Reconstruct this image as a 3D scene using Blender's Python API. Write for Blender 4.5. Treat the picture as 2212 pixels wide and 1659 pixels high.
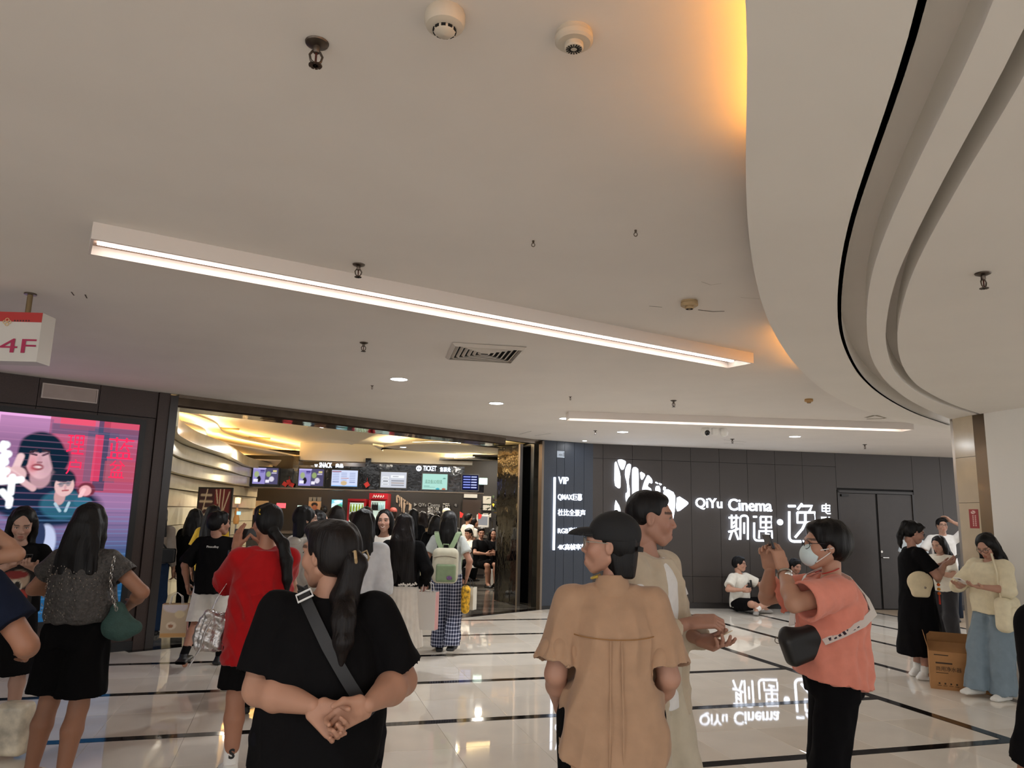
import bpy, bmesh, math, random
import numpy as np
from mathutils import Vector, Matrix
random.seed(7); RNG = np.random.default_rng(7)
for o in list(bpy.data.objects): bpy.data.objects.remove(o)
SC = bpy.context.scene; COL = SC.collection
# ---------------------------------------------------------------- camera
FPX, ICX, ICY = 1600.0, 1106.0, 829.5
CAMH = 1.6
_dx, _dy = 224.0, 9079.5
_p = math.atan(FPX / math.hypot(_dx, _dy)); _t = math.atan2(_dx, _dy)
_f = np.array([0, math.cos(_p), math.sin(_p)]); _r0 = np.array([1., 0, 0]); _u0 = np.array([0, -math.sin(_p), math.cos(_p)])
CR = _r0 * math.cos(_t) + _u0 * math.sin(_t); CU = _u0 * math.cos(_t) - _r0 * math.sin(_t); CF = _f
CC = np.array([0, 0, CAMH])
cd = bpy.data.cameras.new('camera'); cam = bpy.data.objects.new('camera', cd); COL.objects.link(cam)
M = Matrix(((CR[0], CU[0], -CF[0], 0), (CR[1], CU[1], -CF[1], 0), (CR[2], CU[2], -CF[2], CAMH), (0, 0, 0, 1)))
cam.matrix_world = M; cd.sensor_width = 36.0; cd.sensor_fit = 'HORIZONTAL'; cd.lens = 36.0 * FPX / 2212.0
cd.clip_start = 0.05; cd.clip_end = 200
SC.camera = cam
# ---------------------------------------------------------------- world, exposure
w = bpy.data.worlds.new('world'); SC.world = w; w.use_nodes = True
w.node_tree.nodes['Background'].inputs[0].default_value = (0.985, 0.99, 1.0, 1)
w.node_tree.nodes['Background'].inputs[1].default_value = 2.0
SC.view_settings.view_transform = 'Standard'; SC.view_settings.look = 'None'
SC.view_settings.gamma = 1.0; SC.view_settings.use_curve_mapping = False
SC.view_settings.exposure = 0.2
def area_lamp(name, loc, size, energy, color, rot=(0, 0, 0), size_y=None):
    l = bpy.data.lights.new(name, 'AREA'); l.energy = energy; l.color = color; l.size = size
    if size_y: l.shape = 'RECTANGLE'; l.size_y = size_y
    o = bpy.data.objects.new(name, l); COL.objects.link(o); o.location = loc; o.rotation_euler = rot
    o['kind'] = 'helper'
    return o
CEIL = 2.93
# ---------------------------------------------------------------- measuring helpers: a picture point met with a real plane
def ray(x, y): return CF + (x - ICX) / FPX * CR + (ICY - y) / FPX * CU
def onz(x, y, z=0.0):
    d = ray(x, y); return CC + d * ((z - CAMH) / d[2])
def ondepth(x, y, Y):
    d = ray(x, y); return CC + d * (Y / d[1])
def onplane(x, y, P, n):
    d = ray(x, y); n = np.array(n, float); return CC + d * (float((np.array(P, float) - CC) @ n) / float(d @ n))
class Wall:
    """vertical plane through floor points A -> B; s runs along it, normal towards the hall"""
    def __init__(s, A, B):
        s.A = np.array([A[0], A[1], 0.]); B = np.array([B[0], B[1], 0.]); s.L = float(np.linalg.norm(B - s.A)); s.d = (B - s.A) / s.L
        s.n = np.array([s.d[1], -s.d[0], 0.]); s.ang = math.atan2(s.d[1], s.d[0])
    def px(s, x, y):
        P = onplane(x, y, s.A, s.n); return float((P - s.A) @ s.d), float(P[2])
    def pt(s, a, z, out=0.0): return s.A + s.d * a + s.n * out + np.array([0, 0, z])
    def mat(s, a, z, out=0.0):   # local x along wall, y up, z towards hall
        P = s.pt(a, z, out); d = s.d; n = s.n
        return Matrix(((d[0], 0, n[0], P[0]), (d[1], 0, n[1], P[1]), (0, 1, 0, P[2]), (0, 0, 0, 1)))
# ---------------------------------------------------------------- materials
def lin(c):
    if isinstance(c, str):
        c = c.lstrip('#'); c = [int(c[i:i + 2], 16) / 255 for i in (0, 2, 4)]
    return tuple((v / 12.92 if v <= .04045 else ((v + .055) / 1.055) ** 2.4) for v in c[:3])
MATS = {}
def mat(name, col=None, rough=.6, metal=0., emit=None, estr=0., spec=.5, bump=0., bscale=40., bstretch=(1, 1, 1), var=0., vscale=6., attr=None,
        coat=0., trans=0., alpha=1., sheen=0., wood=False, ior=1.5):
    if name in MATS: return MATS[name]
    m = bpy.data.materials.new(name); m.use_nodes = True; nt = m.node_tree; N = nt.nodes; L = nt.links
    b = N['Principled BSDF']
    def inp(k, v):
        if k in b.inputs: b.inputs[k].default_value = v
    if col is not None: c = lin(col); inp('Base Color', (*c, 1))
    inp('Roughness', rough); inp('Metallic', metal); inp('Specular IOR Level', spec); inp('IOR', ior)
    if coat: inp('Coat Weight', coat); inp('Coat Roughness', .05)
    if trans: inp('Transmission Weight', trans)
    if sheen: inp('Sheen Weight', sheen)
    if alpha < 1: inp('Alpha', alpha)
    if emit is not None:
        inp('Emission Color', (*lin(emit), 1)); inp('Emission Strength', estr)
    tc = N.new('ShaderNodeTexCoord'); mp = N.new('ShaderNodeMapping'); mp.inputs['Scale'].default_value = bstretch
    L.new(tc.outputs['Object'], mp.inputs['Vector'])
    base = None
    if attr:
        a = N.new('ShaderNodeAttribute'); a.attribute_name = attr; base = a.outputs['Color']
        L.new(base, b.inputs['Base Color'])
        if emit == 'attr' or estr and emit is None:
            L.new(base, b.inputs['Emission Color']); inp('Emission Strength', estr)
    if var:
        n = N.new('ShaderNodeTexNoise'); n.inputs['Scale'].default_value = vscale; n.inputs['Detail'].default_value = 5
        L.new(mp.outputs['Vector'], n.inputs['Vector'])
        mr = N.new('ShaderNodeMapRange'); mr.inputs[1].default_value = .3; mr.inputs[2].default_value = .7
        mr.inputs[3].default_value = 1 - var; mr.inputs[4].default_value = 1 + var; L.new(n.outputs['Fac'], mr.inputs[0])
        mx = N.new('ShaderNodeMix'); mx.data_type = 'RGBA'; mx.blend_type = 'MULTIPLY'; mx.inputs[0].default_value = 1
        if base is not None: L.new(base, mx.inputs[6])
        else: mx.inputs[6].default_value = (*lin(col), 1)
        L.new(mr.outputs[0], mx.inputs[7]); L.new(mx.outputs[2], b.inputs['Base Color'])
    if bump:
        n = N.new('ShaderNodeTexNoise'); n.inputs['Scale'].default_value = bscale; n.inputs['Detail'].default_value = 4
        L.new(mp.outputs['Vector'], n.inputs['Vector'])
        bp = N.new('ShaderNodeBump'); bp.inputs['Strength'].default_value = 1.; bp.inputs['Distance'].default_value = bump
        L.new(n.outputs['Fac'], bp.inputs['Height']); L.new(bp.outputs['Normal'], b.inputs['Normal'])
    MATS[name] = m; return m
def emis(name, col, s):
    if name in MATS: return MATS[name]
    m = bpy.data.materials.new(name); m.use_nodes = True; nt = m.node_tree; nt.nodes.clear()
    e = nt.nodes.new('ShaderNodeEmission'); o = nt.nodes.new('ShaderNodeOutputMaterial'); e.inputs[0].default_value = (*lin(col), 1); e.inputs[1].default_value = s
    nt.links.new(e.outputs[0], o.inputs[0]); MATS[name] = m; return m
def emis_attr(name, s):
    if name in MATS: return MATS[name]
    m = bpy.data.materials.new(name); m.use_nodes = True; nt = m.node_tree; nt.nodes.clear()
    a = nt.nodes.new('ShaderNodeAttribute'); a.attribute_name = 'paint'
    e = nt.nodes.new('ShaderNodeEmission'); o = nt.nodes.new('ShaderNodeOutputMaterial'); e.inputs[1].default_value = s
    nt.links.new(a.outputs['Color'], e.inputs[0]); nt.links.new(e.outputs[0], o.inputs[0]); MATS[name] = m; return m
# ---------------------------------------------------------------- objects
def link(o, parent=None, mtx=None):
    COL.objects.link(o)
    if mtx is not None: o.matrix_world = mtx
    if parent is not None:
        o.parent = parent
    return o
def tag(o, label=None, cat=None, group=None, kind=None):
    if label: o['label'] = label
    if cat: o['category'] = cat
    if group: o['group'] = group
    if kind: o['kind'] = kind
    return o
def empty(name, loc=(0, 0, 0), rz=0., mtx=None):
    o = bpy.data.objects.new(name, None); COL.objects.link(o); o.empty_display_size = .1
    if mtx is not None: o.matrix_world = mtx
    else: o.location = loc; o.rotation_euler = (0, 0, rz)
    return o
def mesh_from(name, V, F, m=None, smooth=False, cols=None):
    me = bpy.data.meshes.new(name)
    V = np.asarray(V, dtype=np.float32)
    if isinstance(F, np.ndarray) and F.ndim == 2:
        nf, k = F.shape
        me.vertices.add(len(V)); me.vertices.foreach_set('co', V.ravel())
        me.loops.add(nf * k); me.loops.foreach_set('vertex_index', F.ravel().astype(np.int32))
        me.polygons.add(nf); me.polygons.foreach_set('loop_start', np.arange(0, nf * k, k, dtype=np.int32))
        me.update(calc_edges=True); me.validate()
    else:
        me.from_pydata([tuple(map(float, v)) for v in V], [], [tuple(int(i) for i in f) for f in F]); me.update()
    if smooth: me.polygons.foreach_set('use_smooth', np.ones(len(me.polygons), dtype=bool))
    if cols is not None:
        a = me.color_attributes.new('paint', 'FLOAT_COLOR', 'POINT')
        c = np.ones((len(V), 4), dtype=np.float32); c[:, :3] = cols; a.data.foreach_set('color', c.ravel())
    if m is not None: me.materials.append(m)
    return me
def obj(name, me, parent=None, mtx=None):
    o = bpy.data.objects.new(name, me); COL.objects.link(o)
    if parent is not None: o.parent = parent
    if mtx is not None:
        if parent is None: o.matrix_world = mtx
        else: o.matrix_local = mtx
    return o
class MB:
    """collects simple solids into one mesh"""
    def __init__(s): s.V = []; s.F = []
    def add(s, V, F):
        o = len(s.V); s.V += [tuple(map(float, v)) for v in V]; s.F += [tuple(i + o for i in f) for f in F]; return s
    def box(s, lo, hi, M=None):
        x0, y0, z0 = lo; x1, y1, z1 = hi
        V = [(x0, y0, z0), (x1, y0, z0), (x1, y1, z0), (x0, y1, z0), (x0, y0, z1), (x1, y0, z1), (x1, y1, z1), (x0, y1, z1)]
        if M is not None: V = [tuple(M @ Vector(v)) for v in V]
        return s.add(V, [(0, 3, 2, 1), (4, 5, 6, 7), (0, 1, 5, 4), (1, 2, 6, 5), (2, 3, 7, 6), (3, 0, 4, 7)])
    def rbox(s, lo, hi, r=.01):
        x0, y0, z0 = lo; x1, y1, z1 = hi; r = min(r, (x1 - x0) / 2.01, (y1 - y0) / 2.01, (z1 - z0) / 2.01)
        ring = lambda z, e: [(x0 + e, y0 + r, z), (x0 + r, y0 + e, z), (x1 - r, y0 + e, z), (x1 - e, y0 + r, z), (x1 - e, y1 - r, z), (x1 - r, y1 - e, z), (x0 + r, y1 - e, z), (x0 + e, y1 - r, z)]
        V = ring(z0, r * .6) + ring(z0 + r, 0) + ring(z1 - r, 0) + ring(z1, r * .6)
        F = [tuple(range(7, -1, -1)), tuple(range(24, 32))]
        for k in range(3):
            for i in range(8): F.append((k * 8 + i, k * 8 + (i + 1) % 8, k * 8 + 8 + (i + 1) % 8, k * 8 + 8 + i))
        return s.add(V, F)
    def prism(s, pts, z0, z1):
        n = len(pts); a = sum(pts[i][0] * pts[(i + 1) % n][1] - pts[(i + 1) % n][0] * pts[i][1] for i in range(n))
        if a < 0: pts = pts[::-1]
        V = [(p[0], p[1], z0) for p in pts] + [(p[0], p[1], z1) for p in pts]
        return s.add(V, [tuple(range(n - 1, -1, -1)), tuple(range(n, 2 * n))] + [(i, (i + 1) % n, n + (i + 1) % n, n + i) for i in range(n)])
    def strip(s, Lp, Rp, z0, z1):
        """band between two polylines with the same number of points, thickness z0..z1"""
        n = len(Lp); V = []
        for a, b in zip(Lp, Rp): V += [(a[0], a[1], z0), (b[0], b[1], z0), (b[0], b[1], z1), (a[0], a[1], z1)]
        F = [(0, 1, 2, 3), tuple(4 * (n - 1) + k for k in (3, 2, 1, 0))]
        for i in range(n - 1):
            o = 4 * i
            for k in range(4): F.append((o + k, o + 4 + k, o + 4 + (k + 1) % 4, o + (k + 1) % 4))
        return s.add(V, F)
    def lathe(s, prof, n=24, M=None, ring=False):
        V = []; F = []
        for r, z in prof:
            for i in range(n):
                a = 2 * math.pi * i / n; V.append((r * math.cos(a), r * math.sin(a), z))
        for k in range(len(prof) - 1):
            for i in range(n): F.append((k * n + i, k * n + (i + 1) % n, (k + 1) * n + (i + 1) % n, (k + 1) * n + i))
        if ring:
            k = len(prof) - 1
            for i in range(n): F.append((k * n + i, k * n + (i + 1) % n, (i + 1) % n, i))
        else: F.append(tuple(range(n - 1, -1, -1))); F.append(tuple((len(prof) - 1) * n + i for i in range(n)))
        if M is not None: V = [tuple(M @ Vector(v)) for v in V]
        return s.add(V, F)
    def tube(s, pts, r, n=8, flat=1., closed=False):
        pts = [Vector(p) for p in pts]; V = []; F = []; N = len(pts)
        if not hasattr(r, '__len__'): r = [r] * N
        prev = None
        for i, p in enumerate(pts):
            a = pts[i - 1] if (i > 0 or closed) else p; b = pts[(i + 1) % N] if (i < N - 1 or closed) else p
            t = (b - a).normalized()
            if prev is None:
                u = t.cross(Vector((0, 0, 1)));
                if u.length < .1: u = t.cross(Vector((0, 1, 0)))
            else: u = prev - t * prev.dot(t)
            u.normalize(); prev = u; v = t.cross(u)
            for k in range(n):
                q = 2 * math.pi * k / n; V.append(p + u * (math.cos(q) * r[i]) + v * (math.sin(q) * r[i] * flat))
        m = N if closed else N - 1
        for i in range(m):
            for k in range(n):
                j = (i + 1) % N; F.append((i * n + k, i * n + (k + 1) % n, j * n + (k + 1) % n, j * n + k))
        if not closed: F.append(tuple(range(n - 1, -1, -1))); F.append(tuple((N - 1) * n + k for k in range(n)))
        return s.add(V, F)
    def build(s, name, m=None, parent=None, smooth=False, mtx=None):
        me = mesh_from(name, s.V, s.F, m, smooth)
        bm = bmesh.new(); bm.from_mesh(me); bmesh.ops.recalc_face_normals(bm, faces=bm.faces); bm.to_mesh(me); bm.free()
        if smooth:
            me.polygons.foreach_set('use_smooth', np.ones(len(me.polygons), dtype=bool))
            try: me.set_sharp_from_angle(angle=math.radians(40))
            except Exception: pass
        return obj(name, me, parent, mtx)
def boxo(name, lo, hi, m, parent=None, mtx=None, r=0.):
    b = MB(); (b.rbox(lo, hi, r) if r else b.box(lo, hi)); return b.build(name, m, parent, mtx=mtx)
def text_mesh(body, size, m, extrude=.004, offset=0., align='LEFT', name='lettering'):
    cu = bpy.data.curves.new(name, 'FONT'); cu.body = body; cu.size = size; cu.extrude = extrude; cu.offset = offset; cu.align_x = align; cu.resolution_u = 3
    o = bpy.data.objects.new(name, cu); COL.objects.link(o)
    dg = bpy.context.evaluated_depsgraph_get(); me = bpy.data.meshes.new_from_object(o.evaluated_get(dg))
    COL.objects.unlink(o); bpy.data.objects.remove(o)
    me.materials.clear(); me.materials.append(m); return me
def text(body, size, m, parent=None, mtx=None, extrude=.004, offset=0., fit=None, name='lettering', align='LEFT', vfit=None):
    me = text_mesh(body, size, m, extrude, offset, align, name)
    if (fit or vfit) and len(me.vertices):
        xs = np.zeros(len(me.vertices) * 3, dtype=np.float32); me.vertices.foreach_get('co', xs); xs = xs.reshape(-1, 3)
        x0, x1 = xs[:, 0].min(), xs[:, 0].max(); y0, y1 = xs[:, 1].min(), xs[:, 1].max()
        if fit: xs[:, 0] = (xs[:, 0] - x0) * fit / max(x1 - x0, 1e-6)
        if vfit: xs[:, 1] = (xs[:, 1] - y0) * vfit / max(y1 - y0, 1e-6)
        me.vertices.foreach_set('co', xs.ravel()); me.update()
    return obj(name, me, parent, mtx)
def painted(name, wd, ht, fn, m, parent=None, mtx=None, nx=80, ny=60):
    """flat print: a fine grid coloured by fn(u, v) -> rgb (linear); x to the right, y up, origin lower left"""
    u = np.linspace(0, 1, nx + 1); v = np.linspace(0, 1, ny + 1); U, Vv = np.meshgrid(u, v)
    c = np.clip(fn(U.ravel(), Vv.ravel()), 0, 4)
    V = np.stack([U.ravel() * wd, Vv.ravel() * ht, np.zeros(U.size)], 1)
    i = np.arange(ny)[:, None] * (nx + 1) + np.arange(nx)[None, :]; i = i.ravel()
    F = np.stack([i, i + 1, i + nx + 2, i + nx + 1], 1)
    return obj(name, mesh_from(name, V, F, m, cols=c), parent, mtx)
class Paint:
    def __init__(s, u, v, bg): s.u, s.v = u, v; s.c = np.tile(np.array(lin(bg)), (len(u), 1))
    def blend(s, a, col): a = np.clip(a, 0, 1)[:, None]; s.c = s.c * (1 - a) + np.array(lin(col)) * a; return s
    def rect(s, x0, y0, x1, y1, col, a=1.): return s.blend(((s.u >= x0) & (s.u <= x1) & (s.v >= y0) & (s.v <= y1)) * a, col)
    def ell(s, cx, cy, rx, ry, col, rot=0., soft=.15, a=1.):
        x, y = s.u - cx, s.v - cy; c, n = math.cos(rot), math.sin(rot); x, y = x * c + y * n, -x * n + y * c
        d = np.sqrt((x / rx) ** 2 + (y / ry) ** 2); return s.blend((1 + soft / 2 - d) / soft * a, col)
    def seg(s, x0, y0, x1, y1, w, col, asp=1., a=1.):
        px, py = (s.u - x0) * asp, s.v - y0; dx, dy = (x1 - x0) * asp, y1 - y0
        t = np.clip((px * dx + py * dy) / max(dx * dx + dy * dy, 1e-9), 0, 1); d = np.hypot(px - t * dx, py - t * dy)
        return s.blend((w - d) / (w * .4) * a, col)
    def grad(s, col, a): return s.blend(a, col)
def xf(loc, rx=0., ry=0., rz=0., sc=1.):
    return Matrix.Translation(Vector([float(v) for v in loc])) @ Matrix.Rotation(rz, 4, 'Z') @ Matrix.Rotation(ry, 4, 'Y') @ Matrix.Rotation(rx, 4, 'X') @ Matrix.Scale(sc, 4)
# ================================================================ materials of the place
m_ceil = mat('ceiling_paint', '#e5dfd8', .75, spec=.2, var=.03, vscale=1.5)
m_soff = mat('soffit_paint', '#ebe6de', .7, spec=.2, var=.02, vscale=1.5)
m_tile = mat('cream_tile', '#e9e1d5', .025, spec=.6, var=.05, vscale=2.5)
m_tile2 = mat('cream_tile_b', '#e2d8ca', .03, spec=.6, var=.06, vscale=2.2)
m_strip = mat('dark_strip_stone', '#1d1917', .08, spec=.6, var=.2, vscale=9)
m_grout = mat('grout', '#a08f7b', .7)
m_marble = mat('grey_marble', '#5c5852', .08, spec=.6, var=.75, vscale=1.6, bstretch=(.6, 3, 1))
m_wood = mat('dark_wood_panel', '#352e2a', .45, bump=.0015, bscale=60, bstretch=(9, 9, .35), var=.28, vscale=14)
m_woodL = mat('brown_wall_panel', '#352722', .5, var=.2, vscale=12, bstretch=(6, 6, .3), bump=.001, bscale=50)
m_back = mat('dark_joint', '#0c0a09', .8)
m_navy = mat('navy_plank', '#232a36', .4, var=.15, vscale=10, bstretch=(5, 5, .4))
m_black = mat('black_gloss', '#08090b', .06, spec=.6)
m_blackm = mat('black_matt', '#0f0f10', .5)
m_steel = mat('steel', '#a8a29b', .28, metal=1.)
m_steeld = mat('bronze_steel', '#6e6358', .3, metal=1.)
m_lintel = mat('lintel_bronze', '#5b5044', .15, metal=.8, var=.25, vscale=8)
m_white = mat('white_plastic', '#e9e6e0', .45)
m_beige = mat('beige_stone', '#cdbda3', .15, var=.06, vscale=5)
m_wwall = mat('white_wall', '#eeebe4', .6)
m_lamp = emis('lamp_white', '#fff6ee', 9.)
m_lampin = mat('lamp_diffuser', '#a98e80', .6)
m_down = emis('downlight_glow', '#f4fbff', 12.)
m_led = emis('warm_led', '#ffab42', 20.)
m_led2 = emis('cove_led', '#ffcb80', 42.)
m_led3 = emis('cove_led_white', '#ffe6b0', 70.)
m_sign = emis('sign_white', '#e6efff', 2.8)
m_greyletter = mat('grey_letter', '#9b9a98', .4, metal=.4)
m_dkhole = mat('dark_hole', '#050505', .9)
def struct(o, kind='structure'): o['kind'] = kind; return o
# ================================================================ floor: tile field between dark strips
A0 = math.radians(16.2); E1 = np.array([math.cos(A0), math.sin(A0)]); E2 = np.array([-math.sin(A0), math.cos(A0)])
floor = MB().prism([(-16, -8), (14, -8), (14, 16.5), (8.5, 14.9), (1.53, 13.9), (-4.1, 9.0), (-16, -2.5)], -.12, -.006).build('floor', m_grout); struct(floor)
WE = Wall((-4.1, 8.8), (.5, 13.3)); WS = Wall((1.53, 13.7), (8.48, 14.69)); WN = Wall((.7, 13.3), (1.53, 13.7))
def hallside(P):
    P = np.array([P[0], P[1], 0.])
    return all(float((P - w_.A) @ w_.n) > -.45 for w_ in (WE, WS))
def inview(P):
    v = np.array([P[0], P[1], 0.]) - CC; z = v @ CF
    if z < .5: return False
    x = ICX + FPX * (v @ CR) / z; y = ICY - FPX * (v @ CU) / z
    return -160 < x < 2372 and y < 1830
def slab_mesh(nm, w_, h_, m):
    return MB().box((-w_ / 2, -h_ / 2, -.02), (w_ / 2, h_ / 2, 0)).build(nm, m).data
tm = []
for m in (m_tile, m_tile2):
    b = MB(); w2, h2, e = .2993, .3106, .0015
    V = [(-w2, -h2, -.02), (w2, -h2, -.02), (w2, h2, -.02), (-w2, h2, -.02), (-w2, -h2, -e), (w2, -h2, -e), (w2, h2, -e), (-w2, h2, -e), (-w2 + e, -h2 + e, 0), (w2 - e, -h2 + e, 0), (w2 - e, h2 - e, 0), (-w2 + e, h2 - e, 0)]
    F = [(8, 9, 10, 11)] + [(k, (k + 1) % 4, 4 + (k + 1) % 4, 4 + k) for k in range(4)] + [(4 + k, 4 + (k + 1) % 4, 8 + (k + 1) % 4, 8 + k) for k in range(4)]
    tm.append(mesh_from('tile', V, F, m))
cells = []
V0, DV = 6.03, 1.345
for k in range(-9, 6):                 # zone with strips running across
    v0 = V0 + DV * k + .05
    for r in range(2):
        v = v0 + (r + .5) * (DV - .1) / 2
        for j in range(-22, 10):
            u0, u1 = .6 * j, .6 * j + .6
            u1 = min(u1, 5.33)
            if u1 - u0 < .06: continue
            cells.append(((u0 + u1) / 2, v, (u1 - u0) / .6, (DV - .1) / 2 / .623))
for c in range(4):                     # zone beyond the diagonal strip
    u0 = 5.39 + 1.24 * c + .05
    for r in range(2):
        u = u0 + (r + .5) * .57
        for j in range(-8, 22): cells.append((u, .62 * j + .31, .57 / .6, 1.))
tiles = []; rest = MB()
for (u, v, sx, sy) in cells:
    P = E1 * u + E2 * v
    if not hallside(P) or P[0] > 12 or P[1] < -6: continue
    tiles.append((0 if inview(P) else 1, float(np.hypot(*P)), u, v, sx, sy))
tiles.sort(); nt_ = 0
for k, (far, _, u, v, sx, sy) in enumerate(tiles):
    P = E1 * u + E2 * v
    Mx = Matrix.Translation((P[0], P[1], 0)) @ Matrix.Rotation(A0, 4, 'Z') @ Matrix.Diagonal((sx, sy, 1, 1))
    if not far and nt_ < 290:
        o = bpy.data.objects.new('tile', tm[int(RNG.random() < .4)]); COL.objects.link(o); o.parent = floor; o.matrix_world = Mx; nt_ += 1
    else:
        rest.box((-.2985, -.308, -.02), (.2985, .308, 0), Mx)
if rest.V: tag(rest.build('tile_field', m_tile, floor), kind='stuff')
rt = Matrix.Rotation(A0, 4, 'Z')
for k in range(-8, 6):
    v = V0 + DV * k; u1 = 5.34
    # trim where the strip meets the entrance wall
    us = [u for u in np.arange(-16, 5.35, .1) if hallside(E1 * u + E2 * v)]
    if not us: continue
    MB().box((max(min(us), -16), v - .047, -.02), (min(max(us) + .1, u1), v + .047, .0005), rt).build('dark_strip', m_strip, floor)
for c in range(5):
    u = 5.39 + 1.24 * c
    vs = [v for v in np.arange(-7, 14, .1) if hallside(E1 * u + E2 * v)]
    MB().box((u - .05, min(vs), -.02), (u + .05, max(vs) + .1, .0005), rt).build('dark_strip', m_strip, floor)
def wallz(Wl, s): return Wl.pt(s, 0)
lob = MB().prism([(-4.2, 8.7), (.6, 13.4), (.62, 23), (-9, 23), (-9, 12), (-5.2, 9.0)], -.1, .003).build('floor_lobby', m_marble); struct(lob)
# threshold strip of black stone under the shop front
struct(MB().box((-.2, -.14, -.02), (WE.L + .3, .06, .0045), Matrix.Translation(Vector(WE.A)) @ Matrix.Rotation(WE.ang, 4, 'Z')).build('trim_1', m_strip))
# ================================================================ ceiling
pe = WE.pt(-14, 0); pr = WS.pt(12.5, 0)
ceil = MB().prism([(-16, -8), (14.2, -8), (pr[0], pr[1] + .1), (WS.A[0], WS.A[1] + .1), (WE.pt(WE.L + .3, 0)[0], WE.pt(WE.L + .3, 0)[1]), (WE.A[0] - .02, WE.A[1] + .02), (pe[0], pe[1])], CEIL, CEIL + .12).build('ceiling', m_ceil); struct(ceil)
# hairline repair marks and cracks on the ceiling
m_crack = mat('crack', '#4c4238', .8)
def ceil_line(pts, wd=.004, m=m_crack, name='crack'):
    P = [onz(x, y, CEIL) for x, y in pts]; b = MB()
    for a, c in zip(P[:-1], P[1:]):
        d = (c - a)[:2]; L_ = np.hypot(*d); n = np.array([-d[1], d[0]]) / L_ * wd / 2
        b.add([(*(a[:2] + n), CEIL - .0015), (*(a[:2] - n), CEIL - .0015), (*(c[:2] - n), CEIL - .0015), (*(c[:2] + n), CEIL - .0015)], [(0, 1, 2, 3)])
    return b.build(name, m, ceil)
ceil_line([(1402, 661), (1430, 663)], .006); ceil_line([(1508, 669), (1540, 673), (1565, 672)], .010)
ceil_line([(154, 630), (160, 638)], .008); ceil_line([(184, 636), (188, 644)], .008)
ceil_line([(1515, 608), (1535, 615), (1558, 612)], .003, mat('pencil', '#9a8c7c', .8)); ceil_line([(1600, 642), (1640, 645)], .003, MATS['pencil'])
for q in ([(1122, 938), (1148, 931)], [(1155, 941), (1190, 936)], [(1563, 957), (1606, 959)], [(1563, 950), (1612, 955)]): ceil_line(q, .012)
ceil_line([(1870, 902), (1890, 897), (1915, 902), (1905, 904), (1872, 905)], .05, mat('patch', '#8f8674', .8), 'dull_patch')
# ---------------------------------------------------------------- curved soffit with slots
SOF = 2.80
def resample(P, n):
    P = np.array(P, float); d = np.r_[0, np.cumsum(np.hypot(*np.diff(P, axis=0).T))]; t = np.linspace(0, d[-1], n)
    # smooth: Catmull-like via double moving average on dense sampling
    D = np.linspace(0, d[-1], 400); Q = np.stack([np.interp(D, d, P[:, 0]), np.interp(D, d, P[:, 1])], 1)
    for _ in range(3):
        K = np.ones(17) / 17; Qp = np.pad(Q, ((8, 8), (0, 0)), 'reflect', reflect_type='odd'); Q = np.stack([np.convolve(Qp[:, i], K, 'valid') for i in (0, 1)], 1)
    return np.stack([np.interp(t, D, Q[:, 0]), np.interp(t, D, Q[:, 1])], 1)
def curve(px, z, back=True):
    P = [onz(x, y, z)[:2] for x, y in px]
    if back:
        d = P[0] - P[1]; d = d / np.hypot(*d); P = [P[0] + d * 3.5 - np.array([.9, 0]), P[0] + d * 1.6 - np.array([.2, 0])] + P
    return P
cA0 = curve([(1623, 0), (1617, 116), (1611, 289), (1609, 376), (1614, 492), (1629, 596), (1649, 671), (1673, 723), (1707, 776), (1742, 813), (1778, 844), (1840, 878), (1930, 908), (2052, 930)], SOF)
cA1 = curve([(2015, 0), (1950, 174), (1904, 307), (1858, 428), (1829, 538), (1816, 640), (1818, 714), (1834, 764), (1858, 808), (1893, 843), (1934, 870), (1981, 894), (2052, 918)], SOF)
cB0 = curve([(2159, 0), (2101, 116), (2031, 249), (1973, 370), (1927, 463), (1892, 555), (1875, 625), (1871, 699), (1874, 743), (1884, 781), (1911, 823), (1952, 858), (2002, 885), (2052, 905)], SOF)
cB1 = curve([(2212, 81), (2159, 168), (2095, 284), (2043, 376), (1985, 492), (1950, 561), (1927, 625), (1914, 693), (1912, 737), (1918, 770), (1928, 799), (1952, 826), (1987, 852), (2032, 873), (2085, 889), (2118, 897)], SOF)
cC0 = curve([(2212, 179), (2159, 255), (2101, 347), (2043, 451), (1997, 532), (1962, 608), (1943, 684), (1937, 728), (1940, 764), (1952, 799), (1978, 832), (2017, 855), (2061, 876), (2120, 895)], SOF)
n_ = 70
cA0, cA1, cB0, cB1, cC0 = [resample(c, n_) for c in (cA0, cA1, cB0, cB1, cC0)]
sof = empty('ceiling_soffit', (2.5, 5, SOF)); struct(sof)
sof.name = 'ceiling_soffit'
def child(o, p):
    o.parent = p; o.matrix_parent_inverse = p.matrix_world.inverted(); return o
bpy.context.view_layer.update()
def off(c, d):
    t = np.gradient(c, axis=0); t /= np.hypot(*t.T)[:, None]; n = np.stack([t[:, 1], -t[:, 0]], 1); return c + n * d
child(MB().strip(cA0, cA1, SOF, SOF + .018).build('curved_panel', m_soff, None, True), sof)
child(MB().strip(off(cA1, -.02), cA1, SOF, CEIL).build('slot_fascia', m_soff, None, True), sof)
child(MB().strip(cB0, cB1, SOF, CEIL).build('curved_band', m_soff, None, True), sof)
cCr = np.stack([np.full(n_, 13.5), cC0[:, 1]], 1)
child(MB().strip(cC0, cCr, SOF, CEIL + .02).build('curved_panel', m_soff, None, True), sof)
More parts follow.
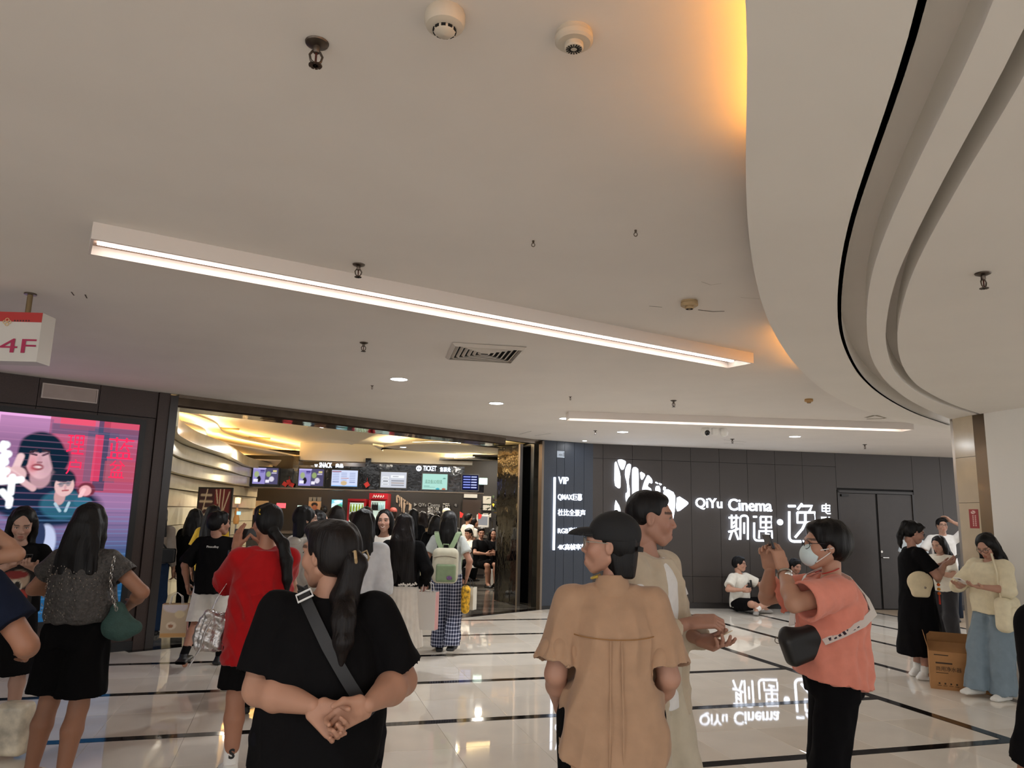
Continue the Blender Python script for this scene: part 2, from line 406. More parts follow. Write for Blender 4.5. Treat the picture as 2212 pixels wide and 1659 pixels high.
# warm LED rope lying on the back of the soffit edge: only two stretches still work
def led_run(c, i0, i1, z, m, name='led_strip', inset=.10):
    q = off(c, inset)[i0:i1]; q2 = off(c, inset + .03)[i0:i1]
    return child(MB().strip(q, q2, z, z + .012).build(name, m), sof)
prj = [float((np.array([p[0], p[1], SOF]) - CC) @ CU / ((np.array([p[0], p[1], SOF]) - CC) @ CF)) for p in cA0]
ypx = [ICY - FPX * v if (np.array([p[0], p[1], SOF]) - CC) @ CF > .3 else -9999 for v, p in zip(prj, cA0)]
a0 = next(i for i, y in enumerate(ypx) if y > -9000 and y > -60); a1 = next(i for i, y in enumerate(ypx) if y > 395)
b0 = next(i for i, y in enumerate(ypx) if y > 745); b1 = next(i for i, y in enumerate(ypx) if y > 818)
led_run(cA0, max(a0 - 10, 0), a1, SOF + .019, m_led); led_run(cA0, b0, b1 + 1, SOF + .019, m_led)
# ================================================================ wall_left: brown panels, big screen
wl = empty('wall_left', mtx=WE.mat(0, 0)); struct(wl)
bpy.context.view_layer.update()
sL = -14.
def wbox(name, s0, s1, z0, z1, o0, o1, m, root, Wl=None, r=0.):
    """box on a wall: along, up, out; parented to root whose frame is the wall frame"""
    b = MB(); lo, hi = (min(s0, s1), min(z0, z1), min(o0, o1)), (max(s0, s1), max(z0, z1), max(o0, o1))
    (b.rbox(lo, hi, r) if r else b.box(lo, hi)); return b.build(name, m, root)
wbox('wall_core', sL, .0, 0, CEIL + .1, -.35, -.03, m_back, wl)
seams = [-.13, -.76, -1.36]; x = -1.36
while x > sL + .6: x -= .62; seams.append(x)
for a, b in zip(seams[:-1], seams[1:]):
    wbox('panel', b + .003, a - .003, 2.62, CEIL - .002, -.03, 0, m_woodL, wl)
    wbox('panel', b + .003, a - .003, .10, 2.61, -.03, -.004, m_woodL, wl)
wbox('plinth', sL, -.1, 0, .1, -.03, .012, m_blackm, wl)
wbox('jamb_panel', -.125, .0, 0, CEIL - .002, -.3, .02, m_woodL, wl)
wbox('jamb_post', .0, .09, 0, CEIL - .02, -.32, .035, mat('jamb_dark', '#241d1a', .35), wl)
# lintel over the entrance
li = empty('trim_2', mtx=WE.mat(0, 0)); struct(li)
wbox('lintel_face', .09, 5.6, 2.80, CEIL - .03, -.10, .02, m_lintel, li)
wbox('lintel_rail', .09, 6.5, CEIL - .035, CEIL - .001, -.10, .04, m_steeld, li)
wbox('lintel_soffit', .09, 5.6, 2.775, 2.80, -.42, .01, mat('mirror_soffit', '#3c322c', .08, metal=.9, bump=.004, bscale=3.), li)
wbox('lintel_end', 5.6, 6.5, 2.86, CEIL - .035, -.10, .02, m_steeld, li)
# flat white access panel high on the brown wall
vp = empty('wall_vent', mtx=WE.mat(-1.33, 2.71)); tag(vp, 'pale rectangular access panel with thin frame high on the brown wall above the screen', 'vent')
wbox('panel', .012, .53, .012, .15, .005, .016, mat('vent_face', '#9b8d86', .6, var=.08), vp)
for (a, b, c, d) in ((0, .545, 0, .012), (0, .545, .15, .162), (0, .012, .012, .15), (.533, .545, .012, .15)): wbox('frame', a, b, c, d, 0, .022, mat('vent_frame', '#b3a7a0', .5), vp)
# ---------------------------------------------------------------- doors stack at the right of the entrance
gd = empty('glass_door', (0, 0, 0)); tag(gd, 'tall black gloss door leaf folded open beside the cinema entrance', 'door')
def vpanel(name, A, B, z0, z1, th, m, root):
    A = np.array(A, float); B = np.array(B, float); L_ = np.hypot(*(B - A)); a = math.atan2(*(B - A)[::-1])
    return MB().box((0, -th / 2, z0), (L_, th / 2, z1), Matrix.Translation((A[0], A[1], 0)) @ Matrix.Rotation(a, 4, 'Z')).build(name, m, root)
pA = onz(1069, 1297)[:2]; pB = onz(1116, 1309)[:2]; pC = onz(1121, 1305)[:2]; pD = onz(1143, 1309)[:2]; pE = onz(1150, 1311)[:2]; pF = onz(1160, 1312)[:2]
m_gl = mat('black_wavy_gloss', '#07080a', .05, spec=.7, bump=.012, bscale=2.2, bstretch=(1, 1, .8))
vpanel('leaf', pA, pB, .01, CEIL - .06, .04, m_gl, gd)
vpanel('stile', pB, pB + (pB - pA) / np.hypot(*(pB - pA)) * .06, 0, CEIL - .05, .06, m_steel, gd)
gd2 = empty('glass_door', (0, 0, 0)); tag(gd2, 'narrow black gloss door leaf with bright steel posts next to the navy planks', 'door')
vpanel('leaf', pC, pD, .01, CEIL - .06, .04, m_gl, gd2)
vpanel('stile', pD, pE, 0, CEIL - .05, .05, m_steel, gd2)
vpanel('return', pE, pF, 0, CEIL - .05, .05, m_black, gd2)
# ================================================================ wall_corner: navy planks
wn = empty('wall_corner', mtx=WN.mat(0, 0)); struct(wn)
wbox('wall_core', -.12, 1.05, 0, CEIL + .05, -.08, -.03, m_back, wn)
wbox('steel_edge', -.16, -.12, 0, CEIL - .02, -.1, .03, m_steeld, wn)
ns = [WN.px(x_, 955)[0] for x_ in (1181, 1203, 1220, 1241, 1262, 1283)]
ns[0] = -.12
for a, b in zip(ns[:-1], ns[1:]): wbox('plank', a + .003, b - .003, .06, CEIL - .004, -.03, 0, m_navy, wn)
wbox('plinth', -.12, .96, 0, .06, -.03, .006, m_blackm, wn)
# ================================================================ wall_back of the hall: tall dark wood panels and double door
ws = empty('wall_back', mtx=WS.mat(0, 0)); struct(ws)
wbox('wall_core', -.02, 9.5, 0, CEIL + .05, -.3, -.03, m_back, ws)
ps = [-.02, .19, .755, 1.32, 1.885, 2.45, 3.01, 3.57, 4.13, 4.82]
for a, b in zip(ps[:-1], ps[1:]):
    for (z0, z1) in ((.10, .56), (.566, 2.66), (2.666, CEIL - .002)): wbox('panel', a + .003, b - .003, z0, z1, -.03, 0, m_wood, ws)
for a, b in ((6.44, 7.05), (7.05, 7.7), (7.7, 8.3), (8.3, 9.5)): wbox('panel', a + .003, b - .003, .1, CEIL - .002, -.03, 0, m_wood, ws)
wbox('panel', 4.823, 6.437, 2.26, CEIL - .002, -.03, 0, m_wood, ws)
for a, b in ((-.02, 4.80), (6.46, 9.5)): wbox('plinth', a, b, 0, .1, -.03, .012, mat('plinth_brown', '#1c1613', .4), ws)
dr = empty('door_1', mtx=WS.mat(4.83, 0)); struct(dr)
m_door = mat('door_brown', '#2f2723', .45, var=.1, vscale=8)
for a in (0, .80):
    d_ = wbox('door_leaf', a + .04, a + .795, .015, 2.16, -.03, -.012, m_door, dr)
for (a, b, c, d) in ((0, .04, 0, 2.22), (1.57, 1.61, 0, 2.22), (0, 1.61, 2.17, 2.22)): wbox('door_frame', a, b, c, d, -.03, .008, mat('frame_brown', '#211a17', .4), dr)
hb = MB().tube([(.85, .96, -.01), (.85, .96, .045), (.97, .96, .045)], .009, 8).build('door_handle', m_steel, dr)
MB().lathe([(.0, 0), (.022, 0), (.022, .012), (.0, .012)], 16, Matrix.Translation((.86, 1.07, -.01))).build('lock', m_steel, dr)
wbox('door_closer', .07, .22, 2.10, 2.14, -.012, .03, m_blackm, dr)
# ================================================================ right side: beige column end, steel edge, white wall
cr = empty('wall_right', (0, 0, 0)); struct(cr)
q0, q1, q2 = np.array([5.04, 8.42]), np.array([5.075, 8.075]), np.array([5.105, 7.92])
def seg_wall(name, A, B, z0, z1, th, m, root):
    A = np.array(A, float); B = np.array(B, float); L_ = np.hypot(*(B - A)); a = math.atan2(*(B - A)[::-1])
    return MB().box((0, 0, z0), (L_, th, z1), Matrix.Translation((A[0], A[1], 0)) @ Matrix.Rotation(a, 4, 'Z')).build(name, m, root)
dq = (q1 - q0) / np.hypot(*(q1 - q0))
for z0, z1 in ((.16, 1.0), (1.0, 1.85), (1.85, 2.35), (2.35, SOF)): seg_wall('stone_tile', q0 + dq * .03, q1, z0 + .002, z1 - .002, .6, m_beige, cr)
seg_wall('base', q0, q1, 0, .16, .6, m_blackm, cr)
seg_wall('steel_edge', q0 - dq * .012, q0 + dq * .03, 0, SOF, .62, m_steel, cr)
seg_wall('steel_strip', q1, q2, 0, SOF, .6, m_steeld, cr)
wq = [q2, (5.215, 7.44), (5.45, 6.9), (6.0, 6.3), (7.5, 5.6)]
for a, b in zip(wq[:-1], wq[1:]): seg_wall('white_panel', a, b, 0, SOF + .1, .4, m_wwall, cr)
pst = empty('notice_sticker', (0, 0, 0)); 
PC = onplane(2104, 1120, [*q0, 0], [-dq[1] * -1, -dq[0], 0]) if False else None
# notice on the beige column face
nC = Wall(q0, q1)   # its normal points to the hall side or away; fix sign
if nC.n[0] > 0: nC.n = -nC.n
s0, z0 = nC.px(2096, 1141); s1, z1 = nC.px(2113, 1100)
bpy.data.objects.remove(pst)
mtx = Matrix(((nC.d[0], 0, nC.n[0], 0), (nC.d[1], 0, nC.n[1], 0), (0, 1, 0, 0), (0, 0, 0, 1)))
P = nC.pt(min(s0, s1), z0, .002); mtx.translation = Vector(P)
def f_notice(u, v):
    p = Paint(u, v, '#9c2322'); p.ell(.45, .84, .24, .09, '#e9c9c0'); p.seg(.28, .9, .62, .78, .02, '#9c2322', .45)
    for k in range(6):
        for q in (.38, .66): p.rect(q - .06, .12 + k * .1, q + .06, .18 + k * .1, '#dfb3a8')
    return p.c
o = painted('notice_sticker', abs(s1 - s0), z1 - z0, f_notice, mat('print_paper', attr='paint', rough=.5), None, mtx, 16, 40)
tag(o, 'small red warning notice with white pictogram stuck on the beige column', 'sticker')
# ================================================================ lamps on the hall ceiling
def linear_lamp(A, B, wd, zb, label):
    A = np.array(A, float); B = np.array(B, float); L_ = float(np.hypot(*(B - A))); a = math.atan2(*(B - A)[::-1])
    r = empty('linear_lamp', (A[0], A[1], zb), a); tag(r, label, 'lamp', 'linear ceiling lamps')
    h = CEIL - zb; t = .012
    m_h = mat('lamp_housing', '#d9cfc6', .45, metal=.0)
    for lo, hi in (((0, 0, 0), (L_, t, h)), ((0, wd - t, 0), (L_, wd, h)), ((0, t, 0), (t, wd - t, h)), ((L_ - t, t, 0), (L_, wd - t, h))): boxo('housing_side', lo, hi, m_h, r)
    boxo('reflector', (t, t, h * .55), (L_ - t, wd - t, h * .6), m_lampin, r)
    n = 4
    for k in range(n):
        x0, x1 = t + .02 + (L_ - 2 * t - .04) / n * k, t + .02 + (L_ - 2 * t - .04) / n * (k + 1) - .004
        for yy in (wd * .27, wd * .68): boxo('tube', (x0, yy - .012, h * .42), (x1, yy + .012, h * .54), m_lamp, r)
    return r
linear_lamp((-2.02, 3.36), (1.94, 5.83), .27, 2.845, 'long white linear ceiling lamp with two bright tubes in the middle of the hall')
linear_lamp((.74, 9.46), (5.35, 9.77), .26, 2.84, 'slimmer looking far linear ceiling lamp in front of the cinema sign')
def downlight(x, y, d=.17, label='', z=CEIL, m=m_down, power=20.):
    P = onz(x, y, z); r = empty('downlight', (P[0], P[1], z)); tag(r, label, 'downlight', 'round recessed downlights')
    MB().lathe([(d / 2, -.004), (d / 2 + .018, -.004), (d / 2 + .014, .0), (d / 2, .0)], 24, None, True).build('trim_ring', m_white, r)
    MB().lathe([(0, -.003), (d / 2, -.003), (d / 2, -.001), (0, -.001)], 24).build('lens', m, r)
    if power:
        l = bpy.data.lights.new('downlight_lamp', 'AREA'); l.shape = 'DISK'; l.size = d; l.energy = power; l.color = (.97, .985, 1.); lo_ = bpy.data.objects.new('downlight_lamp', l); COL.objects.link(lo_); lo_.parent = r; lo_.location = (0, 0, -.006)
    return r
for x, y, lb in ((862, 819, 'round downlight beside the ceiling air vent'), (1072, 871, 'round downlight between the air vent and the far lamp'), (1222, 904, 'round downlight at the left end of the far linear lamp'),
                 (1345, 933, 'round downlight above the cinema logo'), (1717, 943, 'round downlight above the double door side of the sign wall')):
    downlight(x, y, .17, lb)
downlight(1263, 952, .08, 'tiny downlight close to the navy plank wall', power=3.)
for k, (x, y) in enumerate(((-1.6, .4), (.6, -.8), (3.6, 2.2), (3.3, .0), (-.6, -2.6), (3.0, -2.4), (7.4, 11.6), (9.6, 12.4))):  # extra downlights added out of view to brighten the hall
    r = downlight(862, 819, .17, 'added round downlight outside the picture, brightens the hall'); r.location = (x, y, CEIL); r['group'] = 'added downlights outside the picture'
# ceiling air vent with nested louvre frames
P4 = [onz(x, y, CEIL)[:2] for x, y in ((980, 738), (1135, 749), (1108, 780), (963, 772))]
cen = sum(P4) / 4; ex = ((P4[1] - P4[0]) + (P4[2] - P4[3])) / 2; aw = float(np.hypot(*ex)); ey = ((P4[3] - P4[0]) + (P4[2] - P4[1])) / 2; ah = float(np.hypot(*ey))
va = empty('ceiling_vent', (cen[0], cen[1], CEIL), math.atan2(ex[1], ex[0])); tag(va, 'square ceiling air vent with nested louvre frames', 'vent')
m_vent = mat('vent_white', '#cfc6bb', .5); aw = ah = (aw + ah) / 2
boxo('duct_opening', (-aw / 2 + .03, -aw / 2 + .03, -.002), (aw / 2 - .03, aw / 2 - .03, -.001), m_dkhole, va)
for k in range(7):
    h2 = aw / 2 * (1 - k / 7.2); t = .028 if k == 0 else .02; zt = -.012 if k == 0 else -.004
    b = MB()
    V = []
    for rr, zz in ((h2, -.001 if k else -.003), (h2 - t, zt - .014), (h2 - t + .004, zt - .017), (h2 + .003, -.006)): V += [(-rr, -rr, zz), (rr, -rr, zz), (rr, rr, zz), (-rr, rr, zz)]
    F = []
    for q in range(4):
        for e in range(4): F.append((q * 4 + e, q * 4 + (e + 1) % 4, ((q + 1) % 4) * 4 + (e + 1) % 4, ((q + 1) % 4) * 4 + e))
    b.add(V, F).build('louvre_frame' if k else 'outer_frame', m_vent, va)
# sprinklers
def sprinkler(x, y, z, label, sc=1., tilt=0.):
    P = onz(x, y, z); r = empty('fire_sprinkler', (P[0], P[1], z), .4); r.scale = (sc, sc, sc); tag(r, label, 'sprinkler', 'fire sprinklers')
    m_ch = mat('sprinkler_chrome', '#5b5148', .35, metal=.9)
    MB().lathe([(0, -.0), (.036, -.001), (.034, -.006), (.016, -.014), (0, -.014)], 20).build('escutcheon', m_ch, r, True)
    MB().lathe([(.011, -.012), (.011, -.032), (.008, -.036), (0, -.036)], 12).build('nozzle', m_ch, r, True)
    for s_ in (-1, 1): MB().tube([(s_ * .010, 0, -.03), (s_ * .019, 0, -.045), (s_ * .015, 0, -.062), (s_ * .003, 0, -.072)], .0038, 6).build('yoke_arm', m_ch, r, True)
    MB().lathe([(0, -.036), (.0035, -.036), (.0035, -.07), (0, -.07)], 8).build('bulb', mat('bulb_red', '#4a2018', .2), r)
    b = MB()
    for k in range(10):
        a = k * math.pi / 5; b.box((.002, -.004, -.078), (.02, .004, -.075), Matrix.Rotation(a, 4, 'Z'))
    b.build('deflector', m_ch, r)
for x, y, z, lb, sc in ((685, 92, CEIL, 'large dark pendent fire sprinkler near the top edge', .95), (775, 571, CEIL, 'chrome fire sprinkler just above the long linear lamp', .95), (786, 740, CEIL, 'dark fire sprinkler below the long linear lamp beside the vent', .95),
                        (2123, 590, SOF, 'fire sprinkler on the white ceiling right of the curved slots', 1.), (1455, 865, CEIL, 'small fire sprinkler above the far linear lamp', 1.), (1868, 960, CEIL, 'small fire sprinkler near the double door', 1.),
                        (1582, 948, CEIL, 'small fire sprinkler by the ceiling hatch', 1.), (1286, 930, CEIL, 'tiny fire sprinkler beside the camera pair', .8), (804, 833, CEIL, 'tiny dark fire sprinkler left of the downlight', .5), (1232, 857, CEIL, 'tiny dark ceiling nub above the far lamp', .5)):
    sprinkler(x, y, z, lb, sc)
# hooks
for x, y, lb in ((1152, 520, 'small ceiling eye hook left of the other one'), (1373, 497, 'small ceiling eye hook nearer the warm cove light')):
    P = onz(x, y, CEIL); r = empty('ceiling_hook', (P[0], P[1], CEIL)); tag(r, lb, 'hook')
    MB().lathe([(0, 0), (.006, 0), (.005, -.014), (0, -.014)], 8).build('shank', m_steeld, r)
    MB().tube([(.008 * math.cos(a), 0, -.022 + .009 * math.sin(a)) for a in np.linspace(1.6, 7.2, 14)], .0022, 6).build('ring', m_steeld, r, True)
# smoke detectors
def detector(x, y, kind, label, col='#c9bfae', sc=1.):
    P = onz(x, y, CEIL); r = empty('smoke_detector', (P[0], P[1], CEIL), .3); r.scale = (sc,) * 3; tag(r, label, 'detector', 'ceiling detectors')
    m_d = mat('detector_' + col, col, .5)
    if kind == 0:
        MB().lathe([(0, 0), (.052, 0), (.055, -.012), (.055, -.03), (.050, -.042), (.034, -.05), (0, -.05)], 32).build('base', m_d, r, True)
        MB().lathe([(0, -.049), (.029, -.049), (.030, -.056), (.022, -.064), (0, -.067)], 24).build('head', m_d, r, True)
        for k in range(10):
            a = k * math.pi / 5; M_ = Matrix.Rotation(a, 4, 'Z'); MB().box((.026, -.006, -.0575), (.0315, .006, -.051), M_).build('slot', m_dkhole, r)
    else:
        MB().lathe([(0, 0), (.05, 0), (.052, -.01), (.048, -.014), (.053, -.017), (.053, -.03), (.046, -.036), (0, -.036)], 32).build('base', m_d, r, True)
        MB().lathe([(0, -.035), (.026, -.035), (.027, -.048), (.024, -.052), (0, -.052)], 24).build('head', m_d, r, True)
        for k in range(16):
            a = k * math.pi / 8; MB().box((.009, -.0015, -.0535), (.022, .0015, -.0515), Matrix.Rotation(a, 4, 'Z')).build('grille_slot', m_dkhole, r)
detector(962, 28, 0, 'tall cream smoke detector with slotted head near the top edge'); detector(1240, 70, 1, 'flatter cream heat detector with radial grille near the warm cove')
detector(1489, 650, 1, 'yellowed detector beside the ceiling crack', '#b89f78'); detector(1747, 862, 1, 'small yellowed detector past the end of the warm glow', '#c19a66', .85)
# twin camera
P = onz(1543, 925, CEIL); r = empty('security_camera', (P[0], P[1], CEIL), .0); tag(r, 'pair of white dome security cameras sharing one ceiling mount', 'camera')
boxo('mount', (-.04, -.05, -.10), (.04, .03, 0), m_white, r, r=.01)
for s_ in (-1, 1):
    MB().lathe([(0, .0), (.05, -.0), (.062, -.04), (.062, -.08), (.045, -.115), (0, -.13)], 20, Matrix.Translation((s_ * .125, 0, -.0)) @ Matrix.Rotation(-s_ * .25, 4, 'Y')).build('housing', m_white, r, True)
MB().lathe([(0, 0), (.042, 0), (.036, .03), (0, .045)], 16, Matrix.Translation((-.12, -.04, -.075)) @ Matrix.Rotation(math.pi / 2, 4, 'X')).build('lens', m_black, r, True)
# hanging 4F sign
P = onz(66, 634, CEIL); z1 = 2.60
Pt = P
sg = empty('floor_sign', (P[0], P[1], CEIL), 0.02); tag(sg, 'hanging white box sign reading 4F under a red band', 'sign')
q = ondepth(93, 682, P[1] - .09)
MB().lathe([(0, 0), (.036, 0), (.036, -.010), (0, -.012)], 20).build('ceiling_plate', m_steeld, sg, True)
zt = float(ondepth(60, 681, P[1])[2]) - CEIL; zb = float(ondepth(60, 781, P[1] - .07)[2]) - CEIL
MB().lathe([(0, -.01), (.0165, -.01), (.0165, zt), (0, zt)], 16).build('rod', mat('rod_brass', '#7e6a4a', .4, metal=.5), sg, True)
xr = float(ondepth(91, 682, P[1] - .07)[0] - P[0]); hw = xr
boxo('box', (-1.15, -.07, zb), (xr, .07, zt), mat('sign_white_panel', '#cfc9c0', .5), sg)
boxo('band', (-1.15, -.0735, zt - .062), (xr, -.07, zt - .0), mat('sign_red', '#b32a24', .5), sg)
f_ = Matrix(((1, 0, 0, 0), (0, 0, -1, -.072), (0, 1, 0, 0), (0, 0, 0, 1)))
def sgt(body, x0, y0, x1, y1, m, name='lettering'):
    a = ondepth(x0, y0, P[1] - .07); b = ondepth(x1, y1, P[1] - .07)
    Mx = f_.copy(); Mx.translation = Vector((a[0] - P[0], -.0745, b[2] - CEIL)); return text(body, .1, m, sg, Mx, .001, 0, fit=float(b[0] - a[0]), vfit=float(a[2] - b[2]), name=name)
m_mag = mat('magenta_print', '#a8174a', .5)
sgt('4F', 1, 731, 75, 763, m_mag)
b = MB()
cc_ = ondepth(16, 696, P[1] - .07)
for k in range(4):
    a = k * math.pi / 2; b.tube([(cc_[0] - P[0] + .014 * math.cos(a) + .011 * math.cos(t), -.075, cc_[2] - CEIL + .014 * math.sin(a) + .011 * math.sin(t)) for t in np.linspace(0, 6.28, 12)[:-1]], .0025, 5, closed=True)
b.build('flower_emblem', mat('emblem_gold', '#d8b98a', .4), sg)
for k in range(6):
    a = ondepth(31 + k * 6, 693, P[1] - .07); boxo('small_character', (a[0] - P[0], -.0745, a[2] - CEIL - .005), (a[0] - P[0] + .009, -.0735, a[2] - CEIL + .005), mat('emblem_dark', '#4a1a16', .5), sg)
# ================================================================ illuminated signs on the hall walls
def wallpx(Wl, x, y): return Wl.px(x, y)
def Z2(zx, zy): return 1300 + zx / 4.096, 960 + zy / 4.096
def neon(root, strokes, r, m, name='stroke', conv=None, out=.045):
    for st in strokes:
        pts = [conv(p) for p in st]; MB().tube([(a, b, out) for a, b in pts], r, 8).build(name, m, root, True)
def arc(p0, c, p1, n=5):
    return [((1 - t) ** 2 * p0[0] + 2 * t * (1 - t) * c[0] + t * t * p1[0], (1 - t) ** 2 * p0[1] + 2 * t * (1 - t) * c[1] + t * t * p1[1]) for t in np.linspace(0, 1, n)]
QI = [[(1115, 648), (1200, 648)], [(1140, 622), (1140, 745)], [(1180, 622), (1180, 745)], arc((1143, 700), (1165, 690), (1182, 675)), arc((1143, 735), (1165, 725), (1182, 708)), [(1112, 772), (1150, 765), (1200, 745)],
      [(1143, 772), (1120, 842)], [(1172, 770), (1198, 842)], [(1216, 842), (1216, 700)] + arc((1216, 660), (1218, 630), (1245, 630)) + arc((1255, 630), (1283, 630), (1283, 660)) + [(1283, 842)], [(1250, 690), (1250, 790)]]
YU = [[(1330, 640), (1362, 640)], [(1338, 690), (1338, 800)] + arc((1338, 820), (1340, 850), (1375, 850)) + [(1495, 850)], [(1395, 640), (1490, 640), (1490, 735), (1395, 735), (1395, 640)], [(1395, 688), (1490, 688)], [(1443, 640), (1443, 800)],
      [(1382, 832), (1382, 766), (1495, 766), (1495, 832)], [(1420, 805), (1470, 795)]]
YI = [[(1640, 546), (1702, 546)], [(1648, 592), (1648, 790)] + arc((1648, 815), (1650, 858), (1695, 858)) + [(1885, 858)], [(1722, 575), (1760, 525)], [(1758, 545), (1848, 545), (1822, 598)], [(1720, 602), (1872, 602), (1878, 690), (1720, 690), (1720, 602)],
      [(1790, 602), (1790, 690), (1765, 745), (1700, 822)], [(1822, 692), (1822, 780)] + arc((1822, 800), (1830, 822), (1855, 822)) + [(1885, 815), (1890, 785)], [(1850, 715), (1872, 745)]]
DIAN = [[(1938, 540), (2006, 540), (2006, 590), (1938, 590), (1938, 540)], [(1938, 565), (2006, 565)], [(1972, 522), (1972, 602), (1985, 612), (2012, 612)]]
def cs(p): return WS.px(*Z2(*p))
main = empty('cinema_sign', mtx=WS.mat(0, 0)); tag(main, 'large glowing white cinema name sign on the dark wood wall', 'sign')
neon(main, QI + YU, .019, m_sign, 'stroke', cs); neon(main, YI, .024, m_sign, 'stroke', cs); neon(main, DIAN, .012, m_sign, 'stroke', cs)
dp = cs((1567, 688)); MB().lathe([(0, .03), (.055, .03), (.055, .06), (0, .06)], 20, Matrix.Translation((dp[0], dp[1], 0))).build('dot', m_sign, main)
def stext(body, x0, y0, x1, y1, off_=.0025, name='lettering'):
    a = cs((x0, y1)); b = cs((x1, y0)); return text(body, .2, m_sign, main, Matrix.Translation((a[0], a[1], .045)), .014, off_, fit=b[0] - a[0], vfit=b[1] - a[1], name=name)
stext('QiYu', 822, 478, 1055, 575); stext('Cinema', 1112, 490, 1492, 585); stext('影', 1930, 640, 2010, 720, .0)
# film-tree logo: lit shapes
lg = empty('cinema_logo', mtx=WS.mat(0, 0)); tag(lg, 'tall glowing white logo of tree trunks in a triangle on the wood wall', 'sign')
LOGO = [[(108, 165), (122, 150), (158, 270), (158, 380), (145, 392), (106, 360)], [(132, 138), (165, 133), (205, 150), (203, 175), (185, 225), (168, 226), (150, 190)],
        [(222, 175), (240, 172), (252, 185), (238, 270), (228, 330), (240, 400), (238, 480), (228, 512), (212, 512), (204, 470), (206, 430), (222, 425), (218, 340), (200, 280), (202, 220)],
        [(262, 230), (272, 203), (295, 202), (318, 225), (318, 560), (322, 690), (300, 660), (285, 580), (302, 560), (270, 545), (262, 400)],
        [(332, 238), (380, 268), (350, 318), (338, 300)], [(400, 268), (438, 310), (438, 350), (410, 335), (395, 372), (432, 395), (430, 470), (412, 560), (403, 600), (405, 735), (358, 752), (355, 600), (350, 400), (370, 330), (385, 300)],
        [(470, 330), (492, 345), (488, 352), (466, 340)], [(495, 340), (525, 352), (512, 366)], [(470, 370), (500, 365), (512, 410), (500, 440), (480, 445), (466, 440)], [(540, 372), (560, 382), (545, 410), (535, 400)], [(562, 390), (640, 432), (640, 560), (615, 700), (560, 720), (540, 600), (560, 470), (535, 430)],
        [(660, 450), (755, 510), (755, 530), (665, 600), (650, 560)], [(108, 480), (155, 555), (160, 640), (150, 800), (108, 830)], [(180, 700), (240, 640), (270, 720), (262, 780), (185, 810)], [(440, 600), (520, 560), (520, 700), (440, 735)]]
for pl in LOGO:
    pts = [WS.px(*Z2(*p)) for p in pl]
    # soften outline
    for _ in range(1):
        q = []
        for i in range(len(pts)):
            a, b = pts[i], pts[(i + 1) % len(pts)]; q += [(a[0] * .8 + b[0] * .2, a[1] * .8 + b[1] * .2), (a[0] * .2 + b[0] * .8, a[1] * .2 + b[1] * .8)]
        pts = q
    MB().prism(pts, .03, .06).build('lit_shape', m_sign, lg)
tri = [WS.px(x, y) for x, y in ((1489, 1084), (1489, 1100), (1496, 1092))]
# ---------------------------------------------------------------- list of features on navy planks
fs = empty('feature_sign', mtx=WN.mat(0, 0)); tag(fs, 'glowing white vertical list of hall features on the navy planks', 'sign')
b0 = WN.px(1197, 1031); b1 = WN.px(1193, 1188)
wbox('light_bar', b0[0] - .018, b0[0] + .018, b1[1], b0[1], .012, .035, m_sign, fs)
for body, x0, y0, x1, y1 in (('VIP', 1205, 1031, 1227, 1045), ('QMAX巨幕', 1204, 1067, 1256, 1081), ('杜比全景声', 1204, 1101, 1263, 1114), ('RGB真激光', 1204, 1140, 1262, 1153), ('4K高帧率放映', 1204, 1175, 1277, 1188)):
    a = WN.px(x0, y1); b = WN.px(x1, y0)
    text(body, .12, m_sign, fs, Matrix.Translation((a[0], a[1], .02)), .008, .0005, fit=b[0] - a[0], vfit=b[1] - a[1])
a = WN.px(1203, 988); b = WN.px(1219, 975)
npl = empty('number_plate', mtx=WN.mat(0, 0)); tag(npl, 'small white plate with printed number high on the navy planks', 'plate')
wbox('plate', a[0], b[0], a[1], b[1], 0, .008, mat('plate_white', '#a9b4c2', .5), npl)
text('-405', .05, m_blackm, npl, Matrix.Translation((a[0] + .02, a[1] + .03, .009)), .0005, 0, fit=.09, vfit=.035)
for k in range(3): wbox('printed_line', a[0] + .125 + k * .012, a[0] + .130 + k * .012, a[1] + .02, b[1] - .02, .008, .009, m_blackm, npl)
